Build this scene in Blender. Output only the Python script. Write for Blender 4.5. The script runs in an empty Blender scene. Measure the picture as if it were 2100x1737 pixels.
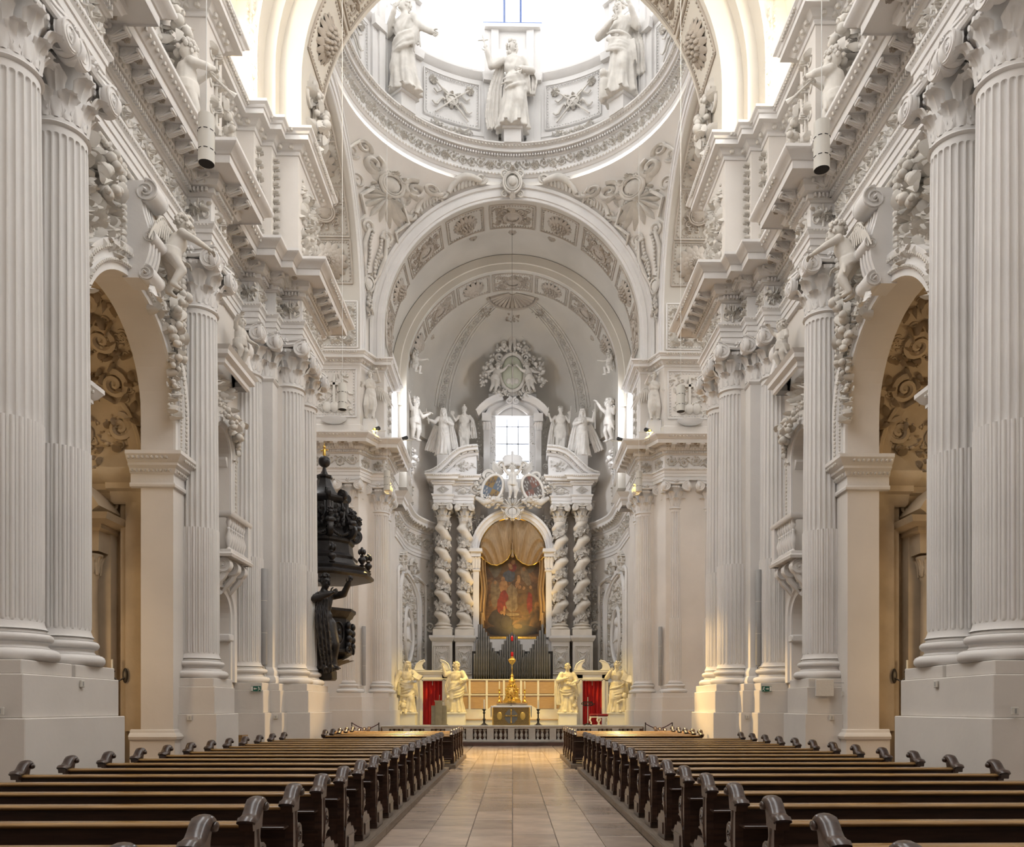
import bpy, math, random
import numpy as np
from mathutils import Vector, Matrix

SC = bpy.context.scene
COL = SC.collection
PI = math.pi
R = math.radians
sin, cos, sqrt = math.sin, math.cos, math.sqrt

# ---------------------------------------------------------------- camera
cam_d = bpy.data.cameras.new('camera')
cam = bpy.data.objects.new('camera', cam_d)
COL.objects.link(cam)
cam_d.sensor_fit = 'HORIZONTAL'
cam_d.sensor_width = 36.0
cam_d.lens = 1650 / 2100 * 36.0
cam_d.shift_x = (1050 - 1075.5) / 2100
cam_d.shift_y = (1450 - 868.5) / 2100
cam_d.clip_end = 300
cam.location = (0, 0, 1.6)
cam.rotation_euler = (R(90), 0, R(-0.85))
SC.camera = cam

# ---------------------------------------------------------------- view and sky
SC.view_settings.view_transform = 'Standard'
SC.view_settings.look = 'None'
SC.view_settings.gamma = 1.0
SC.view_settings.use_curve_mapping = False
SC.view_settings.exposure = 1.06
W = bpy.data.worlds.new('overcast_sky')
SC.world = W
W.use_nodes = True
_bg = W.node_tree.nodes['Background']
_bg.inputs[0].default_value = (0.99, 0.992, 0.99, 1)
_bg.inputs[1].default_value = 2.3

def light(name, kind, loc, energy, color=(1, 1, 1), aim=None, size=0.2, spot=60, blend=0.5, size_y=None):
    d = bpy.data.lights.new(name, kind)
    d.energy = energy
    d.color = color
    if kind == 'SPOT':
        d.spot_size = R(spot); d.spot_blend = blend; d.shadow_soft_size = size
    elif kind == 'AREA':
        d.size = size
        if size_y:
            d.shape = 'RECTANGLE'; d.size_y = size_y
    else:
        d.shadow_soft_size = size
    o = bpy.data.objects.new(name, d)
    COL.objects.link(o)
    o.location = loc
    if aim is not None:
        v = Vector(aim) - Vector(loc)
        o.rotation_euler = v.to_track_quat('-Z', 'Y').to_euler()
    return o

try:
    SC.cycles.max_bounces = 6
    SC.cycles.glossy_bounces = 2
    SC.cycles.caustics_reflective = False
    SC.cycles.caustics_refractive = False
except Exception:
    pass

# daylight coming in at the windows of the choir
light('daylight_apse_window', 'AREA', (0, 48.3, 17.2), 260, (0.93, 0.96, 1.0), (0, 40, 13), 2.0, size_y=3.8)
for _s in (-1, 1):
    light('daylight_choir_window', 'AREA', (_s * 6.25, 38.3, 15.6), 330, (0.95, 0.97, 1.0), (-_s * 3, 40.5, 11), 1.9, size_y=3.6)

# ---------------------------------------------------------------- materials
def nd(nt, t, **kw):
    n = nt.nodes.new(t)
    for k, v in kw.items():
        if k.startswith('i_'):
            n.inputs[k[2:].replace('_', ' ')].default_value = v
        else:
            setattr(n, k, v)
    return n

def mat(name, c, rough=0.6, metal=0.0, var=0.06, vscale=1.5, bump=0.0, bscale=30, c2=None, coat=0.0, wave=None, rand=0.0, stretch=None, spec=None):
    m = bpy.data.materials.new(name)
    m.use_nodes = True
    nt = m.node_tree
    b = nt.nodes['Principled BSDF']
    b.inputs['Roughness'].default_value = rough
    b.inputs['Metallic'].default_value = metal
    b.inputs['Coat Weight'].default_value = coat
    b.inputs['Coat Roughness'].default_value = 0.12
    if spec is not None:
        b.inputs['Specular IOR Level'].default_value = spec
    tc = nd(nt, 'ShaderNodeTexCoord')
    src = tc.outputs['Object']
    if stretch:
        mp = nd(nt, 'ShaderNodeMapping')
        mp.inputs['Scale'].default_value = stretch
        nt.links.new(src, mp.inputs['Vector'])
        src = mp.outputs['Vector']
    n1 = nd(nt, 'ShaderNodeTexNoise')
    n1.inputs['Scale'].default_value = vscale
    n1.inputs['Detail'].default_value = 5
    nt.links.new(src, n1.inputs['Vector'])
    mix = nd(nt, 'ShaderNodeMix', data_type='RGBA')
    d = c2 if c2 else tuple(x * (1 - var * 2.2) for x in c)
    l = c if c2 else tuple(min(1, x * (1 + var)) for x in c)
    ramp = nd(nt, 'ShaderNodeMapRange')
    ramp.inputs['From Min'].default_value = 0.32
    ramp.inputs['From Max'].default_value = 0.68
    nt.links.new(n1.outputs['Fac'], ramp.inputs['Value'])
    mix.inputs['A'].default_value = (*d, 1)
    mix.inputs['B'].default_value = (*l, 1)
    nt.links.new(ramp.outputs['Result'], mix.inputs['Factor'])
    out = mix.outputs['Result']
    if rand:
        oi = nd(nt, 'ShaderNodeObjectInfo')
        mr = nd(nt, 'ShaderNodeMapRange')
        mr.inputs['To Min'].default_value = 1 - rand
        mr.inputs['To Max'].default_value = 1 + rand
        nt.links.new(oi.outputs['Random'], mr.inputs['Value'])
        hs = nd(nt, 'ShaderNodeHueSaturation')
        nt.links.new(mr.outputs['Result'], hs.inputs['Value'])
        nt.links.new(out, hs.inputs['Color'])
        out = hs.outputs['Color']
    nt.links.new(out, b.inputs['Base Color'])
    if bump:
        n2 = nd(nt, 'ShaderNodeTexNoise')
        n2.inputs['Scale'].default_value = bscale
        n2.inputs['Detail'].default_value = 4
        nt.links.new(src, n2.inputs['Vector'])
        bp = nd(nt, 'ShaderNodeBump')
        bp.inputs['Strength'].default_value = bump
        bp.inputs['Distance'].default_value = 0.02
        nt.links.new(n2.outputs['Fac'], bp.inputs['Height'])
        nt.links.new(bp.outputs['Normal'], b.inputs['Normal'])
    return m

M = {}
M['stucco'] = mat('stucco_white', (0.705, 0.688, 0.672), 0.75, var=0.035, vscale=0.9, bump=0.15, bscale=14)
M['wall'] = mat('stucco_wall', (0.685, 0.648, 0.608), 0.8, var=0.04, vscale=0.6, bump=0.12, bscale=10)
M['relief'] = mat('stucco_relief', (0.63, 0.60, 0.555), 0.75, var=0.07, vscale=2.5)
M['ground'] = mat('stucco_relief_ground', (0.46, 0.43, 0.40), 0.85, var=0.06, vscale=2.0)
M['cream'] = mat('vault_cream', (0.64, 0.60, 0.53), 0.8, var=0.03, vscale=0.5)
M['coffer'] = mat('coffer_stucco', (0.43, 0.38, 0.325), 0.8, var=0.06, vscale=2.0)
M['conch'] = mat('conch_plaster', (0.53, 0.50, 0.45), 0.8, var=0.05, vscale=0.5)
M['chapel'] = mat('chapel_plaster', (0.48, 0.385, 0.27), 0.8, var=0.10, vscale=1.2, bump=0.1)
M['statue'] = mat('statue_white', (0.82, 0.80, 0.77), 0.55, var=0.05, vscale=3.0)
M['statue_old'] = mat('statue_ivory', (0.74, 0.67, 0.52), 0.5, var=0.08, vscale=4.0)
M['twist'] = mat('twisted_marble', (0.70, 0.645, 0.565), 0.5, var=0.05, vscale=1.5)
M['black'] = mat('ebonised_wood', (0.022, 0.020, 0.021), 0.38, var=0.25, vscale=6, bump=0.3, bscale=40, spec=0.4)
M['pew'] = mat('dark_pew_wood', (0.060, 0.030, 0.020), 0.32, c2=(0.022, 0.011, 0.008), vscale=3.0, stretch=(1, 8, 8), coat=0.5, spec=0.4)
M['pew_back'] = mat('pew_back_wood', (0.050, 0.025, 0.017), 0.5, c2=(0.018, 0.009, 0.007), vscale=3.0, stretch=(1, 8, 8), spec=0.3)
M['rail'] = mat('worn_rail_wood', (0.36, 0.21, 0.07), 0.25, c2=(0.22, 0.12, 0.04), vscale=4.0, stretch=(0.6, 12, 12), coat=0.4)
M['dais'] = mat('pew_dais_wood', (0.20, 0.155, 0.115), 0.5, c2=(0.12, 0.09, 0.065), vscale=4.0, stretch=(10, 0.7, 10))
M['stone'] = mat('floor_stone', (0.47, 0.375, 0.30), 0.20, c2=(0.33, 0.265, 0.22), vscale=2.2, rand=0.22, coat=0.15)
M['bounce_brown'] = mat('back_wall_bounce_brown', (0.34, 0.26, 0.19), 0.6, var=0.1)  # for the unseen back wall; brown added to dim and warm its bounced light
M['mortar'] = mat('floor_bed', (0.22, 0.18, 0.15), 0.6)
M['marble'] = mat('grey_marble', (0.50, 0.49, 0.46), 0.35, c2=(0.40, 0.39, 0.37), vscale=3)
M['marble_pink'] = mat('red_marble', (0.16, 0.075, 0.055), 0.4, c2=(0.10, 0.05, 0.04), vscale=5)
M['step_wood'] = mat('step_dark', (0.09, 0.045, 0.035), 0.45, var=0.15)
M['gold'] = mat('gilding', (0.86, 0.56, 0.14), 0.28, metal=1.0, var=0.12, vscale=9, bump=0.25, bscale=60)
M['goldpaint'] = mat('gold_paint', (0.78, 0.53, 0.14), 0.4, metal=0.6, var=0.1)
M['brass'] = mat('aged_brass', (0.36, 0.26, 0.12), 0.4, metal=0.8, var=0.2, vscale=8)
M['bronze'] = mat('dark_bronze', (0.06, 0.05, 0.04), 0.4, metal=0.6, var=0.2)
M['antependium'] = mat('gold_brocade', (0.40, 0.27, 0.09), 0.4, metal=0.5, c2=(0.16, 0.10, 0.04), vscale=45)
M['brocade_grey'] = mat('grey_brocade', (0.19, 0.18, 0.16), 0.6, var=0.15, vscale=30)
M['red'] = mat('red_velvet', (0.55, 0.012, 0.014), 0.75, c2=(0.30, 0.005, 0.008), vscale=4, stretch=(3, 3, 0.4))
M['velvet'] = mat('dark_red_velvet', (0.22, 0.01, 0.02), 0.8)
M['pipe'] = mat('organ_pipe_metal', (0.23, 0.225, 0.215), 0.36, metal=0.75, var=0.08, vscale=3)
M['pipe_dark'] = mat('organ_wood_dark', (0.03, 0.027, 0.025), 0.6)
M['panel'] = mat('screen_wood_panel', (0.50, 0.34, 0.20), 0.6, c2=(0.43, 0.28, 0.16), vscale=5, stretch=(0.7, 8, 8))
M['white'] = mat('white_paint', (0.80, 0.78, 0.74), 0.5, var=0.02)
M['linen'] = mat('linen_cloth', (0.80, 0.81, 0.86), 0.8, var=0.03)
M['wax'] = mat('candle_wax', (0.82, 0.78, 0.66), 0.5, var=0.02)
M['ambo'] = mat('ambo_stone', (0.21, 0.19, 0.15), 0.6, var=0.08, vscale=5)
M['lampgrey'] = mat('lamp_enamel', (0.60, 0.58, 0.53), 0.45, var=0.02)
M['dark'] = mat('dark_interior', (0.012, 0.012, 0.014), 0.7)
M['steel'] = mat('speaker_grey', (0.34, 0.34, 0.34), 0.5, var=0.04)
M['cable'] = mat('white_cable', (0.7, 0.7, 0.68), 0.6)
M['green'] = mat('sign_green', (0.01, 0.12, 0.08), 0.5)
M['shield_green'] = mat('shield_greenish', (0.50, 0.52, 0.42), 0.6, var=0.08)
M['bar'] = mat('window_lead', (0.30, 0.32, 0.36), 0.6)
M['bar_blue'] = mat('dome_window_bar', (0.13, 0.20, 0.42), 0.6)
M['drape'] = mat('ochre_drapery', (0.33, 0.22, 0.11), 0.6, c2=(0.24, 0.155, 0.075), vscale=5, stretch=(4, 4, 0.6))
M['plaque'] = mat('plaque_grey', (0.62, 0.60, 0.57), 0.6, var=0.03, vscale=40)
M['heraldry_blue'] = mat('heraldic_blue', (0.10, 0.125, 0.16), 0.6)
M['heraldry_pale'] = mat('heraldic_pale', (0.30, 0.29, 0.27), 0.6)
M['heraldry_gold'] = mat('heraldic_gold', (0.22, 0.14, 0.05), 0.6)
M['heraldry_red'] = mat('heraldic_red', (0.17, 0.08, 0.06), 0.6)
M['heraldry_dark'] = mat('heraldic_dark', (0.10, 0.08, 0.07), 0.6)
M['rope'] = mat('barrier_rope', (0.07, 0.02, 0.03), 0.8)
M['redglass'] = mat('red_glass', (0.5, 0.01, 0.015), 0.15)

def glass_mat():
    m = bpy.data.materials.new('window_glass')
    m.use_nodes = True
    nt = m.node_tree
    nt.nodes.remove(nt.nodes['Principled BSDF'])
    t = nd(nt, 'ShaderNodeBsdfTransparent')
    t.inputs[0].default_value = (0.96, 0.97, 0.99, 1)
    g = nd(nt, 'ShaderNodeBsdfGlossy')
    g.inputs['Roughness'].default_value = 0.08
    mx = nd(nt, 'ShaderNodeMixShader')
    mx.inputs[0].default_value = 0.06
    nt.links.new(t.outputs[0], mx.inputs[1])
    nt.links.new(g.outputs[0], mx.inputs[2])
    nt.links.new(mx.outputs[0], nt.nodes['Material Output'].inputs[0])
    return m
M['glass'] = glass_mat()

def lit_mat(name, c, e):
    m = mat(name, c, 0.5)
    b = m.node_tree.nodes['Principled BSDF']
    b.inputs['Emission Color'].default_value = (*c, 1)
    b.inputs['Emission Strength'].default_value = e
    return m
M['bulb'] = lit_mat('lamp_bulb', (1.0, 0.84, 0.60), 3.0)

# ---------------------------------------------------------------- mesh building
class MB:
    def __init__(self):
        self.v = []; self.f = []
    def add(self, vf, T=None):
        v, f = vf
        o = len(self.v)
        if T is None:
            self.v.extend(v)
        elif isinstance(T, Matrix):
            a = np.array(v, dtype=float)
            m = np.array(T)
            a = a @ m[:3, :3].T + m[:3, 3]
            self.v.extend(map(tuple, a.tolist()))
            if T.determinant() < 0:
                f = [tuple(reversed(q)) for q in f]
        else:
            self.v.extend(T(*p) for p in v)
        self.f.extend(tuple(i + o for i in q) for q in f)
        return self
    def vf(self):
        return self.v, self.f
    def mesh(self, name, m, s=1, smooth=True, angle=38):
        me = bpy.data.meshes.new(name)
        v, f = self.v, self.f
        if s < 0:
            v = [(-a, b, c) for a, b, c in v]
            f = [tuple(reversed(q)) for q in f]
        me.from_pydata(v, [], f)
        if m is not None:
            me.materials.append(M[m] if isinstance(m, str) else m)
        if smooth:
            me.shade_smooth()
            me.set_sharp_from_angle(angle=R(angle))
        me.update()
        return me

def props(o, label=None, cat=None, group=None, kind=None):
    if label: o['label'] = label
    if cat: o['category'] = cat
    if group: o['group'] = group
    if kind: o['kind'] = kind
    return o

def link(name, me, parent=None, loc=None, rot=None, scale=None, **kw):
    o = bpy.data.objects.new(name, me)
    COL.objects.link(o)
    if parent is not None: o.parent = parent
    if loc is not None: o.location = loc
    if rot is not None: o.rotation_euler = rot
    if scale is not None: o.scale = scale
    return props(o, **kw)

def mk(name, mb, m, parent=None, s=1, smooth=True, angle=38, loc=None, rot=None, scale=None, **kw):
    if isinstance(mb, tuple):
        b = MB(); b.add(mb); mb = b
    return link(name, mb.mesh(name, m, s, smooth, angle), parent, loc, rot, scale, **kw)

def empty(name, loc=(0, 0, 0), rot=None, scale=None, parent=None, **kw):
    o = link(name, None, parent, loc, rot, scale, **kw)
    o.empty_display_size = 0.2
    return o

def copy_tree(o, parent=None):
    c = o.copy(); COL.objects.link(c); c.parent = parent
    for ch in list(o.children):
        copy_tree(ch, c)
    return c

def T3(loc=(0, 0, 0), rz=0, sc=1.0, rx=0, ry=0):
    s = sc if isinstance(sc, (tuple, list)) else (sc, sc, sc)
    return Matrix.Translation(loc) @ Matrix.Rotation(rz, 4, 'Z') @ Matrix.Rotation(ry, 4, 'Y') @ Matrix.Rotation(rx, 4, 'X') @ Matrix.Diagonal((*s, 1))

def frame(o, ux, uy, uz):
    m = Matrix.Identity(4)
    for i, c in enumerate((ux, uy, uz)):
        for j in range(3): m[j][i] = c[j]
    for j in range(3): m[j][3] = o[j]
    return m

# ---- shapes (each returns verts, faces)
def box(x0, x1, y0, y1, z0, z1, bev=0.0):
    if bev <= 0:
        v = [(x0, y0, z0), (x1, y0, z0), (x1, y1, z0), (x0, y1, z0), (x0, y0, z1), (x1, y0, z1), (x1, y1, z1), (x0, y1, z1)]
        return v, [(0, 3, 2, 1), (4, 5, 6, 7), (0, 1, 5, 4), (1, 2, 6, 5), (2, 3, 7, 6), (3, 0, 4, 7)]
    b = min(bev, (x1 - x0) * .45, (y1 - y0) * .45, (z1 - z0) * .45)
    def ring(i, z):
        return [(x0 + i, y0 + b, z), (x0 + b, y0 + i, z), (x1 - b, y0 + i, z), (x1 - i, y0 + b, z), (x1 - i, y1 - b, z), (x1 - b, y1 - i, z), (x0 + b, y1 - i, z), (x0 + i, y1 - b, z)]
    v = ring(b, z0) + ring(0, z0 + b) + ring(0, z1 - b) + ring(b, z1)
    f = [tuple(reversed(range(8))), tuple(range(24, 32))]
    for k in range(3):
        for i in range(8):
            j = (i + 1) % 8
            f.append((k * 8 + i, k * 8 + j, k * 8 + 8 + j, k * 8 + 8 + i))
    return v, f

def prism(poly, a0, a1, axis='z'):
    """poly of (p,q) extruded along axis; x: (p,q)->(y,z); y: (x,z); z: (x,y)."""
    n = len(poly)
    def P(p, q, a):
        return {'x': (a, p, q), 'y': (p, a, q), 'z': (p, q, a)}[axis]
    v = [P(p, q, a0) for p, q in poly] + [P(p, q, a1) for p, q in poly]
    f = [tuple(range(n)), tuple(range(2 * n - 1, n - 1, -1))]
    f += [(i, n + i, n + (i + 1) % n, (i + 1) % n) for i in range(n)]
    return v, f

def lathe(prof, n=24, a0=0.0, a1=2 * PI, sq=None):
    full = abs(a1 - a0 - 2 * PI) < 1e-6
    m = n if full else n + 1
    v = []
    for r, z in prof:
        for i in range(m):
            a = a0 + (a1 - a0) * i / n
            v.append((r * cos(a), r * sin(a), z))
    f = []
    for k in range(len(prof) - 1):
        for i in range(n):
            j = (i + 1) % m
            f.append((k * m + i, k * m + j, (k + 1) * m + j, (k + 1) * m + i))
    if full:
        if prof[0][0] > 1e-4: f.append(tuple(reversed(range(m))))
        if prof[-1][0] > 1e-4: f.append(tuple(range((len(prof) - 1) * m, len(prof) * m)))
    return v, f

def ell(c, r, nu=10, nv=7):
    if not isinstance(r, (tuple, list)): r = (r, r, r)
    v = [(c[0], c[1], c[2] - r[2])]
    for k in range(1, nv):
        t = -PI / 2 + PI * k / nv
        for i in range(nu):
            a = 2 * PI * i / nu
            v.append((c[0] + r[0] * cos(t) * cos(a), c[1] + r[1] * cos(t) * sin(a), c[2] + r[2] * sin(t)))
    v.append((c[0], c[1], c[2] + r[2]))
    f = [(0, 1 + (i + 1) % nu, 1 + i) for i in range(nu)]
    for k in range(nv - 2):
        for i in range(nu):
            j = (i + 1) % nu
            f.append((1 + k * nu + i, 1 + k * nu + j, 1 + (k + 1) * nu + j, 1 + (k + 1) * nu + i))
    L = len(v) - 1
    b = 1 + (nv - 2) * nu
    f += [(b + i, b + (i + 1) % nu, L) for i in range(nu)]
    return v, f

def tube(pts, r, n=6, closed=False, cap=True):
    P = [Vector(p) for p in pts]
    m = len(P)
    rs = r if isinstance(r, (list, tuple)) else [r] * m
    v = []; f = []
    nrm = None
    for i in range(m):
        if closed: t = P[(i + 1) % m] - P[i - 1]
        else: t = P[min(i + 1, m - 1)] - P[max(i - 1, 0)]
        if t.length < 1e-9: t = Vector((0, 0, 1))
        t.normalize()
        if nrm is None:
            ref = Vector((0, 0, 1)) if abs(t.z) < 0.9 else Vector((1, 0, 0))
            nrm = t.cross(ref).normalized()
        else:
            nrm = (nrm - t * nrm.dot(t))
            nrm = nrm.normalized() if nrm.length > 1e-6 else t.orthogonal().normalized()
        b = t.cross(nrm)
        for k in range(n):
            a = 2 * PI * k / n
            q = P[i] + (nrm * cos(a) + b * sin(a)) * rs[i]
            v.append(tuple(q))
    for i in range(m if closed else m - 1):
        i2 = (i + 1) % m
        for k in range(n):
            k2 = (k + 1) % n
            f.append((i * n + k, i * n + k2, i2 * n + k2, i2 * n + k))
    if cap and not closed:
        f.append(tuple(reversed(range(n))))
        f.append(tuple(range((m - 1) * n, m * n)))
    return v, f

def capsule(p0, p1, r0, r1, n=10):
    p0, p1 = Vector(p0), Vector(p1)
    d = p1 - p0
    L = max(d.length, 1e-5)
    prof = [(r0 * cos(t), r0 * sin(t)) for t in (-1.5, -1.0, -0.5, 0)] + [(r1 * cos(t), L + r1 * sin(t)) for t in (0, 0.5, 1.0, 1.5)]
    v, f = lathe(prof, n)
    q = Vector((0, 0, 1)).rotation_difference(d.normalized()).to_matrix()
    return [tuple(p0 + q @ Vector(a)) for a in v], f

def sweep(path, prof, closed=False, caps=True):
    """plan path [(x,y)], profile [(out,z)]; 'out' is to the left-hand normal of the path, mitred."""
    n = len(path); m = len(prof)
    P = [Vector(p) for p in path]
    v = []; f = []
    for i in range(n):
        a = (P[i] - P[i - 1]) if (i > 0 or closed) else None
        b = (P[(i + 1) % n] - P[i]) if (i < n - 1 or closed) else None
        if a is None: a = b
        if b is None: b = a
        a = a.normalized(); b = b.normalized()
        na = Vector((-a.y, a.x)); nb = Vector((-b.y, b.x))
        mt = na + nb
        mt = mt / max(mt.dot(na), 0.2) if mt.length > 1e-6 else na
        for o, z in prof:
            v.append((P[i].x + mt.x * o, P[i].y + mt.y * o, z))
    for i in range(n if closed else n - 1):
        i2 = (i + 1) % n
        for k in range(m - 1):
            f.append((i * m + k, i * m + k + 1, i2 * m + k + 1, i2 * m + k))
    if caps and not closed:
        f.append(tuple(range(m))); f.append(tuple(range(n * m - 1, (n - 1) * m - 1, -1)))
    return v, f

def ringsweep(frames, prof, closed=False, caps=True):
    """frames: [(origin, e1, e2)], profile [(a,b)] -> origin + a e1 + b e2."""
    n = len(frames); m = len(prof)
    v = []; f = []
    for o, e1, e2 in frames:
        for a, b in prof:
            v.append((o[0] + a * e1[0] + b * e2[0], o[1] + a * e1[1] + b * e2[1], o[2] + a * e1[2] + b * e2[2]))
    for i in range(n if closed else n - 1):
        i2 = (i + 1) % n
        for k in range(m - 1):
            f.append((i * m + k, i2 * m + k, i2 * m + k + 1, i * m + k + 1))
    if caps and not closed:
        f.append(tuple(reversed(range(m)))); f.append(tuple(range((n - 1) * m, n * m)))
    return v, f

def arc_frames(c, r, plane, n=32, a0=0.0, a1=PI, stilt=0.0):
    """half arch frames; plane 'y': arch in XZ (facing -Y), 'x': arch in YZ. e1 radial outward, e2 normal."""
    out = []
    def fr(h, z, dh, dz):
        if plane == 'y': return ((c[0] + h, c[1], c[2] + z), (dh, 0, dz), (0, 1, 0))
        return ((c[0], c[1] + h, c[2] + z), (0, dh, dz), (1, 0, 0))
    if stilt > 0 and a0 <= 1e-6: out.append(fr(r, -stilt, 1, 0))
    for i in range(n + 1):
        a = a0 + (a1 - a0) * i / n
        out.append(fr(r * cos(a), r * sin(a), cos(a), sin(a)))
    if stilt > 0 and a1 >= PI - 1e-6: out.append(fr(-r, -stilt, -1, 0))
    return out

def grid(fn, nu, nv):
    v = [fn(i / nu, j / nv) for j in range(nv + 1) for i in range(nu + 1)]
    f = [(j * (nu + 1) + i, j * (nu + 1) + i + 1, (j + 1) * (nu + 1) + i + 1, (j + 1) * (nu + 1) + i) for j in range(nv) for i in range(nu)]
    return v, f
# ================================================================ ornament library
# reliefs are drawn in (u, v, n): u along, v up, n out of the wall
def leafblade(b, ang, L, w, h, curl=0.0, nt=5):
    """pointed relief leaf from base b=(u,v), direction ang."""
    v = []; f = []
    a = ang
    u, q = b
    for i in range(nt + 1):
        t = i / nt
        ww = w * (sin(PI * min(1, t * 0.92 + 0.08)) ** 0.7) * (1.0 if i % 2 == 0 else 1.25)
        hh = h * (0.35 + 0.9 * sin(PI * min(1.0, t * 0.9 + 0.05)))
        du, dv = -sin(a), cos(a)
        v += [(u + du * ww, q + dv * ww, 0.0), (u, q, hh), (u - du * ww, q - dv * ww, 0.0)]
        u += cos(a) * L / nt; q += sin(a) * L / nt
        a += curl / nt
    for i in range(nt):
        k = i * 3
        f += [(k, k + 1, k + 4, k + 3), (k + 1, k + 2, k + 5, k + 4)]
    return v, f

def spiral(c, R0, turns, r, d=1, a0=0.0, n=None, end=0.12, segs=5, lift=0.6):
    m = n or int(12 * turns) + 4
    pts = []; rs = []
    for i in range(m + 1):
        t = i / m
        a = a0 + d * 2 * PI * turns * t
        rr = R0 * (1 - t) + R0 * end * t
        pts.append((c[0] + rr * cos(a), c[1] + rr * sin(a), r * lift))
        rs.append(r * (1 - 0.45 * t))
    return tube(pts, rs, segs)

def flower(c, Rf, h, petals=8, layers=2, seed=0):
    mb = MB()
    for l in range(layers):
        rr = Rf * (1 - 0.38 * l)
        for k in range(petals):
            a = 2 * PI * (k + 0.5 * l) / petals
            b = (c[0] + cos(a) * rr * 0.18, c[1] + sin(a) * rr * 0.18)
            v, f = leafblade(b, a, rr * 0.82, rr * 0.95 * PI / petals * 0.8, h * 0.6, 0, 4)
            mb.add(([(x, y, z + h * 0.35 * l) for x, y, z in v], f))
    mb.add(ell((c[0], c[1], h * 0.5), (Rf * 0.22, Rf * 0.22, h * 0.7), 8, 5))
    return mb.vf()

def rinceau(L, h, seed=1, dens=1.0, hh=None):
    """running scroll of stems, spirals, leaves and flowers, u in [0,L], v in [-h/2,h/2]."""
    rnd = random.Random(seed)
    mb = MB()
    n = max(1, int(round(L / (h * 0.95))))
    p = L / n
    hh = hh or h * 0.16
    pts = [(L * i / (n * 10), sin(PI * i / 10) * h * 0.30, hh * 0.4) for i in range(n * 10 + 1)]
    mb.add(tube(pts, h * 0.035, 5))
    for k in range(n):
        d = 1 if k % 2 == 0 else -1
        c = (p * (k + 0.5), -d * h * 0.06)
        mb.add(spiral(c, h * 0.34, 1.4, h * 0.055, d, rnd.uniform(0, 1) + (PI if d > 0 else 0), end=0.3))
        mb.add(flower(c, h * 0.15, hh * 1.2, 6, 2))
        for j in range(int(7 * dens)):
            a = 2 * PI * j / 7 + rnd.uniform(-.2, .2)
            b = (c[0] + cos(a) * h * 0.30, c[1] + sin(a) * h * 0.30)
            mb.add(leafblade(b, a + d * 0.9, h * rnd.uniform(.18, .26), h * 0.055, hh * 0.9, d * 1.2, 4))
    return mb.vf()

def candelabrum(w, h, seed=1, hh=None):
    """upright symmetrical leafy ornament, u in [-w/2,w/2], v in [0,h]."""
    rnd = random.Random(seed)
    mb = MB()
    hh = hh or w * 0.16
    n = max(1, int(round(h / (w * 0.8))))
    p = h / n
    mb.add(tube([(0, h * 0.03, hh * .4), (0, h * 0.97, hh * .4)], w * 0.04, 5))
    for k in range(n):
        z = p * (k + 0.5)
        mb.add(flower((0, z), w * 0.15, hh * 1.3, 6, 2))
        for s in (-1, 1):
            mb.add(spiral((s * w * 0.26, z - p * 0.12), w * 0.19, 1.4, w * 0.04, s, PI / 2 if k % 2 else -PI / 2, end=0.25))
            for j in range(4):
                a = PI / 2 - s * (0.35 + 0.55 * j) + rnd.uniform(-.15, .15)
                mb.add(leafblade((s * w * 0.07, z + p * (0.02 * j)), a, w * rnd.uniform(.28, .40), w * 0.06, hh, s * 0.8, 4))
    return mb.vf()

def thicket(w, h, seed=1, n=None, hh=None, berries=0.4):
    """dense high stucco of leaves, fruit and curls filling [-w/2,w/2]x[-h/2,h/2]."""
    rnd = random.Random(seed)
    mb = MB()
    s0 = min(w, h)
    s = min(s0, .85)
    n = int((n or int(w * h / (s0 * s0) * 34)) * (s0 / s) ** 1.2)
    hh = hh or s * 0.14
    for k in range(n):
        u = rnd.uniform(-.46, .46) * w; q = rnd.uniform(-.46, .46) * h
        t = rnd.random()
        if t < berries:
            r = s * rnd.uniform(.035, .075)
            mb.add(ell((u, q, r * 0.5), (r, r * rnd.uniform(.8, 1.4), r), 7, 5))
        elif t < 0.88:
            mb.add(leafblade((u, q), rnd.uniform(0, 2 * PI), s * rnd.uniform(.18, .34), s * .06, hh, rnd.uniform(-1.5, 1.5), 4))
        else:
            mb.add(spiral((u, q), s * rnd.uniform(.08, .16), 1.4, s * .03, rnd.choice((-1, 1)), rnd.uniform(0, 6), end=.2))
    return mb.vf()

def swag(pts, r, seed=1, step=0.55, berries=0.6):
    """fruit garland along a polyline (u,v,n)."""
    rnd = random.Random(seed)
    mb = MB()
    P = [Vector(p) for p in pts]
    acc = 0.0
    total = sum((P[i + 1] - P[i]).length for i in range(len(P) - 1))
    pos = 0.0
    for i in range(len(P) - 1):
        d = P[i + 1] - P[i]
        L = d.length
        while acc < L:
            c = P[i] + d * (acc / L)
            t = (pos + acc) / total
            rr = r * (0.45 + 0.75 * sin(PI * min(1, max(0, t))))
            for k in range(3):
                o = Vector((rnd.uniform(-1, 1), rnd.uniform(-1, 1), rnd.uniform(0, .9))) * rr
                if rnd.random() < berries:
                    e = rr * rnd.uniform(.32, .52)
                    mb.add(ell(tuple(c + o), (e, e, e * 1.0), 6, 5))
                else:
                    v, f = leafblade((c.x + o.x, c.y + o.y), rnd.uniform(0, 6.28), rr * 1.3, rr * .35, rr * .5, rnd.uniform(-1, 1), 3)
                    mb.add(([(x, y, z + c.z + o.z * .6) for x, y, z in v], f))
            acc += r * step
        acc -= L; pos += L
    return mb.vf()

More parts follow.
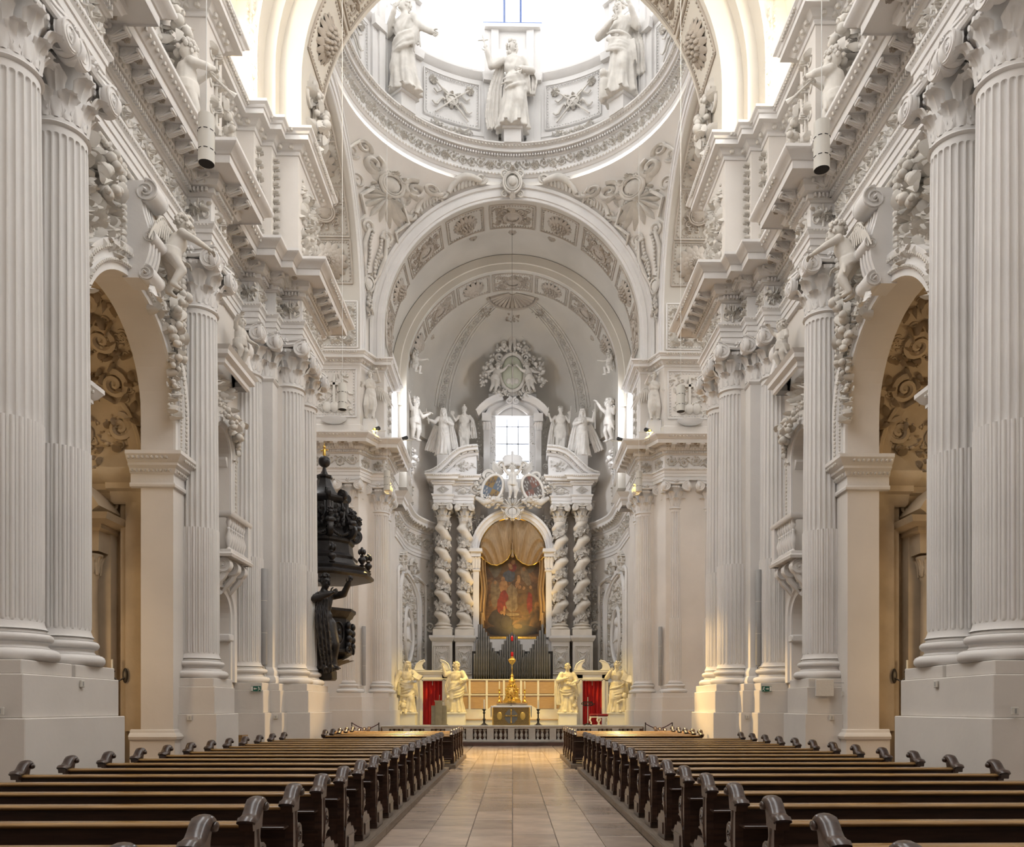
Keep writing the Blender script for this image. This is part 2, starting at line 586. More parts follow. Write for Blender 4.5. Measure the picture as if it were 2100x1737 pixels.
def shell(w, h, n=9, hh=0.1):
    mb = MB()
    for k in range(n):
        a = PI * (k + 0.5) / n
        mb.add(leafblade((0, 0), a, (w * .5) * abs(cos(a)) + h * abs(sin(a)) * (1 - .3 * abs(cos(a))), w * .075, hh, 0, 4))
    return mb.vf()

def cartouche(w, h, hh=0.12, seed=3):
    """oval shield in a scrolled frame."""
    mb = MB()
    n = 28
    for rr, rad, z in ((1.0, .055, .5), (.82, .03, .7)):
        mb.add(tube([(w * .36 * rr * cos(2 * PI * i / n), h * .36 * rr * sin(2 * PI * i / n), hh * z) for i in range(n)], w * rad, 6, closed=True))
    mb.add(ell((0, 0, 0), (w * .33, h * .33, hh * .8), 16, 8))
    for s in (-1, 1):
        mb.add(spiral((s * w * .30, h * .36), w * .17, 1.5, w * .05, s, -PI / 2, end=.15))
        mb.add(spiral((s * w * .32, -h * .34), w * .14, 1.5, w * .045, -s, PI / 2, end=.15))
        mb.add(spiral((s * w * .44, 0), w * .10, 1.3, w * .035, s, PI / 2, end=.15))
        mb.add(leafblade((s * w * .1, h * .36), PI / 2 + s * .7, h * .22, w * .09, hh, s * 1.0))
        mb.add(leafblade((s * w * .1, -h * .36), -PI / 2 - s * .6, h * .2, w * .08, hh, -s * 1.0))
    mb.add(flower((0, h * .44), w * .13, hh * 1.2, 7, 2))
    return mb.vf()

def rosette(Rf, h, petals=12, layers=3):
    """large coffer rosette, centred at the origin."""
    mb = MB()
    for l in range(layers):
        rr = Rf * (1 - 0.28 * l)
        for k in range(petals):
            a = 2 * PI * (k + 0.5 * (l % 2)) / petals
            n = 5
            v = []; f = []
            for i in range(n + 1):
                t = i / n
                rad = rr * (0.15 + 0.85 * t)
                w = rr * PI / petals * 0.95 * (0.35 + 0.65 * sin(PI * min(1, .15 + t * .82)))
                z = h * (0.28 * l + 0.12 + 0.55 * sin(PI * (.1 + t * .8)) - .25 * t * t)
                cx, cy = rad * cos(a), rad * sin(a)
                v += [(cx - sin(a) * w, cy + cos(a) * w, z - h * .16), (cx, cy, z), (cx + sin(a) * w, cy - cos(a) * w, z - h * .16)]
            for i in range(n):
                q = i * 3
                f += [(q, q + 1, q + 4, q + 3), (q + 1, q + 2, q + 5, q + 4)]
            mb.add((v, f))
    mb.add(ell((0, 0, h * .75), (Rf * .16, Rf * .16, h * .5), 9, 6))
    for k in range(7):
        a = 2 * PI * k / 7
        mb.add(ell((cos(a) * Rf * .17, sin(a) * Rf * .17, h * .8), Rf * .06, 6, 4))
    return mb.vf()

def fruitrosette(Rf, h, seed=1):
    """rosette of rings of round buds (the pine-cone like ones)."""
    mb = MB()
    v, f = rosette(Rf, h * .7, 15, 2)
    mb.add((v, f))
    for l, (rr, n) in enumerate(((.52, 13), (.36, 10), (.18, 6))):
        for k in range(n):
            a = 2 * PI * (k + .5 * (l % 2)) / n
            e = Rf * .11
            mb.add(ell((cos(a) * Rf * rr, sin(a) * Rf * rr, h * (.5 + .16 * l)), (e, e, h * .3), 7, 5))
    return mb.vf()

def eggs(pts, size, out=(0, 0, 1), up=(0, 0, 1), nu=6, nv=4):
    """row of egg mouldings along 3D points already spaced."""
    mb = MB()
    for p in pts:
        mb.add(ell(p, size, nu, nv))
    return mb.vf()

def spaced(path, step, z, out=0.0):
    """points every step along a plan path (left normal offset out), at height z."""
    res = []
    for i in range(len(path) - 1):
        a, b = Vector(path[i]), Vector(path[i + 1])
        d = b - a
        L = d.length
        if L < step * .8: continue
        t = d / L
        nrm = Vector((-t.y, t.x))
        n = max(1, int(L / step))
        for k in range(n):
            q = a + t * (L * (k + .5) / n) + nrm * out
            res.append((q.x, q.y, z, t, nrm))
    return res

# ---- three dimensional pieces
def acanthus(w, h, curl, nu=10, nv=14):
    """capital leaf standing along +z, curling out towards +y; lobed edge, raised midrib, drooping tip."""
    def fn(s, t):
        x = (s - .5) * 2
        lob = abs(cos(t * PI * 3.5))
        ww = w * .5 * (0.70 + 0.40 * sin(PI * min(1, t * .85))) * (1 - .30 * lob * abs(x) ** 3)
        if t > .82: ww *= 1 - (t - .82) * 2.4
        a = max(0, t - .45) / .55
        y = h * .05 + .05 * h * sin(PI * t) + curl * a ** 1.6
        z = h * (t if t < .8 else .8 + (t - .8) * .9) - curl * .9 * max(0, a - .62) ** 1.2 * 1.9
        y += -abs(x) ** 1.6 * w * .10 * (1 - .5 * a) + .055 * w * max(0, 1 - abs(x) * 5) + .045 * w * sin(abs(x) * PI * 2.5 - t * 6) * (1 - t * .4)
        y += .05 * w * (1 - lob) * abs(x) ** 2
        return (x * ww, y, z)
    return grid(fn, nu, nv)

def volute(Rv, th, turns=2.3):
    """scroll disc in the XZ plane, thickness along y, raised spiral on both faces."""
    mb = MB()
    n = 20
    prof = [(0, -th * .42), (Rv * .86, -th * .42), (Rv * .9, -th * .3), (Rv * .9, th * .3), (Rv * .86, th * .42), (0, th * .42)]
    v, f = lathe(prof, n)
    mb.add(([(x, z, y) for x, y, z in v], f))
    m = int(turns * 16)
    for s in (-1, 1):
        pts = []; rs = []
        for i in range(m + 1):
            t = i / m
            a = PI / 2 + 2 * PI * turns * t
            r = Rv * (.93 * (1 - t) + .12 * t)
            pts.append((r * cos(a), s * th * .46, r * sin(a))); rs.append(Rv * .085 * (1 - .35 * t))
        mb.add(tube(pts, rs, 5))
        mb.add(ell((0, s * th * .46, 0), (Rv * .13, th * .2, Rv * .13), 8, 5))
    return mb.vf()

def modillion(w=0.15, d=0.31, h=0.17):
    """scroll bracket under a corona: projects along +y from the wall, top at z=0."""
    prof = []
    for i in range(13):
        t = i / 12
        y = d * t
        z = -h * (.95 - .55 * t + .16 * sin(t * PI * 1.6))
        prof.append((y, z))
    poly = [(0, 0)] + [(d, 0)] + [(y, z) for y, z in reversed(prof)]
    mb = MB()
    mb.add(prism(poly, -w / 2, w / 2, 'x'))
    for s in (-1, 1):
        v, f = volute(h * .42, .02, 1.6)
        mb.add(([(y + s * w * .52, x + h * .42, z - h * .5) for x, y, z in v], f))
    mb.add(capsule((-w * .45, d * .96, -h * .28), (w * .45, d * .96, -h * .28), h * .24, h * .24, 8))
    for j in (-1, 0, 1):
        mb.add(capsule((j * w * .28, d * .2, -h * .98), (j * w * .24, d * .92, -h * .52), w * .12, w * .14, 6))
    mb.add(box(-w * .62, w * .62, -.02, d * 1.06, -.025, 0))
    return mb.vf()

FL = 24
def fluted_shaft(H, r0, r1, cable, end=0.16):
    """fluted column shaft z 0..H with cabled lower part, rounded flute ends."""
    zs = [0, .015, .03]
    z0, z1 = 0.10, H - 0.22
    rr = 0.055
    zs += [z0 - .001] + [z0 + rr * (1 - cos(PI / 2 * i / 4)) for i in range(5)]
    zs += [cable - .03, cable - .012, cable, cable + .004]
    zs += [cable + (z1 - cable) * k / 4 for k in range(1, 4)]
    zs += [z1 - rr * (1 - sin(PI / 2 * i / 4)) for i in range(5)] + [z1 + .001]
    prof_top = [(z1 + .04, r1), (H - .12, r1), (H - .115, r1 + .02), (H - .09, r1 + .045), (H - .06, r1 + .02), (H - .055, r1), (H, r1)]
    n = FL * 10
    v = []; f = []
    rows = []
    for z in sorted(set(zs)):
        t = z / H
        r = r0 + (r1 - r0) * (max(0, t - .3) / .7) ** 1.4 if t > .3 else r0
        if z < .1: r += .05 * (1 - z / .1) ** 2
        row = []
        if z <= z0: k = 0.0
        elif z < z0 + rr: k = sqrt(max(0, 1 - ((z0 + rr - z) / rr) ** 2))
        elif z > z1: k = 0.0
        elif z > z1 - rr: k = sqrt(max(0, 1 - ((z - z1 + rr) / rr) ** 2))
        else: k = 1.0
        for i in range(n):
            p = (i % 10) / 10
            a = 2 * PI * i / n
            x = (p - .5) / .40
            dep = 0.0
            if abs(x) < k and k > 0:
                dd = sqrt(max(0, 1 - (x / max(k, .01)) ** 2))
                if z < cable - .001: dep = .018 * dd if abs(x) > .78 else .018 - .030 * (1 - (x / .8) ** 2) * k
                else: dep = .042 * dd * k
            row.append(((r - dep) * cos(a), (r - dep) * sin(a), z))
        rows.append(row)
    for z, r in prof_top:
        rows.append([(r * cos(2 * PI * i / n), r * sin(2 * PI * i / n), z) for i in range(n)])
    for row in rows: v += row
    for k in range(len(rows) - 1):
        for i in range(n):
            j = (i + 1) % n
            f.append((k * n + i, k * n + j, (k + 1) * n + j, (k + 1) * n + i))
    return v, f

def attic_base(r, h, plinth=None):
    def tor(rc, zc, rt, m=7):
        return [(rc + rt * cos(-PI / 2 + PI * i / m), zc + rt * sin(-PI / 2 + PI * i / m)) for i in range(m + 1)]
    t1, t2 = h * .19, h * .13
    p = [(r * 1.1, 0)] + tor(r + .115, t1, t1) + [(r + .12, 2 * t1 + .01), (r + .075, 2 * t1 + .012), (r + .045, h * .5), (r + .05, h * .58), (r + .085, h * .6)] + tor(r + .06, h * .73, t2) + [(r + .07, h * .88), (r + .03, h * .89), (r + .03, h * .95), (r + .015, h)]
    return lathe(p, 48)

_cap_cache = {}
def make_capital(parent, r, h, z0, m='stucco', leaves=True, flat=None, lean=1.0):
    """composite capital: bell, two leaf rows, eight volutes, concave abacus. flat=(hx,hy) for a pilaster."""
    key = (round(r, 3), round(h, 3), m)
    if key not in _cap_cache:
        b = MB()
        b.add(lathe([(r, 0), (r * .93, h * .04), (r * .90, h * .30), (r * .92, h * .52), (r * 1.05, h * .66), (r * 1.2, h * .70), (r * 1.25, h * .74), (r * 1.2, h * .80), (r * 1.05, h * .82)], 32))
        for k in range(20):
            a = 2 * PI * k / 20
            b.add(ell((r * 1.22 * cos(a), r * 1.22 * sin(a), h * .74), (.035 * r / .37, .035 * r / .37, h * .05), 6, 4))
        # abacus with concave sides
        A = r * 1.52
        pl = []
        for q in range(4):
            for i in range(9):
                t = (i / 8) * 2 - 1
                t *= .93
                o = A * (.80 + .20 * t * t)
                x, y = t * A, -o
                c_, s_ = cos(q * PI / 2), sin(q * PI / 2)
                pl.append((x * c_ - y * s_, x * s_ + y * c_))
        b.add(prism(pl, h * .90, h * .96, 'z'))
        b.add(prism([(x * 1.05, y * 1.05) for x, y in pl], h * .96, h, 'z'))
        # volute channel between scrolls
        for q in range(4):
            a = q * PI / 2
            b.add(tube([(x * cos(a) + A * .84 * sin(a), x * sin(a) - A * .84 * cos(a), h * .865 - .02 * cos(x / A * PI)) for x in [A * (-.8 + 1.6 * i / 8) for i in range(9)]], h * .045, 6))
            b.add(([(x * cos(a) + (A * .86 + z) * sin(a), x * sin(a) - (A * .86 + z) * cos(a), y + h * .93) for x, y, z in flower((0, 0), h * .1, h * .07, 6, 1)[0]], flower((0, 0), h * .1, h * .07, 6, 1)[1]))
        body = b.mesh('capital', m)
        l1 = MB().add(acanthus(r * .80, h * .40, h * .17)).mesh('acanthus_leaf', m, angle=70)
        l2 = MB().add(acanthus(r * .78, h * .68, h * .24)).mesh('acanthus_leaf', m, angle=70)
        vo = MB().add(volute(h * .205, h * .12)).mesh('volute', m)
        _cap_cache[key] = (body, l1, l2, vo)
    body, l1, l2, vo = _cap_cache[key]
    cp = link('capital', body, parent, loc=(0, 0, z0))
    for k in range(8):
        a = 2 * PI * k / 8
        link('acanthus_leaf', l1, cp, loc=(-sin(a) * r * .93, cos(a) * r * .93, 0), rot=(0, 0, a))
        a += PI / 8
        link('acanthus_leaf', l2, cp, loc=(-sin(a) * r * .90, cos(a) * r * .90, 0), rot=(0, 0, a))
    for q in range(4):
        a = q * PI / 2
        for s in (-1, 1):
            x, y = s * r * 1.20, -r * 1.40
            link('volute', vo, cp, loc=(x * cos(a) - y * sin(a), x * sin(a) + y * cos(a), h * .735), rot=(0, 0, a), scale=(s, 1, 1))
    return cp

_col_cache = {}
def make_column(x, y, label, z0=2.2, H=7.85, r0=0.41, r1=0.37, hc=1.09, cable=2.75, m='stucco', group=None, hb=0.42):
    key = (H, r0, r1, cable, hb, m)
    if key not in _col_cache:
        _col_cache[key] = (MB().add(attic_base(r0, hb)).mesh('base', m), MB().add(fluted_shaft(H - hb, r0, r1, cable)).mesh('shaft', m, angle=50))
    ba, sh = _col_cache[key]
    t = empty('fluted_column', (x, y, z0), label=label, cat='column', group=group, kind='thing')
    link('base', ba, t)
    link('shaft', sh, t, loc=(0, 0, hb))
    make_capital(t, r1, hc, H, m)
    return t

# ================================================================ figures
def remesh(vf, voxel, smooth=2):
    me = bpy.data.meshes.new('tmp')
    me.from_pydata(vf[0], [], vf[1])
    o = bpy.data.objects.new('tmp', me)
    COL.objects.link(o)
    md = o.modifiers.new('r', 'REMESH'); md.mode = 'VOXEL'; md.voxel_size = voxel
    if smooth:
        sm = o.modifiers.new('s', 'SMOOTH'); sm.iterations = smooth; sm.factor = .5
    dg = bpy.context.evaluated_depsgraph_get()
    ev = o.evaluated_get(dg)
    m2 = ev.to_mesh()
    n = len(m2.vertices)
    co = np.empty(n * 3); m2.vertices.foreach_get('co', co)
    v = [tuple(p) for p in co.reshape(-1, 3).tolist()]
    f = [tuple(p.vertices) for p in m2.polygons]
    ev.to_mesh_clear()
    bpy.data.objects.remove(o); bpy.data.meshes.remove(me)
    return v, f

def interp(tab, z):
    for i in range(len(tab) - 1):
        a, b = tab[i], tab[i + 1]
        if z <= b[0]:
            t = max(0, (z - a[0]) / (b[0] - a[0]))
            t = t * t * (3 - 2 * t)
            return [a[k] + (b[k] - a[k]) * t for k in range(1, len(a))]
    return list(tab[-1][1:])

def head(mb, ap, c, k=1.0, turn=0.0, nod=0.0, tilt=0.0, hair='short', beard=False, seed=1, veil=False):
    """head of height ~.145*k centred at c, facing -y; mb is remeshed, ap is appended afterwards."""
    rnd = random.Random(seed)
    Rm = Matrix.Rotation(turn, 3, 'Z') @ Matrix.Rotation(nod, 3, 'X') @ Matrix.Rotation(tilt, 3, 'Y')
    c = Vector(c)
    def P(x, y, z): return tuple(c + Rm @ (Vector((x, y, z)) * k))
    def put(t, cc, r, nu=8, nv=6):
        v, f = ell((0, 0, 0), r, nu, nv)
        t.add(([P(cc[0] + a[0], cc[1] + a[1], cc[2] + a[2]) for a in v], f))
    put(mb, (0, .008, .012), (.050, .060, .058), 12, 9)
    put(mb, (0, -.012, -.022), (.040, .046, .048), 12, 9)
    put(mb, (0, -.040, -.060), (.018, .016, .014))
    put(mb, (0, -.050, .018), (.036, .012, .010))
    for s in (-1, 1):
        put(mb, (s * .022, -.044, -.018), (.014, .014, .016))
        put(ap, (s * .020, -.053, .002), (.0085, .006, .006))
        put(ap, (s * .052, .004, -.004), (.008, .014, .018))
    put(ap, (0, -.064, -.014), (.0085, .013, .016)); put(ap, (0, -.058, .0), (.006, .010, .016))
    put(ap, (0, -.056, -.038), (.015, .007, .005)); put(ap, (0, -.053, -.046), (.012, .007, .005))
    if hair == 'curly' or hair == 'short':
        for i in range(46 if hair == 'curly' else 34):
            a = rnd.uniform(0, 2 * PI); b = rnd.uniform(-.35, 1.45)
            x, y, z = cos(b) * cos(a) * .056, cos(b) * sin(a) * .066 + .008, sin(b) * .066 + .016
            if y < -.030 and z < .048: continue
            e = rnd.uniform(.012, .019)
            put(ap, (x, y, z), (e, e, e), 6, 5)
    if hair == 'long':
        for i in range(60):
            a = rnd.uniform(0, 2 * PI); b = rnd.uniform(-1.0, 1.45)
            x, y, z = cos(min(b, .3) if b < 0 else b) * cos(a) * .062, (cos(b) if b > 0 else 1) * sin(a) * .068 + .012, sin(b) * .070 + .012 - (.03 if b < -.4 else 0)
            if y < -.018 and z < .045: continue
            e = rnd.uniform(.014, .021)
            put(ap, (x, y, z), (e, e, e * 1.4), 6, 5)
    if hair == 'hood' or veil:
        put(mb, (0, .018, .016), (.064, .066, .070), 12, 9)
        put(mb, (0, .035, -.06), (.070, .05, .09), 12, 9)
        for s in (-1, 1):
            mb.add(capsule(P(s * .05, -.022, .03), P(s * .06, -.012, -.09), .018 * k, .024 * k, 7))
        mb.add(capsule(P(-.035, -.03, .066), P(.035, -.03, .066), .018 * k, .018 * k, 7))
    if hair == 'helmet':
        put(mb, (0, .008, .040), (.062, .070, .050), 12, 9)
        mb.add(tube([P(0, .07, .05), P(0, .06, .1), P(0, .02, .118), P(0, -.03, .105), P(0, -.05, .08)], [.012 * k, .02 * k, .024 * k, .02 * k, .01 * k], 7))
    if hair == 'crown':
        for i in range(9):
            a = 2 * PI * i / 9
            ap.add(capsule(P(.05 * cos(a), .058 * sin(a), .05), P(.054 * cos(a), .062 * sin(a), .085), .008 * k, .006 * k, 6))
        put(mb, (0, .01, .03), (.06, .068, .045), 12, 9)
    if beard:
        for i in range(26):
            x = rnd.uniform(-.042, .042); z = rnd.uniform(-.125, -.045)
            put(ap, (x * (1 + z * 3.5), -.048 + abs(x) * .45 + (z + .045) * .12, z), (.013, .013, .02), 6, 5)

def hand(mb, ap, wrist, d, up, k=1.0, curl=.5, side=1):
    """palm joined to the body, five bent fingers appended. d: pointing dir, up: back-of-hand normal."""
    w = Vector(wrist); d = Vector(d).normalized(); up = Vector(up); up = (up - d * up.dot(d)).normalized()
    lat = d.cross(up).normalized() * side
    e = w + d * .040 * k
    mb.add(capsule(tuple(w), tuple(e), .017 * k, .021 * k, 8))
    for i, (o, L) in enumerate(((-.019, .036), (-.006, .042), (.007, .039), (.019, .030))):
        a = e + lat * o * k + d * .012 * k
        b = a + (d * cos(curl) - up * sin(curl)) * L * .55 * k
        c = b + (d * cos(curl * 2.2) - up * sin(curl * 2.2)) * L * .5 * k
        ap.add(capsule(tuple(a), tuple(b), .0078 * k, .0070 * k, 6)); ap.add(capsule(tuple(b), tuple(c), .0070 * k, .0058 * k, 6))
    a = w + d * .018 * k - lat * .016 * k
    b = a + (d * .6 - lat * .8 - up * .25 * curl).normalized() * .026 * k
    c = b + (d * .85 - lat * .3 - up * .5 * curl).normalized() * .022 * k
    ap.add(capsule(tuple(a), tuple(b), .0095 * k, .0085 * k, 6)); ap.add(capsule(tuple(b), tuple(c), .0085 * k, .0066 * k, 6))

def arm(mb, ap, sh, el, wr, k=1.0, sleeve=1.0, hd=None, up=(0, -1, 0), curl=.5, side=1):
    mb.add(capsule(sh, el, .037 * k * sleeve, .032 * k * sleeve, 9))
    mb.add(capsule(el, wr, .031 * k * sleeve, (.021 if sleeve < 1.15 else .030) * k, 9))
    d = Vector(hd) if hd else Vector(wr) - Vector(el)
    hand(mb, ap, wr, d, up, k, curl, side)

ROBE = [(0.0, .165, .125, 0, 0), (.06, .150, .118, 0, 0), (.25, .130, .105, 0, 0), (.45, .122, .098, 0, 0), (.56, .112, .088, 0, 0), (.64, .098, .076, 0, 0), (.73, .112, .080, 0, 0), (.80, .108, .066, 0, 0), (.835, .050, .046, 0, 0), (.88, .030, .034, 0, -.005)]
def robe(tab, folds=9, amp=.10, seed=1, shear=3.0, top=.88, nz=64, na=90, belt=None):
    rnd = random.Random(seed)
    ph = [rnd.uniform(0, 6.28) for _ in range(6)]
    v = []
    for j in range(nz + 1):
        z = top * j / nz
        rx, ry, cx, cy = interp(tab, z)
        low = max(0.30, 1.1 - z / .62) if z < .62 else .30
        if z > .80: low = .05
        bl = 1.0
        if belt and abs(z - belt) < .035: bl = .80 + .2 * abs(z - belt) / .035
        for i in range(na):
            a = 2 * PI * i / na
            w1 = sin(folds * .5 * a + ph[0] + shear * z * .8 + .9 * sin(2 * a + ph[3]) + .5 * sin(6 * z + ph[2]))
            w2 = sin(folds * .8 * a + ph[1] - shear * z * 1.1 + sin(5 * z + ph[4]))
            s = (1 - 2 * abs(w1) ** .7) * .65 + (1 - 2 * abs(w2) ** .7) * .35
            if .42 < z < .80: s = .45 * s + .75 * (1 - 2 * abs(sin(9 * PI * (z + .20 * cos(a + ph[5]) + .05 * sin(3 * a)))) ** .7)
            k = (1 - amp * low * s) * bl
            v.append((cx + rx * k * cos(a), cy + ry * k * sin(a), z))
    f = []
    for j in range(nz):
        for i in range(na):
            q = (i + 1) % na
            f.append((j * na + i, j * na + q, (j + 1) * na + q, (j + 1) * na + i))
    f.append(tuple(reversed(range(na)))); f.append(tuple(range(nz * na, (nz + 1) * na)))
    return v, f

def sheet(pts, wid, th=.012, wav=.02, nw=7, seed=1, m=14, dirs=None):
    """thick hanging cloth: centre line pts, width list, wavy; closed solid."""
    rnd = random.Random(seed)
    P = [Vector(p) for p in pts]
    L = len(P)
    ph = rnd.uniform(0, 6)
    top = []; bot = []
    for j in range(m + 1):
        t = j / m * (L - 1)
        i = min(int(t), L - 2); u = t - i
        c = P[i].lerp(P[i + 1], u)
        tg = (P[i + 1] - P[i]).normalized()
        D = Vector(dirs[0]).lerp(Vector(dirs[1]), j / m) if dirs else Vector((1, 0, 0))
        D = (D - tg * D.dot(tg)).normalized()
        N = tg.cross(D).normalized()
        w = wid[i] + (wid[i + 1] - wid[i]) * u
        for q in range(nw * 3 + 1):
            s = q / (nw * 3) - .5
            off = sin(s * nw * 2 * PI * .55 + ph + t * .5) * wav * (.5 + .5 * j / m)
            p = c + D * (w * s) + N * off
            top.append(tuple(p + N * th)); bot.append(tuple(p - N * th))
    n = nw * 3 + 1
    v = top + bot
    o = len(top)
    f = []
    for j in range(m):
        for q in range(n - 1):
            a = j * n + q
            f.append((a, a + 1, a + n + 1, a + n)); f.append((o + a, o + a + n, o + a + n + 1, o + a + 1))
        for q in (0, n - 1):
            a = j * n + q
            f.append((a, a + n, o + a + n, o + a))
    for q in range(n - 1):
        f.append((q, o + q, o + q + 1, q + 1)); a = m * n + q
        f.append((a, a + 1, o + a + 1, o + a))
    return v, f

def sash(mb, a0, z0, z1, rx, ry, n=5, r=.014, gap=.026, cx=0, cy=0):
    """bunched drapery slung round the body from z0 to z1: crossing folds of uneven thickness."""
    rnd = random.Random(int(z0 * 1000) + n)
    for k in range(n):
        pts = []; rs = []
        sag = rnd.uniform(.02, .09); d0, d1 = rnd.uniform(-.5, .5), rnd.uniform(-.5, .5)
        a_s, a_e = rnd.uniform(0, .25), rnd.uniform(.75, 1.0)
        for i in range(13):
            t = a_s + (a_e - a_s) * i / 12
            a = a0 + PI * 1.1 * t
            z = z0 + (z1 - z0) * t - gap * (k + d0 * (1 - t) + d1 * t) - sag * sin(PI * t)
            q = 1 + .06 * sin(5 * t + k)
            pts.append((cx + rx * q * cos(a), cy + ry * q * sin(a), z))
            rs.append(r * (.45 + 1.0 * sin(PI * i / 12)) * rnd.uniform(.85, 1.15))
        mb.add(tube(pts, rs, 6))
    for k in range(5):                                  # loose tail falling from the knot
        x = cx + rx * cos(a0 + PI * .98) + (k - 2) * .018
        y = cy + ry * sin(a0 + PI * .98) - .03
        mb.add(tube([(x, y, z1 - .02), (x + .01 * (k - 2), y - .02, z1 - .14 - .02 * (k % 2)), (x + .02 * (k - 2), y, z1 - .27 - .03 * (k % 3))], [.014, .017, .010], 6))

def finish(mb, ap, H, voxel=.0095, smooth=1):
    v, f = remesh(mb.vf(), voxel, smooth)
    o = MB(); o.add((v, f)); o.add(ap.vf())
    o.v = [(a * H, b * H, c * H) for a, b, c in o.v]
    return o

def wing(L, w, seed=1, n=9):
    """feathered wing in the XZ plane, root at origin, spreading to +x and drooping; small thickness."""
    mb = MB()
    lead = [(L * t, 0, L * (.38 * sin(PI * min(1, t * 1.1)) - .12 * t)) for t in [i / 10 for i in range(11)]]
    mb.add(tube(lead, [L * .07 * (1 - .6 * i / 10) for i in range(11)], 7))
    for row, (fl, n2, y) in enumerate(((1.0, n, 0), (.62, n, -.02), (.36, n - 1, -.035))):
        for k in range(n2):
            t = .12 + .86 * k / (n2 - 1)
            i = t * 10
            p = Vector(lead[min(int(i), 9)]).lerp(Vector(lead[min(int(i) + 1, 10)]), i - int(i))
            a = -PI / 2 + .75 * (t - .15) - .1
            ln = w * fl * (.55 + .5 * t)
            q = p + Vector((cos(a) * ln, y * L, sin(a) * ln))
            mid = p.lerp(q, .5) + Vector((0, y * L - .015 * L, 0))
            fw = L * .055
            nrm = Vector((-sin(a), 0, cos(a))) * fw
            v = [tuple(p - nrm * .7), tuple(p + nrm * .7), tuple(mid + nrm * 1.1), tuple(q + nrm * .5), tuple(q - nrm * .5), tuple(mid - nrm * 1.1), tuple(p.lerp(q, .45) + Vector((0, -.03 * L + y * L, 0)))]
            b = [(x, yy + .02 * L, z) for x, yy, z in v]
            o = len(v)
            f = [(6, 0, 1), (6, 1, 2), (6, 2, 3), (6, 3, 4), (6, 4, 5), (6, 5, 0)] + [(o + 0, o + 5, o + 4, o + 3, o + 2, o + 1)]
            f += [(i, o + i, o + (i + 1) % 6, (i + 1) % 6) for i in range(6)]
            mb.add((v + b, f))
    return mb

def putto(H, pose, seed=1, voxel=.013, drape=True):
    """chubby child figure, normalised to height 1; pose gives joint positions."""
    mb = MB(); ap = MB()
    p = dict(hip=(0, 0, .46), chest=(0, 0, .66), neck=(0, 0, .76), head=(0, -.02, .87), turn=0, nod=0, tilt=0,
             shL=(-.115, 0, .72), elL=(-.2, -.05, .58), wrL=(-.26, -.16, .52), shR=(.115, 0, .72), elR=(.2, -.05, .58), wrR=(.26, -.16, .52),
             hpL=(-.065, 0, .42), knL=(-.085, -.06, .24), anL=(-.08, 0, .05), hpR=(.065, 0, .42), knR=(.085, -.06, .24), anR=(.08, 0, .05))
    p.update(pose)
    mb.add(capsule(p['hip'], p['chest'], .115, .115, 12))
    mb.add(ell((p['hip'][0], p['hip'][1] - .035, p['hip'][2] + .05), (.12, .11, .10), 12, 8))
    mb.add(capsule(p['shL'], p['shR'], .06, .06, 10))
    mb.add(capsule(p['chest'], p['neck'], .09, .045, 10))
    mb.add(capsule(p['neck'], p['head'], .045, .045, 8))
    for s in 'LR':
        mb.add(capsule(p['sh' + s], p['el' + s], .054, .044, 9))
        mb.add(capsule(p['el' + s], p['wr' + s], .045, .030, 9))
        d = Vector(p['wr' + s]) - Vector(p['el' + s])
        hand(mb, ap, p['wr' + s], d, (0, 0, 1), 1.35, .45, 1 if s == 'L' else -1)
        mb.add(capsule(p['hp' + s], p['kn' + s], .085, .060, 10))
        mb.add(capsule(p['kn' + s], p['an' + s], .060, .036, 10))
        an = Vector(p['an' + s]); kn = Vector(p['kn' + s])
        fd = (an - kn).normalized()
        ft = an + (Vector((0, -.085, -.035)) if abs(fd.z) > .6 else fd * .02 + Vector((0, -.03, -.085)))
        mb.add(capsule(tuple(an), tuple(ft), .036, .024, 8))
        for t in range(5):
            tt = ft + Vector(((t - 2) * .011, -.02, -.004))
            ap.add(ell(tuple(tt), (.008, .014, .008), 5, 4))
    head(mb, ap, p['head'], 1.75, p['turn'], p['nod'], p['tilt'], 'curly', seed=seed)
    if drape:
        hx, hy, hz = p['hip']
        for k in range(4):
            mb.add(tube([(hx + .135 * cos(a), hy + .125 * sin(a), hz - .02 - .028 * k + .05 * sin(a * .5)) for a in [2 * PI * i / 16 for i in range(16)]], .020, 6, closed=True))
        mb.add(capsule((hx + .10, hy - .06, hz - .02), (hx + .17, hy - .03, hz - .22), .04, .018, 7))
    return finish(mb, ap, H, voxel, 1)
# ================================================================ the building
ZC = 17.9            # springing height of the great arches
SIDE = {-1: ('on the pulpit side', 'left'), 1: ('opposite the pulpit', 'right')}

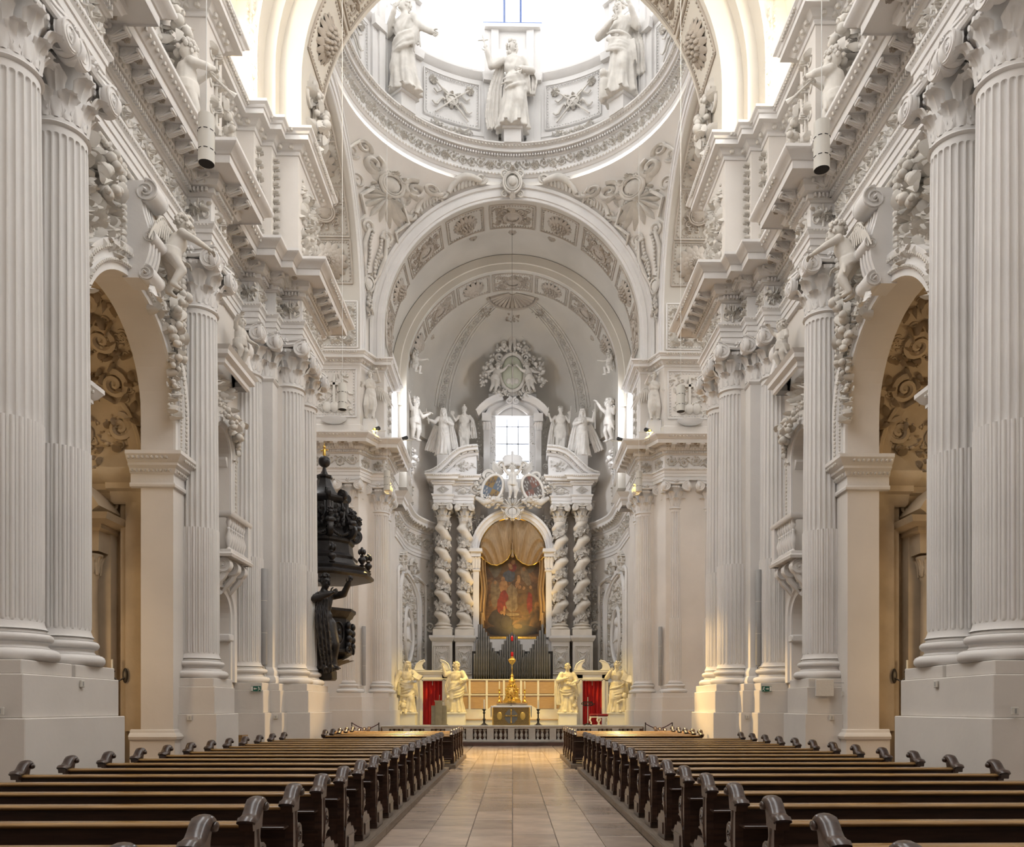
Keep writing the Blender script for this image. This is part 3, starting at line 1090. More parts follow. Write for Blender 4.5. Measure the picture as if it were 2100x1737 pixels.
# ---- floor
floor = mk('floor', box(-12, 12, -3, 47.5, -0.4, -0.02), 'mortar', smooth=False, kind='structure')
def build_floor():
    rnd = random.Random(4)
    cols = [-1.60, -1.07, -0.535, 0.0, 0.535, 1.07, 1.62]
    made = {}
    for c in range(6):
        x0, x1 = cols[c], cols[c + 1]
        y = 2.6 + rnd.uniform(-.3, .3)
        while y < 33.0:
            L = rnd.choice((0.45, 0.55, 0.65, 0.8, 0.9))
            if y > 24: L = rnd.choice((.9, 1.2))
            L = min(L, 33.3 - y)
            k = (round(x1 - x0, 3), round(L, 2))
            if k not in made:
                made[k] = MB().add(box(0.004, k[0] - .004, 0.004, k[1] - .004, -.05, 0, .004)).mesh('floor_tile', 'stone', smooth=False)
            link('floor_tile', made[k], floor, loc=(x0, y, rnd.uniform(-.002, .002)))
            y += L
    mb = MB()
    for sx in (-1, 1):
        y = 25.6
        while y < 33.2:
            for i in range(8):
                x0 = 1.64 + i * .6
                mb.add(box(sx * x0 + (.004 if sx > 0 else -.596), sx * x0 + (.596 if sx > 0 else -.004), y + .004, min(y + .9, 33.3), -.05, 0))
            y += .9
    mk('floor_tiles_far', mb, 'stone', floor, smooth=False, kind='stuff')
    mb = MB()
    for sx in (-1, 1):
        for j in range(30):
            for i in range(5):
                x0 = 5.4 + i * 1.1
                mb.add(box(min(sx * x0, sx * (x0 + 1.09)), max(sx * x0, sx * (x0 + 1.09)), 2 + j * .9, 2.89 + j * .9, -.05, 0))
    mk('floor_tiles_side', mb, 'stone', floor, smooth=False, kind='stuff')
build_floor()

# ---- profiles
ARCHITRAVE = [(-.45, 11.14), (0, 11.14), (0, 11.28), (.025, 11.285), (.025, 11.42), (.05, 11.425), (.055, 11.50), (.085, 11.54), (.11, 11.58), (.11, 11.62), (-.45, 11.62)]
FRIEZE = [(-.45, 11.62), (0, 11.62), (0, 12.18), (-.45, 12.18)]
CORNICE = [(-.45, 12.18), (.03, 12.18), (.06, 12.21), (.10, 12.22), (.10, 12.32), (.19, 12.33), (.22, 12.38), (.25, 12.41), (.25, 12.54), (.58, 12.54), (.59, 12.51), (.60, 12.54), (.60, 12.66), (.63, 12.67), (.66, 12.71), (.72, 12.75), (.78, 12.79), (.80, 12.82), (.80, 12.88), (-.45, 12.90)]
IMPOST2 = [(-.4, 15.92), (.03, 15.92), (.05, 15.96), (.05, 16.00), (.10, 16.02), (.17, 16.10), (.20, 16.12), (.34, 16.12), (.34, 16.24), (.37, 16.25), (.40, 16.30), (.46, 16.34), (.46, 16.40), (-.4, 16.42)]
modillion_mesh = MB().add(modillion()).mesh('modillion', 'stucco')
modillion_far = MB().add(modillion(.17, .36, .2)).mesh('modillion', 'relief')

def on_seg(a, b, zc, off=0.0):
    """map (u,v,n) onto the vertical plane through plan segment a->b, u from a."""
    a = Vector(a); b = Vector(b)
    t = (b - a).normalized(); nr = Vector((-t.y, t.x))
    return lambda u, v, n: (a.x + t.x * u + nr.x * (n + off), a.y + t.y * u + nr.y * (n + off), zc + v)

def entablature(name, path, s, m='stucco', seed=1, mod_step=.42, frieze_skip=(), kindname=None):
    root = mk(name, sweep(path, ARCHITRAVE), m, s=s, angle=25, kind='structure')
    mk('frieze', sweep(path, FRIEZE), m, root, s=s, smooth=False)
    mk('cornice', sweep(path, CORNICE), m, root, s=s, angle=25)
    # dentils, egg rows and the leaf row of the cyma
    d = MB(); e = MB()
    for x, y, z, t, nr in spaced(path, .075, 12.27, .10):
        ax = Vector((t.x, t.y, 0)) * .021; ay = Vector((nr.x, nr.y, 0)) * .06
        c = Vector((x, y, z))
        v = [tuple(c + ax * i + ay * j + Vector((0, 0, k * .04))) for k in (-1, 1) for i, j in ((-1, 0), (1, 0), (1, 1), (-1, 1))]
        d.add((v, [(0, 3, 2, 1), (4, 5, 6, 7), (0, 1, 5, 4), (1, 2, 6, 5), (2, 3, 7, 6), (3, 0, 4, 7)]))
    mk('dentils', d, m, root, s=s, smooth=False, kind='stuff')
    for st, z, o, r in ((.115, 12.375, .225, .042), (.14, 12.755, .735, .05), (.07, 11.56, .105, .024), (.12, 12.47, .25, .035)):
        for x, y, zz, t, nr in spaced(path, st, z, o):
            ex = abs(t.x) * r * .75 + abs(nr.x) * r * .6; ey = abs(t.y) * r * .75 + abs(nr.y) * r * .6
            e.add(ell((x, y, zz), (ex, ey, r), 6, 4))
    mk('egg_moulding', e, 'relief', root, s=s, kind='stuff')
    # modillions, one by one
    cof = MB()
    for x, y, z, t, nr in spaced(path, mod_step, 12.54, .25):
        a = math.atan2(nr.y, nr.x) - PI / 2
        if s < 0: a = -a
        link('modillion', modillion_mesh, root, loc=(s * x, y, z), rot=(0, 0, a))
        q = Vector((x, y)) + nr * .18 + t * mod_step * .5
        cof.add(flower((0, 0), .075, .05, 6, 2), lambda u, v, n: (q.x + u, q.y + v, 12.54 - n))
    mk('soffit_rosettes', cof, 'coffer', root, s=s, kind='stuff')
    # frieze reliefs
    for i in range(len(path) - 1):
        if i in frieze_skip: continue
        a, b = Vector(path[i]), Vector(path[i + 1])
        L = (b - a).length
        if L < .3: continue
        T = on_seg(path[i], path[i + 1], 11.90)
        mb = MB()
        if L < 1.0:
            mb.add(candelabrum(min(.56, L * .98), .50, seed + i, .10), lambda u, v, n: T(u + L / 2, v - .25, n)); mb.add(thicket(min(.5, L * .9), .46, seed + i, 16, .08, .3), lambda u, v, n: T(u + L / 2, v, n))
        else:
            mb.add(rinceau(L * .98, .50, seed + i, hh=.085), lambda u, v, n: T(u + L * .01, v, n))
            mb.add(thicket(L * .96, .46, seed + i + 40, int(L * 9), .06, .3), lambda u, v, n: T(u + L * .5, v, n))
        mk('frieze_relief', mb, 'relief', root, s=s, angle=60)
    return root

# ---- nave arcade walls
NAVE = [(6.76, 6.0), (6.76, 10.3), (6.26, 10.3), (6.26, 12.4), (6.76, 12.4), (6.76, 16.8), (6.26, 16.8), (6.26, 17.7), (6.76, 17.7), (6.76, 20.1), (6.33, 20.1), (6.33, 20.64), (6.05, 20.64), (6.05, 21.0), (5.47, 21.0), (5.47, 23.15), (8.6, 23.15)]
AY, AR, AZ = 14.6, 1.75, 7.5         # chapel arch: centre, radius, springing
XW = 6.85

def arch_poly(y0, y1, z0, zt, yc, r, zs, n=24):
    p = [(y0, z0), (yc - r, z0)] + [(yc - r * cos(PI * i / n), zs + r * sin(PI * i / n)) for i in range(n + 1)] + [(yc + r, z0), (y1, z0), (y1, zt), (y0, zt)]
    return p

def stack_pedestal(x, y0, y1, root, s, xb=7.2, gap=None):
    mk('pedestal_block', box(x - .06, xb, y0 - .06, y1 + .08, 0, 1.46, .012), 'wall', root, s=s, smooth=False)
    mk('pedestal_block', box(x, xb, y0, y1, 1.46, 2.02, .012), 'wall', root, s=s, smooth=False)
    if gap:
        mk('pedestal_block', box(x + .04, xb, y0 + .03, gap - .05, 2.02, 2.2, .01), 'wall', root, s=s, smooth=False)
        mk('pedestal_block', box(x + .04, xb, gap + .05, y1 - .05, 2.02, 2.2, .01), 'wall', root, s=s, smooth=False)
    else:
        mk('pedestal_block', box(x + .04, xb, y0 + .03, y1 - .03, 2.02, 2.2, .01), 'wall', root, s=s, smooth=False)

keystone = MB()
def _ks():
    prof = []
    for i in range(25):
        t = i / 24
        z = 1.85 * t
        o = .30 + .10 * sin(t * PI * 2 - .6) + .10 * t
        prof.append((o, z))
    poly = [(-.05, 0)] + prof + [(-.05, 1.85)]
    keystone.add(prism([(-o, z) for o, z in poly], -.24, .24, 'y'))
    for z, rr, o in ((.10, .17, .36), (1.66, .24, .36), (.80, .14, .42)):
        v, f = volute(rr, .54, 2.0)
        keystone.add(([(-o + x, y, zz + z) for x, y, zz in v], f))
    for k in range(3):
        keystone.add(tube([(-o - .01, (k - 1) * .13, z) for o, z in prof[3:20]], .03, 5))
    keystone.add(acanthus(.42, .5, .14), lambda x, y, z: (-.38 - y, x, -.05 - z * .6))
_ks()

def nave_side(s):
    nm = SIDE[s][1]
    root = mk('wall_' + nm, prism(arch_poly(6.0, 17.8, 0, 11.2, AY, AR, AZ), XW, 7.5, 'x'), 'wall', s=s, smooth=False, kind='structure')
    # bay with niche door, balcony and window
    mk('wall_bay', prism(arch_poly(17.8, 21.3, 0, 5.0, 19.0, .55, 3.75, 14), XW, 7.5, 'x'), 'wall', root, s=s, smooth=False)
    mk('wall_bay', prism(arch_poly(17.8, 21.3, 5.0, 11.2, 19.0, .58, 7.6, 14), XW, 7.5, 'x'), 'wall', root, s=s, smooth=False)
    mk('niche_back', box(7.25, 7.5, 18.4, 19.6, 0, 4.6), 'wall', root, s=s, smooth=False)
    mk('niche_sill', box(6.80, 7.3, 18.3, 19.7, 0, 2.15), 'wall', root, s=s, smooth=False)
    mk('niche_impost', box(6.78, 7.3, 19.42, 19.72, 3.18, 3.36, .03), 'stucco', root, s=s)
    mk('window_recess', box(7.42, 7.5, 18.3, 19.7, 5, 8.4), 'wall', root, s=s, smooth=False)
    mk('recess_cornice', sweep([(7.4, 18.4), (7.4, 19.58), (6.9, 19.58)][::1], [(0, 7.4), (.03, 7.42), (.08, 7.52), (.12, 7.56), (.12, 7.62), (0, 7.64)]), 'stucco', root, s=s)
    # crossing pier core
    mk('pier_core', box(6.75, 8.6, 20.2, 23.1, 0, 11.2), 'wall', root, s=s, smooth=False)
    mk('pier_core', box(6.0, 8.6, 21.05, 23.1, 0, 11.2), 'wall', root, s=s, smooth=False)
    # plain pilaster between the clustered columns
    pil = mk('pilaster', box(6.12, 7.2, 20.62, 21.3, 2.2, 10.05), 'stucco', root, s=s, smooth=False)
    mk('pilaster_base', sweep([(7.2, 20.62), (6.12, 20.62), (6.12, 21.1)], [(0, 2.2), (.10, 2.2), (.12, 2.26), (.10, 2.34), (.05, 2.40), (.06, 2.50), (.03, 2.56), (0, 2.62)]), 'stucco', pil, s=s)
    mk('pilaster_neck', sweep([(7.2, 20.62), (6.12, 20.62), (6.12, 21.1)], [(0, 9.9), (.03, 9.92), (.05, 9.96), (.03, 10.0), (0, 10.02)]), 'stucco', pil, s=s)
    make_capital(root, .30, 1.09, 10.05).location = (s * 6.40, 20.95, 10.05)
    # pedestals
    stack_pedestal(6.12, 10.155, 12.6, root, s, gap=11.4)
    stack_pedestal(6.12, 16.63, 17.82, root, s)
    stack_pedestal(6.12, 19.85, 20.5, root, s)
    stack_pedestal(5.86, 20.40, 21.0, root, s)
    stack_pedestal(5.27, 20.85, 23.25, root, s)
    # jamb imposts and base mouldings of the chapel arch
    imp = [(-.02, 6.02), (.05, 6.04), (.06, 6.08), (.05, 6.12), (.012, 6.13), (.012, 6.30), (.05, 6.32), (.08, 6.40), (.14, 6.45), (.14, 6.50), (.19, 6.54), (.24, 6.62), (.26, 6.64), (.26, 6.71), (-.1, 6.72)]
    for pth in ([(7.7, AY + AR), (XW, AY + AR), (XW, 16.9)], [(XW, 12.4), (XW, AY - AR), (7.7, AY - AR)]):
        im = mk('impost', sweep(pth, imp), 'stucco', root, s=s, angle=25)
        e = MB()
        for st, z, o, r in ((.09, 6.58, .22, .035), (.08, 6.36, .07, .032)):
            for x, y, zz, t, nr in spaced(pth, st, z, o):
                e.add(ell((x, y, zz), r, 6, 4))
        mk('egg_moulding', e, 'relief', im, s=s, kind='stuff')
        mk('jamb_base', sweep(pth, [(.05, 0), (.05, .93), (.10, .95), (.12, 1.0), (.09, 1.05), (.05, 1.08), (.04, 1.13), (0, 1.15)]), 'wall', root, s=s, angle=25)
    # archivolt
    fr = arc_frames((XW, AY, AZ), AR, 'x', 36, stilt=.78)
    av = mk('archivolt', ringsweep(fr, [(0, 0), (0, -.05), (.11, -.05), (.12, -.09), (.18, -.10), (.19, -.06), (.30, -.06), (.31, -.10), (.40, -.14), (.47, -.14), (.49, 0)]), 'stucco', root, s=s, angle=30)
    e = MB()
    for rr, st, n_, b in ((AR + .15, .07, .028, -.10), (AR + .355, .085, .04, -.125)):
        k = int(PI * rr / st)
        for i in range(k):
            a = PI * (i + .5) / k
            e.add(ell((XW + b, AY + rr * cos(a), AZ + rr * sin(a)), (.03, n_, n_), 6, 4))
        for i in range(int(.75 / st)):
            for sg in (-1, 1): e.add(ell((XW + b, AY + sg * rr, AZ - st * (i + .5)), (.03, n_, n_), 6, 4))
    mk('bead_moulding', e, 'relief', av, s=s, kind='stuff')
    # keystone console, spandrel stucco, panel frame
    mk('keystone', keystone, 'stucco', root, s=1, loc=(s * XW, AY - .05, 9.2), scale=(s, .9, .93))
    W = lambda y, z: (lambda u, v, n: (XW - n, y + u, z + v))
    for y, z, w, h, sd in ((13.45, 10.0, 1.15, 1.5, 5), (12.75, 9.2, .55, 2.2, 6), (15.75, 9.75, 1.0, 1.6, 7), (16.3, 8.6, .55, 2.6, 8)):
        mb = MB(); mb.add(thicket(w, h, sd, int(80 * w * h) + 14, .16, .42), W(y, z))
        mk('spandrel_relief', mb, 'relief', root, s=s, angle=60)
    mb = MB()
    mb.add(swag([(.0, .8, .05), (.1, .2, .16), (.25, -.4, .18), (.42, -1.2, .1), (.5, -2.0, .06)], .19, 3), W(15.7, 9.9))
    mb.add(swag([(-.1, .7, .05), (-.3, .2, .16), (-.5, -.3, .12)], .2, 4), W(13.7, 10.2))
    mk('fruit_festoon', mb, 'relief', root, s=s, angle=60)
    mb = MB()
    for y, z0, z1 in ((14.15, 9.35, 11.1), (16.72, 7.0, 11.1), (12.5, 7.0, 11.1)):
        k = int((z1 - z0) / .11)
        for i in range(k): mb.add(ell((XW - .05, y, z0 + (i + .5) * (z1 - z0) / k), (.07, .07, .07), 7, 5))
    k = 38
    for i in range(k): mb.add(ell((XW - .05, 12.5 + 4.2 * (i + .5) / k, 11.02), (.06, .075, .06), 7, 5))
    mk('wreath_frame', mb, 'relief', root, s=s, kind='stuff')
    # inner chapel behind the arch
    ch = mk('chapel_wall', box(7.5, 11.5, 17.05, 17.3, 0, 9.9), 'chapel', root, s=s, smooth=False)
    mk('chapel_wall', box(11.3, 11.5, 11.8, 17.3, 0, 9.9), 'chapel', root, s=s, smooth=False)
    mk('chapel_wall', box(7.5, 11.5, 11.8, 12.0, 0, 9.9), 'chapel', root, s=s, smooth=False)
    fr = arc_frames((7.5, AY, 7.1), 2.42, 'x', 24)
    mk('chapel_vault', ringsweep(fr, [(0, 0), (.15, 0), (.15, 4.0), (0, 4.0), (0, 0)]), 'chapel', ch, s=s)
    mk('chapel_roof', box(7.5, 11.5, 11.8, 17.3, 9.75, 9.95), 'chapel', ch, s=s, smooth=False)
    fr = arc_frames((9.75, 17.05, 6.75), 1.75, 'y', 24)
    mk('chapel_wall_arch', ringsweep(fr, [(0, 0), (0, -.10), (.07, -.10), (.08, -.16), (.2, -.16), (.24, -.2), (.3, -.2), (.32, 0)]), 'chapel', ch, s=s)
    mb = MB()
    for k in range(4):
        a = .10 + k * .36
        T = lambda u, v, n: (8.7 + v, AY + (2.42 - n) * cos(a + u / 2.42), 7.1 + (2.42 - n) * sin(a + u / 2.42))
        mb.add(thicket(.8, 2.2, 20 + k, 56, .2, .45), T)
        mb.add(spiral((0, .3), .3, 1.6, .08, 1), T); mb.add(spiral((.1, -.5), .28, 1.6, .08, -1), T)
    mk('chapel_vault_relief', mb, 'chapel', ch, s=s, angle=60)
    pl = mk('chapel_pilaster', box(7.55, 8.15, 16.85, 17.1, 1.1, 6.0), 'chapel', ch, s=s, smooth=False)
    mk('chapel_pilaster', box(7.62, 8.0, 16.75, 16.9, 1.1, 6.0), 'chapel', ch, s=s, smooth=False)
    mk('chapel_cornice', sweep([(9.4, 16.9), (8.25, 16.9), (8.25, 16.78), (7.5, 16.78)], [(0, 5.8), (.04, 5.85), (.06, 6.05), (.12, 6.1), (.12, 6.22), (.2, 6.3), (.24, 6.4), (.24, 6.5), (0, 6.5)]), 'chapel', ch, s=s)
    # chapel altar: columns, entablature, curved pediment, candle bracket
    al = mk('chapel_altar_entablature', sweep([(10.4, 16.35), (8.35, 16.35), (8.35, 17.0)], [(0, 4.75), (.02, 4.95), (.02, 5.15), (.1, 5.2), (.1, 5.28), (.3, 5.34), (.36, 5.46), (-.1, 5.48)]), 'chapel', ch, s=s)
    fr = arc_frames((9.7, 16.3, 4.7), 1.55, 'y', 20, R(30), R(150))
    mk('chapel_altar_pediment', ringsweep(fr, [(0, 0), (0, -.22), (.1, -.28), (.22, -.3), (.22, .6), (0, .6)]), 'chapel', ch, s=s)
    mk('chapel_altar_back', box(8.3, 11, 16.75, 17.1, 0, 5.6), 'chapel', ch, s=s, smooth=False)
    mb = MB(); mb.add(lathe([(.2, 1.3), (.24, 1.35), (.2, 1.5), (.19, 1.55), (.17, 4.2), (.2, 4.25), (.2, 4.3), (.27, 4.7)], 20), T3((8.62, 16.5, 0)))
    for k in range(10):
        a = 2 * PI * k / 10
        mb.add(acanthus(.16, .42, .09), T3((8.62 - sin(a) * .2, 16.5 + cos(a) * .2, 4.28), a))
    mk('chapel_altar_column', mb, 'chapel', ch, s=s, angle=60)
    mk('chapel_altar_pedestal', box(8.3, 9, 16.2, 17, 0, 1.3), 'chapel', ch, s=s, smooth=False)
    mb = MB(); mb.add(cartouche(.7, 1.0, .12), lambda u, v, n: (8.75 + u, 17.05 - n, 6.15 + v)); mb.add(thicket(.5, .9, 44, 40, .12), lambda u, v, n: (8.85 + u, 17.05 - n, 7.2 + v))
    mb.add(spiral((0, 0), .16, 1.6, .04, 1), lambda u, v, n: (8.35 + u, 16.9 - n, 5.8 + v))
    mk('chapel_relief', mb, 'chapel', ch, s=s, angle=60)
    # balcony in the narrow bay
    bal = mk('balcony', sweep([(6.85, 18.25), (6.38, 18.25), (6.38, 19.62), (6.85, 19.62)][::1], [(0, 5.0), (.06, 5.0), (.08, 5.06), (.04, 5.10), (.04, 5.16), (-.05, 5.18)]), 'stucco', root, s=s)
    mk('balcony_slab', box(6.38, 6.9, 18.25, 19.62, 5.02, 5.16), 'stucco', bal, s=s, smooth=False)
    mk('balcony_rail', sweep([(6.85, 18.25), (6.38, 18.25), (6.38, 19.62), (6.85, 19.62)], [(-.16, 5.92), (.02, 5.92), (.05, 5.96), (.05, 6.03), (-.19, 6.03)]), 'stucco', bal, s=s)
    bm = MB().add(lathe([(.05, 0), (.05, .05), (.03, .08), (.07, .22), (.08, .30), (.03, .46), (.045, .5), (.03, .54), (.065, .64), (.05, .7), (.05, .76)], 12)).mesh('baluster', 'stucco')
    for i in range(7): link('baluster', bm, bal, loc=(s * 6.46, 18.42 + i * .155, 5.16))
    mk('balcony_pier', box(6.36, 6.5, 19.46, 19.64, 5.16, 5.92), 'stucco', bal, s=s, smooth=False)
    mb = MB()
    for y in (18.4, 18.95, 19.42):
        v, f = volute(.2, .2, 1.8); mb.add(([(6.56 + x, y + yy, 4.82 + z) for x, yy, z in v], f))
        mb.add(tube([(6.50, y, 4.75), (6.58, y, 4.58), (6.7, y, 4.45), (6.8, y, 4.3)], [.08, .08, .07, .05], 7))
    mb.add(thicket(1.2, .5, 61, 30, .12), lambda u, v, n: (XW - n, 18.95 + u, 4.55 + v))
    mk('balcony_bracket', mb, 'stucco', bal, s=s)
    # window surround, pediment, festoon
    wf = mk('window_surround', ringsweep(arc_frames((XW, 19.0, 7.6), .58, 'x', 16, stilt=2.4), [(0, 0), (0, -.04), (.08, -.04), (.10, -.09), (.2, -.09), (.22, 0)]), 'stucco', root, s=s)
    e = MB()
    for i in range(26):
        for y in (19.74, 18.26): e.add(ell((XW - .1, y, 5.3 + i * .09), (.03, .04, .035), 6, 4))
    mk('bead_moulding', e, 'relief', wf, s=s, kind='stuff')
    mk('niche_surround', ringsweep(arc_frames((XW, 19.0, 3.75), .55, 'x', 16, stilt=1.55), [(0, 0), (0, -.04), (.12, -.04), (.14, -.09), (.3, -.09), (.36, 0)]), 'stucco', root, s=s)
    mk('window_pediment', sweep([(6.85, 18.2), (6.5, 18.2), (6.5, 19.8), (6.85, 19.8)], [(0, 9.3), (.05, 9.34), (.05, 9.45), (.15, 9.5), (.15, 9.6), (.22, 9.68), (-.1, 9.7)]), 'stucco', root, s=s, angle=25)
    mb = MB()
    v, f = volute(.26, .3, 1.8); mb.add(([(6.55 + x, 19.62 + y, 10.25 + z) for x, y, z in v], f))
    mb.add(tube([(6.42, 19.62, 10.4), (6.5, 19.62, 10.0), (6.4, 19.65, 9.72)], [.1, .13, .1], 8))
    mk('pediment_scroll', mb, 'stucco', root, s=s)
    mb = MB()
    mb.add(thicket(1.5, .55, 71, 46, .16), lambda u, v, n: (XW - n - .05, 19.0 + u, 8.95 + v))
    mb.add(swag([(-.5, .2, .05), (-.2, -.2, .2), (.2, -.3, .22), (.55, -.1, .18), (.68, -.5, .1), (.70, -.9, .06)], .16, 9), lambda u, v, n: (XW - n, 19.05 + u, 8.5 + v))
    mk('grape_festoon', mb, 'relief', root, s=s, angle=60)
    # attic storey above the main cornice
    apath = [(x + .10, y) for x, y in NAVE[:-1]] + [(8.6, 23.05)]
    at = mk('attic_wall', sweep(apath, [(-.4, 12.8), (.06, 12.8), (.06, 13.25), (.03, 13.30), (0, 13.32), (0, 15.95), (-.4, 15.95)]), 'wall', root, s=s, smooth=False)
    c2 = mk('attic_cornice', sweep(apath, IMPOST2), 'stucco', at, s=s, angle=25)
    e = MB()
    for st, z, o, r in ((.2, 16.06, .14, .07), (.09, 16.31, .42, .04)):
        for x, y, zz, t, nr in spaced(apath, st, z, o):
            e.add(ell((x, y, zz), r, 6, 4))
    mk('egg_moulding', e, 'relief', c2, s=s, kind='stuff')
    for i, (a, b) in enumerate(zip(apath[:-1], apath[1:])):
        a, b = Vector(a), Vector(b); L = (b - a).length
        if L < .3 or abs((b - a).y) < .2: continue
        T = on_seg(a, b, 13.45)
        mb = MB()
        if L < 1.6: mb.add(candelabrum(L * .72, 2.3, 80 + i, .12), lambda u, v, n: T(u + L / 2, v, n))
        elif L < 2.3:
            mb.add(thicket(L * .8, 2.1, 90 + i, 110, .12, .35), lambda u, v, n: T(u + L / 2, v + 1.15, n))
        else:
            for q in range(int(L / 1.3)):
                uu = (q + .5) * L / int(L / 1.3)
                mb.add(thicket(.9, 2.2, 95 + i + q, 60, .22, .5), lambda u, v, n: T(u + uu, v + 1.2, n))
                mb.add(swag([(-.3, 1.0, .1), (-.1, .3, .25), (.1, -.3, .25), (.2, -.9, .1)], .2, 30 + q), lambda u, v, n: T(u + uu, v + 1.2, n))
        mk('attic_relief', mb, 'relief', at, s=s, angle=60)
    # second, small roll of warm floodlight hidden on the cornice
    return root

WALL = {s: nave_side(s) for s in (-1, 1)}
for s in (-1, 1):
    entablature('trim_%d' % (1 if s < 0 else 2), NAVE, s, seed=11)
    side = 'beside the pulpit wall' if s < 0 else 'across from the pulpit'
    for (x, y, txt) in ((6.67, 10.75, 'first fluted column of the pair before the chapel arch'), (6.67, 11.95, 'second fluted column of the pair before the chapel arch'),
                        (6.69, 17.25, 'single fluted column between chapel arch and balcony bay'), (6.75, 20.53, 'fluted column set back beside the plain crossing pilaster'),
                        (5.90, 21.42, 'front fluted column of the crossing pier'), (5.90, 22.70, 'rear fluted column of the crossing pier')):
        make_column(s * x, y, txt + (', nave wall with pulpit' if s < 0 else ', nave wall facing pulpit'), group='giant columns of the nave')

# ---- transverse arches before the crossing
def arcmap(c, r, plane, a0):
    if plane == 'y': return lambda u, v, n: (c[0] + (r - n) * cos(a0 + u / r), c[1] + v, c[2] + (r - n) * sin(a0 + u / r))
    return lambda u, v, n: (c[0] + v, c[1] + (r - n) * cos(a0 + u / r), c[2] + (r - n) * sin(a0 + u / r))

ros_leaf = MB().add(rosette(.62, .30)).mesh('rosette', 'coffer', angle=60)
ros_bud = MB().add(fruitrosette(.60, .34)).mesh('rosette', 'coffer')
ros_big = MB().add(rosette(.74, .36, 14, 4)).mesh('rosette', 'coffer', angle=60)

def coffer_frame(T, w, h, n=1, r=.035, step=.12, m='coffer', parent=None):
    mb = MB()
    for k, q in ((0, 0), (1, .10)):
        a, b = w / 2 - q, h / 2 - q
        for p0, p1 in (((-a, -b), (a, -b)), ((a, -b), (a, b)), ((a, b), (-a, b)), ((-a, b), (-a, -b))):
            L = math.hypot(p1[0] - p0[0], p1[1] - p0[1])
            if k == 0:
                cnt = max(2, int(L / .3))
                mb.add(tube([T(p0[0] + (p1[0] - p0[0]) * i / cnt, p0[1] + (p1[1] - p0[1]) * i / cnt, .02) for i in range(cnt + 1)], r, 5))
            else:
                cnt = max(2, int(L / step))
                for i in range(cnt):
                    t = (i + .5) / cnt
                    mb.add(ell(T(p0[0] + (p1[0] - p0[0]) * t, p0[1] + (p1[1] - p0[1]) * t, .015), .034, 5, 4))
    return mb

def coffered(root, c, r, plane, v0, v1, angles, seed=1, m='coffer', rose=(ros_leaf, ros_bud), rel=2.0, ros=1.75, flip=1):
    """alternate relief panels and rosettes on an arch soffit; angles [(deg, kind)]."""
    w = abs(v1 - v0); vm = (v0 + v1) / 2
    for i, (a, kind) in enumerate(angles):
        a = R(a)
        T = arcmap((c[0] + (vm if plane == 'x' else 0), c[1] + (vm if plane == 'y' else 0), c[2]), r, plane, a)
        L = (rel if kind != 'ros' else ros)
        fr = mk('coffer_frame', coffer_frame(T, L, w * .84), m, root)
        if kind == 'ros':
            o = Vector(T(0, 0, .02)); n = (Vector(T(0, 0, 1)) - Vector(T(0, 0, 0))).normalized()
            uu = (Vector(T(.01, 0, 0)) - Vector(T(0, 0, 0))).normalized(); vv = n.cross(uu)
            e = link('rosette', rose[i % 2], fr)
            e.matrix_world = frame(o, uu, vv, n)
        else:
            mb = MB()
            h = w * .62
            mb.add(cartouche(L * .55, h * .85, .13), T)
            mb.add(thicket(L * .82, h, seed + i, 44, .10, .35), T)
            for sx in (-1, 1):
                for sy in (-1, 1):
                    mb.add(spiral((sx * L * .33, sy * h * .36), h * .15, 1.5, .03, sx * sy, 0, end=.2), T)
            mk('relief_panel', mb, m, fr, angle=60)

def arch_band(name, cy, depth, r, thick, stilt, m='cream', n=48, kind='structure', parent=None):
    fr = arc_frames((0, cy, ZC), r, 'y', n, stilt=stilt)
    return mk(name, ringsweep(fr, [(0, 0), (thick, 0), (thick, depth), (0, depth), (0, 0)]), m, parent, kind=kind if parent is None else None)

near = arch_band('ceiling_crossing_arch', 21.05, 2.10, 5.5, 1.3, 1.5)
arch_band('arch_order', 20.68, .37, 6.07, .9, 1.5, parent=near)
arch_band('arch_order', 20.15, .53, 6.36, .9, 1.5, parent=near)
nv = arch_band('ceiling_nave_vault', 18.7, 1.45, 7.0, .3, 1.5)
e = MB()
for s in (-1, 1):
    for i in range(16):
        e.add(thicket(.24, .3, 300 + i, 7, .08, .3), lambda u, v, n: (s * (6.36 - n * 0) - s * n, 20.05 - .0 + u * 0 - .02, 16.6 + i * .3 + v) if False else (s * (6.5 + u), 20.13 - n, 16.6 + i * .3 + v))
mk('leaf_strip', e, 'relief', near, angle=60, kind='stuff')
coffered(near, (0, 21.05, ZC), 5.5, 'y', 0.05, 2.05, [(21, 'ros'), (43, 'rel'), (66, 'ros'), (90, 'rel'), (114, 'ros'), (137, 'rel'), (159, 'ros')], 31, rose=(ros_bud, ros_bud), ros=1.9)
for s in (-1, 1):
    mb = MB(); mb.add(candelabrum(1.5, 2.2, 17, .2), lambda u, v, n: (s * (5.5 - n), 22.1 + u, 16.5 + v))
    mb.add(swag([(-.2, 2.0, .1), (.15, 1.2, .2), (-.15, .7, .22), (.1, .1, .1)], .22, 8), lambda u, v, n: (s * (5.5 - n), 22.1 + u, 16.5 + v))
    mk('leg_relief', mb, 'relief', near, angle=60)

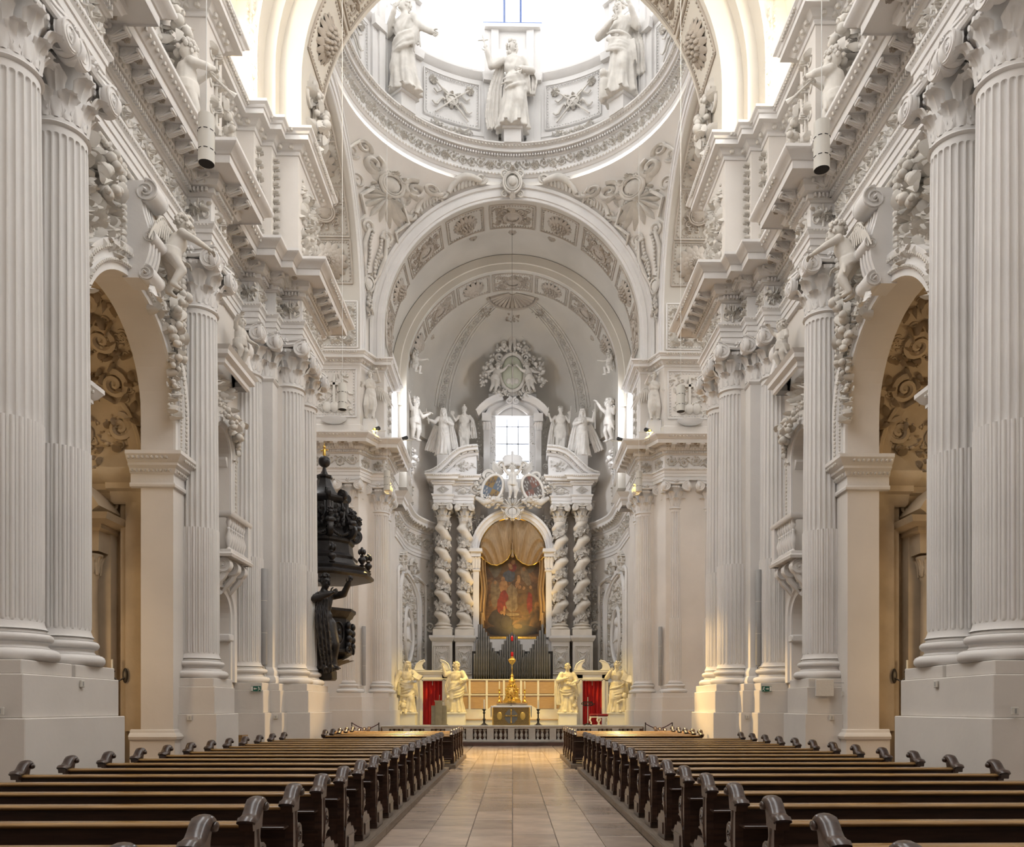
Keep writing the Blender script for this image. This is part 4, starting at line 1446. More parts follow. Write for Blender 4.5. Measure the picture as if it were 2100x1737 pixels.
# ---- transept arches and far crossing piers
CY = 28.3
for s in (-1, 1):
    fr = arc_frames((6.3, CY, ZC), 5.05, 'x', 44, stilt=1.5)
    ta = mk('ceiling_transept_arch_%s' % SIDE[s][1], ringsweep(fr, [(0, 0), (.62, 0), (.62, .06), (.9, .06), (.9, 2.6), (0, 2.6), (0, 0)]), 'conch', s=s, kind='structure')
    mk('archivolt', ringsweep(fr, [(0, 0), (0, -.05), (.12, -.05), (.14, -.10), (.34, -.10), (.36, -.05), (.52, -.05), (.54, -.12), (.62, -.12), (.64, 0)]), 'stucco', ta, s=s)
    coffered(ta, (s * 6.3, CY, ZC), 5.05, 'x', s * 0.1, s * 2.2, [(22, 'ros'), (42, 'rel'), (61, 'ros'), (80, 'rel'), (99, 'ros'), (118, 'rel'), (138, 'ros')], 51, rose=(ros_big, ros_big), ros=1.6, rel=1.75)
    mb = MB()
    T = lambda u, v, n: (s * (7.4 + u), CY + 5.05 - n, 17.4 + v)
    mb.add(cartouche(1.2, 1.5, .14), T); mb.add(thicket(1.8, 1.7, 66, 60, .12, .35), T)
    mk('relief_panel', mb, 'relief', ta, angle=60)
    mk('coffer_frame', coffer_frame(T, 2.0, 1.9), 'stucco', ta)

FAR = [(10.5, 33.7), (6.39, 33.7), (6.03, 34.5), (5.44, 34.5), (5.44, 36.8), (6.2, 36.8)]
def far_pier(s):
    nm = SIDE[s][1]
    root = mk('wall_crossing_' + nm, sweep(FAR, [(-.10, 0), (-.10, 11.2)], caps=False), 'wall', s=s, smooth=False, kind='structure')
    mk('pedestal', sweep(FAR, [(.26, 0), (.26, 1.46), (.20, 1.47), (.20, 2.02), (.14, 2.03), (.14, 2.2), (-.5, 2.2)]), 'wall', root, s=s, smooth=False)
    entablature('trim_%d' % (3 if s < 0 else 4), FAR, s, seed=31, mod_step=.52)
    ap = [(10.5, 33.8), (6.39, 33.8), (6.05, 34.55), (5.50, 34.55), (5.50, 36.8), (6.2, 36.8)]
    at = mk('attic_wall', sweep(ap, [(-.4, 12.8), (.05, 12.8), (.05, 13.4), (.02, 13.44), (0, 13.46), (0, 15.95), (-.4, 15.95)]), 'wall', root, s=s, smooth=False)
    c2 = mk('attic_cornice', sweep(ap, IMPOST2), 'stucco', at, s=s, angle=25)
    e = MB()
    for st, z, o, r in ((.16, 16.06, .14, .06), (.10, 16.31, .42, .04)):
        for x, y, zz, t, nr in spaced(ap, st, z, o): e.add(ell((x, y, zz), r, 6, 4))
    mk('egg_moulding', e, 'relief', c2, s=s, kind='stuff')
    # cross panel with frame
    T = lambda u, v, n: (s * (7.45) + u, 33.8 - n, 14.75 + v)
    mk('panel_frame', coffer_frame(T, 1.8, 2.0), 'stucco', at)
    mb = MB()
    mb.add(box(-.05, .05, -.55, .75, .05, .13), T); mb.add(box(-.36, .36, .30, .40, .05, .13), T)
    for k in (-1, 0, 1): mb.add(ell((k * .3, -.6, .03), (.2, .24, .12), 10, 7), T)
    mb.add(thicket(1.5, 1.7, 70 + s, 46, .06, .3), lambda u, v, n: T(u, v, n))
    mk('cross_relief', mb, 'relief', at, angle=60)
    # soffit bowl under the panel
    mk('bowl', lathe([(0, -.22), (.3, -.18), (.5, -.08), (.56, 0), (.5, .02), (0, .02)], 20), 'stucco', at, loc=(s * 7.45, 33.62, 13.62), scale=(1, .6, 1))
    mb = MB(); mb.add(candelabrum(.5, 2.2, 23, .1), lambda u, v, n: (s * (5.50 - n), 35.7 + u, 13.6 + v)); mk('attic_relief', mb, 'relief', at, angle=60)
    for x, y, t in ((6.86, 34.12, 'fluted column on the transept face of the far crossing pier'), (5.74, 34.92, 'fluted column framing the choir arch'), (5.86, 36.25, 'fluted column on the inner face of the choir arch pier'), (8.3, 34.12, 'fluted column in the transept corner behind the crossing')):
        make_column(s * x, y, t + (' behind the pulpit' if s < 0 else ' away from the pulpit'), group='giant columns of the choir arch')
    return root
for s in (-1, 1): far_pier(s)

# ---- choir arch, choir vault, apse arch
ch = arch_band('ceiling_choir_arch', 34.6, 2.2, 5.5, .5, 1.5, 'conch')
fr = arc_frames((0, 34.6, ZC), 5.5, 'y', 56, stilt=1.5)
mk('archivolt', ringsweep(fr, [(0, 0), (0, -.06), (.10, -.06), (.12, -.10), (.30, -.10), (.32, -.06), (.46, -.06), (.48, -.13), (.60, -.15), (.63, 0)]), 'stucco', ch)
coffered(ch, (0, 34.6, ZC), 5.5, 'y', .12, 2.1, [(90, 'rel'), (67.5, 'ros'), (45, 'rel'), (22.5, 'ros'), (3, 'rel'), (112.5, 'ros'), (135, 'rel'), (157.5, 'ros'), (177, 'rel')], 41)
arch_band('choir_vault', 36.8, 2.8, 5.95, .2, 1.5, 'conch', parent=ch)
bmb = MB()
for a in (72, 90, 108):
    bmb.add(rosette(.2, .12, 8, 2), arcmap((0, 37.7, ZC), 5.95, 'y', R(a)))
mk('vault_boss', bmb, 'coffer', ch)
ch2 = arch_band('ceiling_apse_arch', 39.6, 2.1, 5.2, 1.0, 1.5, 'conch')
fr = arc_frames((0, 39.6, ZC), 5.2, 'y', 50, stilt=1.5)
mk('archivolt', ringsweep(fr, [(0, 0), (0, -.05), (.3, -.05), (.33, -.1), (.72, -.1), (.75, 0)]), 'cream', ch2)
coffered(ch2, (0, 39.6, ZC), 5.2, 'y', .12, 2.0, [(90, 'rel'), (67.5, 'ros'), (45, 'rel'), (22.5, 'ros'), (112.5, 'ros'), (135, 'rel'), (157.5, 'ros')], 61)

# extrados ornament of the choir arch: leafy scrolls and central cartouche
orn = MB()
FY = 34.40
for s in (-1, 1):
    for a0, ln in ((78, 14), (62, 13), (47, 16), (28, 12)):
        pts = []
        for i in range(15):
            t = i / 14
            a = R(a0 - ln * t)
            rr = 6.18 + .36 * sin(PI * t) + .05
            pts.append((s * rr * cos(a), FY - .1, ZC + rr * sin(a)))
        orn.add(tube(pts, [.09 + .10 * sin(PI * i / 14) for i in range(15)], 7))
        for aa, d in ((a0, 1), (a0 - ln, -1)):
            c = (s * 6.38 * cos(R(aa)), 6.38 * sin(R(aa)))
            orn.add(spiral((c[0], c[1]), .24, 1.5, .07, d * s, 0, end=.2), lambda u, v, n: (u, FY - n, ZC + v))
        for k in range(9):
            a = R(a0 - ln * (k + .5) / 9)
            orn.add(leafblade((s * 6.2 * cos(a), 6.2 * sin(a)), math.atan2(sin(a), s * cos(a)) + s * .5, .42, .09, .14, s * .8, 4), lambda u, v, n: (u, FY - n, ZC + v))
orn.add(cartouche(1.05, 1.25, .3), lambda u, v, n: (u, FY - .05 - n, ZC + 6.0 + v))
orn.add(ell((0, FY - .28, ZC + 6.0), (.18, .14, .2), 10, 7))
mk('arch_crest', orn, 'relief', ch, angle=60)

# ---- pendentives
def pend_pt(s, side, a, t, n=0.0, RE=6.1):
    """t 0..1 from transept arch edge to choir arch edge, a angle of the arch (0 springing .. 90 crown)."""
    ca = cos(max(a, 0))
    z = ZC + RE * (sin(a) if a > 0 else a)
    rt = 5.65 * ca; rc = 6.1 * ca
    zz = z
    p0 = Vector((6.3, rt)); p1 = Vector((rc, 6.3))
    a0 = math.atan2(p0.y, p0.x); a1 = math.atan2(p1.y, p1.x)
    an = a0 + (a1 - a0) * t
    r0, r1 = p0.length, p1.length
    lin = p0.lerp(p1, t).length
    rr = (r0 + (r1 - r0) * t)
    k = max(0, sin(a))
    rad = lin * (1 - k) + rr * k
    rad -= n
    return (s * rad * cos(an), CY + side * rad * sin(an), zz)
for s in (-1, 1):
    for side in (1, -1):
        p = mk('ceiling_pendentive', grid(lambda u, v: pend_pt(s, side, -.27 + (R(88.5) + .27) * v, u), 18, 32), 'wall', kind='structure')
        if side < 0: continue
        mb = MB()
        def TP(t0, a0, sc):
            def f(u, v, n):
                a = a0 + v / 6.1 * sc; z_r = max(.15, 1.0)
                w = 6.1 * max(.12, (math.atan2(6.3, 6.1 * cos(a)) - math.atan2(5.65 * cos(a), 6.3)))
                return pend_pt(s, 1, a, t0 + (u * sc) / w * (1 if s < 0 else -1) * (1 if s < 0 else -1), n * sc)
            return f
        T1 = TP(.5, R(57), 1.3)
        mb.add(shell(1.3, .9, 9, .18), lambda u, v, n: T1(u, -v - .5, n))
        mb.add(cartouche(1.1, 1.2, .2), T1)
        for q in (-1, 1):
            mb.add(spiral((q * .75, .35), .42, 1.6, .11, q, PI / 2, end=.15), T1)
            mb.add(spiral((q * 1.25, .75), .3, 1.4, .08, -q, 0, end=.2), T1)
            mb.add(tube([T1(q * .5, -.5, .1), T1(q * .8, -1.0, .1), T1(q * .5, -1.5, .1), T1(q * .7, -1.9, .1)], [.1, .09, .07, .04], 6))
            mb.add(spiral((q * 1.0, -.6), .3, 1.5, .05, q, -PI / 2, end=.2), T1)
            for k in range(5):
                mb.add(leafblade((q * .4, -.1 + .1 * k), (PI / 2 - q * (1.0 + .25 * k)), .6, .12, .14, q * .7), T1)
        T2 = TP(.5, R(25), 1.15)
        for q in (-1, 1):
            mb.add(tube([T2(q * .32, .9, .08), T2(q * .40, .3, .1), T2(q * .30, -.3, .1), T2(q * .18, -.8, .06)], [.08, .1, .09, .05], 6))
            mb.add(spiral((q * .32, 1.0), .24, 1.5, .06, q, -PI / 2, end=.2), T2)
            for k in range(12):
                mb.add(ell(T2(q * (.15 + .04 * sin(k * .6)), .9 - k * .13, .07), .075, 6, 5))
        mb.add(thicket(1.6, 1.0, 140, 34, .16, .3), lambda u, v, n: T1(u, v + .1, n))
        for q in (-1, 1):
            mb.add(tube([T1(q * (1.35 + .12 * k), .95 - .28 * k + .12 * sin(k * 1.3), .06) for k in range(6)], [.05, .06, .06, .05, .04, .03], 5))
            mb.add(spiral((q * 1.5, .2), .26, 1.5, .05, q, 0, end=.2), T1)
        mb.add(cartouche(.6, .7, .14), lambda u, v, n: T2(u, v - .9, n))
        mb.add(swag([(0, -1.3, .05), (.05, -1.7, .1), (0, -2.2, .06)], .14, 5), T2)
        mk('pendentive_relief', mb, 'relief', p, angle=60)

# ---- dome ring and drum
def ringpath(r, n=96): return [(r * cos(2 * PI * i / n), CY + r * sin(2 * PI * i / n)) for i in range(n)]
RP = ringpath(6.3)
RING = [(-.35, 24.15), (.0, 24.15), (0, 24.30), (.04, 24.32), (.09, 24.40), (.12, 24.42), (.12, 24.50), (.06, 24.54), (.04, 24.58), (.04, 25.10), (.12, 25.14), (.12, 25.24), (.30, 25.27), (.30, 25.40), (.36, 25.46), (.46, 25.52), (.46, 25.58), (-.45, 25.60)]
ring = mk('trim_5', sweep(RP, RING, closed=True), 'stucco', angle=25, kind='structure')
mb = MB()
L = 2 * PI * 6.26
for i in range(20):
    a0 = 2 * PI * i / 20
    T = lambda u, v, n: ((6.26 - n) * cos(a0 + u / 6.26), CY + (6.26 - n) * sin(a0 + u / 6.26), 24.84 + v)
    mb.add(rinceau(L / 20, .46, 200 + i % 3, hh=.10), T)
    mb.add(flower((L / 40, 0), .17, .16, 7, 2), T)
    mb.add(thicket(L / 20, .42, 210 + i % 4, 16, .09, .5), lambda u, v, n: T(u + L / 40, v, n))
mk('ring_garland', mb, 'relief', ring, angle=60)
e = MB(); d = MB()
for i in range(260):
    a = 2 * PI * i / 260
    e.add(ell((6.19 * cos(a), CY + 6.19 * sin(a), 24.45), .05, 6, 4)); e.add(ell((5.90 * cos(a), CY + 5.90 * sin(a), 25.46), .045, 6, 4))
for i in range(330):
    a = 2 * PI * i / 330
    d.add(box(-.035, .07, -.035, .035, -.04, .04), T3((6.14 * cos(a), CY + 6.14 * sin(a), 25.19), a + PI))
mk('egg_moulding', e, 'relief', ring, kind='stuff')
mk('dentils', d, 'stucco', ring, smooth=False, kind='stuff')

drum = mk('wall_drum', sweep(ringpath(6.75), [(0, 25.5), (0, 26.3), (.05, 26.32), (.05, 26.5), (0, 26.52), (0, 28.75), (.05, 28.78), (.16, 28.92), (.2, 28.98), (.2, 29.05), (-.25, 29.06), (-.25, 25.5)], closed=True), 'stucco', angle=25, kind='structure')
STAT = [0, -46, 46, -92, 92, 138, -138, 180]
def dp(phi, r, z=0, off=0.0):
    """point on the drum: phi 0 = far side, positive to +x."""
    a = R(phi)
    return (r * sin(a) + off * cos(a), CY + r * cos(a) - off * sin(a), z)
def drum_T(phi, r, zc):
    return lambda u, v, n: (( (r - n) * sin(R(phi) + u / r)), CY + (r - n) * cos(R(phi) + u / r), zc + v)
for p in STAT:
    T = drum_T(p, 6.75, 0)
    mb = MB()
    for u0, u1, n1 in ((-.95, -.62, .22), (.62, .95, .22), (-1.25, -.95, .12), (.95, 1.25, .12)):
        mb.add(box(u0, u1, 25.6, 30.9, 0, n1), T)
    mb.add(box(-1.25, 1.25, 30.9, 31.05, 0, .3), T); mb.add(box(-.62, .62, 30.15, 30.9, 0, .1), T)
    pl = mk('niche_pilasters', mb, 'stucco', drum, smooth=False)
    mb = MB()
    fr = [((.55 * cos(PI * i / 12), 29.55 + .55 * sin(PI * i / 12), .05), (cos(PI * i / 12), sin(PI * i / 12), 0), (0, 0, 1)) for i in range(13)]
    mb.add(ringsweep([((.55, 26.3, .05), (1, 0, 0), (0, 0, 1))] + fr + [((-.55, 26.3, .05), (-1, 0, 0), (0, 0, 1))], [(0, 0), (0, .05), (.07, .05), (.09, 0)]), T)
    mk('niche_frame', mb, 'stucco', pl)
    mb = MB()
    for sg in (-1, 1): mb.add(prism([(sg * .60, 28.6), (sg * 1.30, 28.6), (sg * 1.36, 28.95), (sg * .6, 28.95)], .12, .32, 'z'), T)
    mk('pilaster_cap', mb, 'stucco', pl, smooth=False)
    mb = MB(); mb.add(box(-.42, .42, 25.55, 26.1, .12, .95), T); mb.add(box(-.50, .50, 26.1, 26.2, .05, 1.02), T)
    mk('statue_plinth', mb, 'stucco', drum, smooth=False)
for p in (-23, 23, -69, 69):
    T = drum_T(p, 6.70, 27.55)
    mk('panel_frame', coffer_frame(T, 2.5, 1.9), 'stucco', drum)
    mb = MB()
    for q in (-1, 1):
        mb.add(tube([T(q * .85, .65, .06), T(0, -.05, .10), T(-q * .75, -.75, .06)], .035, 5))
        mb.add(flower((q * .82, .62), .2, .14, 8, 2), T)
        mb.add(tube([T(q * (.3 + .12 * k), -.1 - .06 * k + .12 * sin(k * 1.4), .06) for k in range(6)], [.05, .06, .05, .06, .04, .03], 5))
        mb.add(tube([T(q * (.25 + .14 * k), .3 - .03 * k + .1 * sin(k * 1.7), .05) for k in range(5)], .04, 5))
    mb.add(cartouche(.7, .62, .15), T)
    mk('trophy_relief', mb, 'relief', drum, angle=60)
    T2 = drum_T(p, 6.72, 26.25)
    mb = MB(); mb.add(swag([(-.9, .1, .04), (-.5, -.1, .1), (0, -.2, .14), (.5, -.1, .1), (.9, .1, .04)], .14, 12, .5, .25), T2)
    for q in (-1, 1): mb.add(leafblade((q * .2, -.1), PI / 2 - q * 1.2, .8, .1, .1, q * .6), T2)
    mk('palm_relief', mb, 'relief', drum, angle=60)
# dome windows above the niches: glazing bars and panes
for wi, p in enumerate((0, -46, 46)):
    T = drum_T(p, 7.0, 0)
    win = empty('window_%d' % (4 + wi), kind='structure')
    for u in (-.36, .36):
        mb = MB(); mb.add(box(u - .05, u + .05, 31.05, 37, 0, .08), T); mk('glazing_bar', mb, 'bar_blue', win, smooth=False)
    for z in (31.5, 33.0, 34.5, 36):
        mb = MB(); mb.add(box(-1.3, 1.3, z, z + .025, 0, .03), T); mk('glazing_bar', mb, 'bar_blue', win, smooth=False)
    mb = MB(); mb.add(box(-1.4, 1.4, 31.05, 37, -.03, -.01), T); mk('window_pane', mb, 'glass', win, smooth=False)
# ================================================================ shell behind and around the camera
def shell_walls():
    w = mk('wall_back', box(-7.5, 7.5, -4.3, -4.0, 0, 25), 'bounce_brown', smooth=False, kind='structure')
    for s in (-1, 1):
        mk('wall_nave_end', box(6.85, 7.5, -4.0, 6.0, 0, 16.4), 'wall', w, s=s, smooth=False)
        mk('wall_transept_' + SIDE[s][1], box(11.0, 11.3, 23.0, 34.0, 0, 20.5), 'wall', s=s, smooth=False, kind='structure')
        mk('wall_transept_side_' + SIDE[s][1], box(8.6, 11.3, 22.9, 23.15, 0, 23), 'wall', s=s, smooth=False, kind='structure')
    fr = arc_frames((0, -4.0, ZC), 7.0, 'y', 30, R(52), R(128))
    mk('ceiling_nave', ringsweep(fr, [(0, 0), (.3, 0), (.3, 22.7), (0, 22.7), (0, 0)]), 'wall', kind='structure')
shell_walls()
# upper drum piers and the dome shell above the windows
for p in STAT:
    mb = MB(); mb.add(box(-.9, .9, 29.06, 37.5, -.35, .05), drum_T(p + 23, 6.95, 0)); mk('drum_pier', mb, 'stucco', drum, smooth=False)
dome = mk('ceiling_dome', lathe([(7.0, 37.0), (6.85, 37.0), (6.8, 37.6)] + [(6.75 * cos(R(a)), 37.6 + 7.2 * sin(R(a))) for a in range(5, 76, 7)], 48), 'stucco', loc=(0, CY, 0), kind='structure')

# ================================================================ choir and apse
APR = 5.6
def apath(n=22):
    return [(APR, 36.8), (APR, 38.3), (APR, 39.8), (APR, 41.3)] + [(APR * cos(PI / 2 * i / n), 41.3 + APR * sin(PI / 2 * i / n)) for i in range(1, n + 1)]
def apT(s0, zc, sgn=1):
    """(u,v,n) on the choir/apse wall; arclength from (5.6,36.8)."""
    def f(u, v, n):
        q = s0 + u
        if q <= 4.5: return (sgn * (APR - n), 36.8 + q, zc + v)
        a = (q - 4.5) / APR
        return (sgn * (APR - n) * cos(a), 41.3 + (APR - n) * sin(a), zc + v)
    return f

def apse_side(s):
    nm = SIDE[s][1]
    P = apath()
    root = mk('wall_apse_' + nm, sweep(P, [(0, 0), (0, 12.4), (-.05, 12.4)], caps=False), 'wall', s=s, smooth=True, kind='structure')
    # upper wall: straight part with the choir window, then the curve, open at the apse window
    mk('choir_window_wall', prism(arch_poly(36.8, 39.7, 12.4, 18.2, 38.3, .95, 16.0), APR, APR + .35, 'x'), 'wall', root, s=s, smooth=False)
    mk('choir_window_sill', box(APR - .05, APR + .45, 37.2, 39.4, 12.4, 13.3), 'wall', root, s=s, smooth=False)
    up = [p for p in P if p[1] >= 39.7]
    mk('apse_wall_lower', sweep(up, [(0, 12.4), (0, 14.9)], caps=False), 'wall', root, s=s)
    up2 = [p for p in up if p[0] > 1.2] + [(1.15, 41.3 + sqrt(APR ** 2 - 1.15 ** 2))]
    mk('apse_wall_upper', sweep(up2, [(0, 14.9), (0, 18.4)], caps=False), 'wall', root, s=s)
    win = empty('window_%d' % (1 if s < 0 else 2), kind='structure')
    mk('window_pane', box(APR + .28, APR + .29, 37.3, 39.3, 13.2, 17.0), 'glass', win, s=s, smooth=False)
    for y in (37.9, 38.6): mk('glazing_bar', box(APR + .22, APR + .28, y - .02, y + .02, 13.2, 17.0), 'bar', win, s=s, smooth=False)
    for z in (14.3, 15.5): mk('glazing_bar', box(APR + .22, APR + .28, 37.3, 39.3, z - .02, z + .02), 'bar', win, s=s, smooth=False)
    # cornice of the apse wall with modillions, frieze and architrave
    i0 = 1
    Q = P[i0:]
    co = mk('apse_cornice', sweep(Q, [(-.05, 11.05), (.04, 11.07), (.08, 11.16), (.14, 11.2), (.14, 11.36), (.42, 11.36), (.42, 11.50), (.46, 11.54), (.56, 11.62), (.56, 11.70), (-.05, 11.72)]), 'stucco', root, s=s, angle=25)
    for x, y, z, t, nr in spaced(Q, .36, 11.36, .13)[:26]:
        a = math.atan2(nr.y, nr.x) - PI / 2
        link('modillion', modillion_far, co, loc=(s * x, y, z), rot=(0, 0, a if s > 0 else -a), scale=(.8, .75, .8))
    mk('apse_architrave', sweep(Q, [(-.05, 9.7), (.05, 9.72), (.05, 9.86), (.08, 9.88), (.08, 10.02), (.14, 10.1), (.14, 10.14), (-.05, 10.16)]), 'stucco', root, s=s, angle=25)
    mb = MB(); T = apT(1.6, 10.6, 1)
    mb.add(rinceau(6.4, .72, 77, hh=.13), T); mb.add(thicket(6.4, .66, 78, 60, .12, .3), lambda u, v, n: T(u + 3.2, v, n))
    mk('frieze_relief', mb, 'relief', root, s=s, angle=60)
    # small broken cornice over the choir door
    mk('door_cornice', sweep([(5.6, 37.0), (5.05, 37.0), (5.05, 38.3), (5.6, 38.3)], [(0, 10.9), (.03, 11.1), (.1, 11.16), (.1, 11.26), (.24, 11.4), (.3, 11.46), (-.2, 11.5)]), 'stucco', root, s=s, angle=25)
    # great relief panel: arched frame, oval medallion, figures and foliage
    T = apT(4.9, 5.6)
    def arched(w, z0, z1, hr, tube_r, nn=.06, cnt=18):
        pts = [T(-w, z0, nn), T(-w, (z0 + z1) / 2, nn), T(-w, z1, nn)]
        pts += [T(-w * cos(PI * i / cnt), z1 + hr * sin(PI * i / cnt), nn) for i in range(1, cnt)]
        pts += [T(w, z1, nn), T(w, (z0 + z1) / 2, nn), T(w, z0, nn)]
        pts += [T(w * (1 - 2 * i / 12), z0, nn) for i in range(1, 13)]
        return tube(pts, tube_r, 6)
    pan = mk('relief_frame', arched(2.05, -2.7, 1.3, 1.7, .14), 'stucco', root, s=s)
    mk('relief_frame_inner', arched(1.85, -2.55, 1.3, 1.55, .06), 'stucco', pan, s=s)
    mk('relief_border', arched(2.62, -3.4, 2.6, .5, .09), 'stucco', pan, s=s)
    mb = MB(); mb.add(thicket(3.5, 5.2, 83, 240, .13, .4), lambda u, v, n: T(u, v, n * (0.1 if (abs(u) / 1.05) ** 2 + ((v + .3) / 1.5) ** 2 < 1 else 1) * (1 if (abs(u) / 1.8) ** 2 + (max(0, v - .6) / 2.3) ** 2 < 1 else 0)))
    mk('foliage_relief', mb, 'relief', pan, s=s, angle=60, kind='stuff')
    for q in (-1, 1):
        mb = MB(); mb.add(thicket(.42, 5.8, 90 + q, 110, .09, .2), lambda u, v, n: T(u + q * 2.33, v - .2, n)); mk('border_relief', mb, 'relief', pan, s=s, angle=60, kind='stuff')
        mb = MB(); mb.add(spiral((q * 1.2, 3.4), .5, 1.6, .14, q, 0, end=.15), T); mb.add(thicket(1.2, 1.1, 94 + q, 40, .25, .4), lambda u, v, n: T(u + q * 1.3, v + 3.2, n)); mk('crest_relief', mb, 'relief', pan, s=s, angle=60, kind='stuff')
    md = MB(); n = 34
    md.add(tube([T(1.0 * cos(2 * PI * i / n), -.3 + 1.42 * sin(2 * PI * i / n), .16) for i in range(n)], .11, 6, closed=True))
    md.add(ell((0, -.3, .04), (.98, 1.40, .10), 24, 8), T)
    md.add(ell((0, .42, .16), (.22, .25, .16), 10, 8), T); md.add(ell((0, -.55, .12), (.46, .75, .2), 12, 8), T)
    md.add(capsule((-.26, 0, .16), (-.48, -.5, .2), .13, .1), T); md.add(capsule((-.48, -.5, .2), (.14, -.62, .28), .1, .09), T)
    mk('medallion', md, 'stucco', pan, s=s)
    # winged bracket and scroll console under the apse arch
    mk('arch_pier', box(5.2, 5.6, 39.6, 41.7, 12.4, 16.4), 'conch', root, s=s, smooth=False)
    mb = MB(); v, f = volute(.5, .3, 2.2); mb.add(([(5.25 + y, 40.6 + x, 13.2 + z) for x, y, z in v], f))
    mb.add(swag([(0, .4, .1), (.1, .9, .2), (0, 1.6, .12)], .22, 13), lambda u, v, n: (5.2 - n, 40.4 + u, 13.0 + v))
    mk('scroll_console', mb, 'stucco', root, s=s, angle=60)
    mb = MB(); mb.add(thicket(1.2, 1.3, 97, 60, .2, .5), apT(5.3, 12.7)); mk('trophy_relief', mb, 'relief', root, s=s, angle=60)
for s in (-1, 1): apse_side(s)

# conch with ribs
def conch_pt(az, el, n=0.0, Rr=5.2):
    r = Rr - n
    return (r * sin(az) * cos(el), 41.7 + r * cos(az) * cos(el), ZC + r * sin(el))
cv, cf = grid(lambda u, v: conch_pt(-PI / 2 + PI * u, R(90) * v), 64, 32)
cf = [q for q in cf if not (all(abs(cv[i][0]) < 1.15 and cv[i][2] < 19.4 for i in q))]
conch = mk('ceiling_conch', (cv, cf), 'conch', angle=60, kind='structure')
sk = MB(); sk.add(sweep([(5.2, 41.7)] + [(5.2 * cos(PI / 2 * i / 20), 41.7 + 5.2 * sin(PI / 2 * i / 20)) for i in range(1, 18)], [(-.45, 16.2), (0, 16.2), (0, 17.95)], caps=False))
for s in (-1, 1): mk('conch_base', sk, 'conch', conch, s=s)
for s in (-1, 1):
    az = s * R(50)
    def RT(u, v, n):            # u across in metres, v 0..1 along the rib
        el = R(4) + R(78) * v
        return conch_pt(az + u / (5.2 * max(.18, cos(el))) * (1 - .45 * v), el, n)
    mb = MB()
    for u0, w, h in ((-.55, .07, .06), (.55, .07, .06), (-.32, .05, .05), (.32, .05, .05)):
        for j in range(30):
            mb.add(box(u0 - w / 2, u0 + w / 2, j / 30, (j + .96) / 30, 0, h), RT)
    mk('rib_moulding', mb, 'relief', conch, smooth=False)
    mb = MB(); v, f = rinceau(6.8, .46, 55, hh=.08)
    mb.add(([(b, a / 6.8, c) for a, b, c in v], f), RT)
    mk('rib_relief', mb, 'relief', conch, angle=60)
mb = MB()
for k in range(13):
    a = -PI * .42 + PI * .84 * k / 12
    p0 = conch_pt(a, R(88), .03); p1 = conch_pt(a, R(77), .05)
    mb.add(tube([p0, p1], [.03, .12], 5))
mb.add(tube([conch_pt(-PI * .45 + PI * .9 * i / 20, R(75.5), .06) for i in range(21)], .09, 6))
for s in (-1, 0, 1):
    T = lambda u, v, n: conch_pt(s * R(48) + u / 2.2, R(68) + v / 5.2, n)
    mb.add(thicket(.9, .55, 120 + s, 22, .1, .3), T)
    mb.add(rosette(.16, .1, 8, 2), lambda u, v, n: conch_pt(s * R(84) * 1.0 + u / 4, R(52 if s == 0 else 36) + v / 5.2, n))
mk('shell_relief', mb, 'coffer', conch, angle=60)

# ================================================================ statues
def statue(name, label, loc, H, m='statue', rz=0, tab=None, folds=9, amp=.24, seed=1, belt=.63, arms=(), hd=None, hair='long', beard=False, extra=None, sashes=(), sheets=(), knee=None, feet=True, voxel=.0095, cat='statue', group=None, lean=0.0, parts=None, shear=3.0):
    mb = MB(); ap = MB()
    tb = tab or ROBE
    if lean: tb = [(z, rx, ry, cx + lean * sin(z * PI * 1.1), cy) for z, rx, ry, cx, cy in tb]
    mb.add(robe(tb, folds, amp, seed, shear, belt=belt))
    if knee:
        k = knee
        mb.add(capsule((k * .05, -.02, .48), (k * .075, -.085, .27), .075, .058, 10)); mb.add(capsule((k * .075, -.085, .27), (k * .08, -.03, .05), .058, .04, 10))
    if feet:
        for q in (-1, 1):
            mb.add(capsule((q * .06, -.05, .022), (q * .075, -.155, .016), .028, .02, 8))
            for t in range(5): ap.add(ell((q * .075 + (t - 2) * .008, -.172, .012), (.006, .011, .007), 5, 4))
    for a in arms: arm(mb, ap, *a[:3], **(a[3] if len(a) > 3 else {}))
    mb.add(capsule((lean * .3, 0, .82), (lean * .2, -.012, .90), .034, .03, 9))
    h = dict(c=(lean * .1, -.02, .925), k=1.0, turn=0, nod=0, tilt=0)
    h.update(hd or {})
    head(mb, ap, h['c'], h['k'], h['turn'], h['nod'], h['tilt'], hair, beard, seed)
    for sa in sashes: sash(mb, **sa)
    for sh in sheets: mb.add(sheet(*sh[0], **sh[1]))
    if extra: extra(mb, ap)
    o = finish(mb, ap, H, voxel)
    ob = mk(name, o, m, angle=75, loc=loc, rot=(0, 0, rz), label=label, cat=cat, group=group)
    return ob

def open_book(loc, w, h, rot, m, parent=None, name='book', **kw):
    mb = MB()
    mb.add(box(-w, 0, -.02, .02, 0, h), T3((0, 0, 0), .25)); mb.add(box(0, w, -.02, .02, 0, h), T3((0, 0, 0), -.25))
    mb.add(box(-w * .95, 0, -.05, -.02, h * .04, h * .96), T3((0, 0, 0), .25)); mb.add(box(0, w * .95, -.05, -.02, h * .04, h * .96), T3((0, 0, 0), -.25))
    return mk(name, mb, m, parent, smooth=False, loc=loc, rot=rot, **kw)

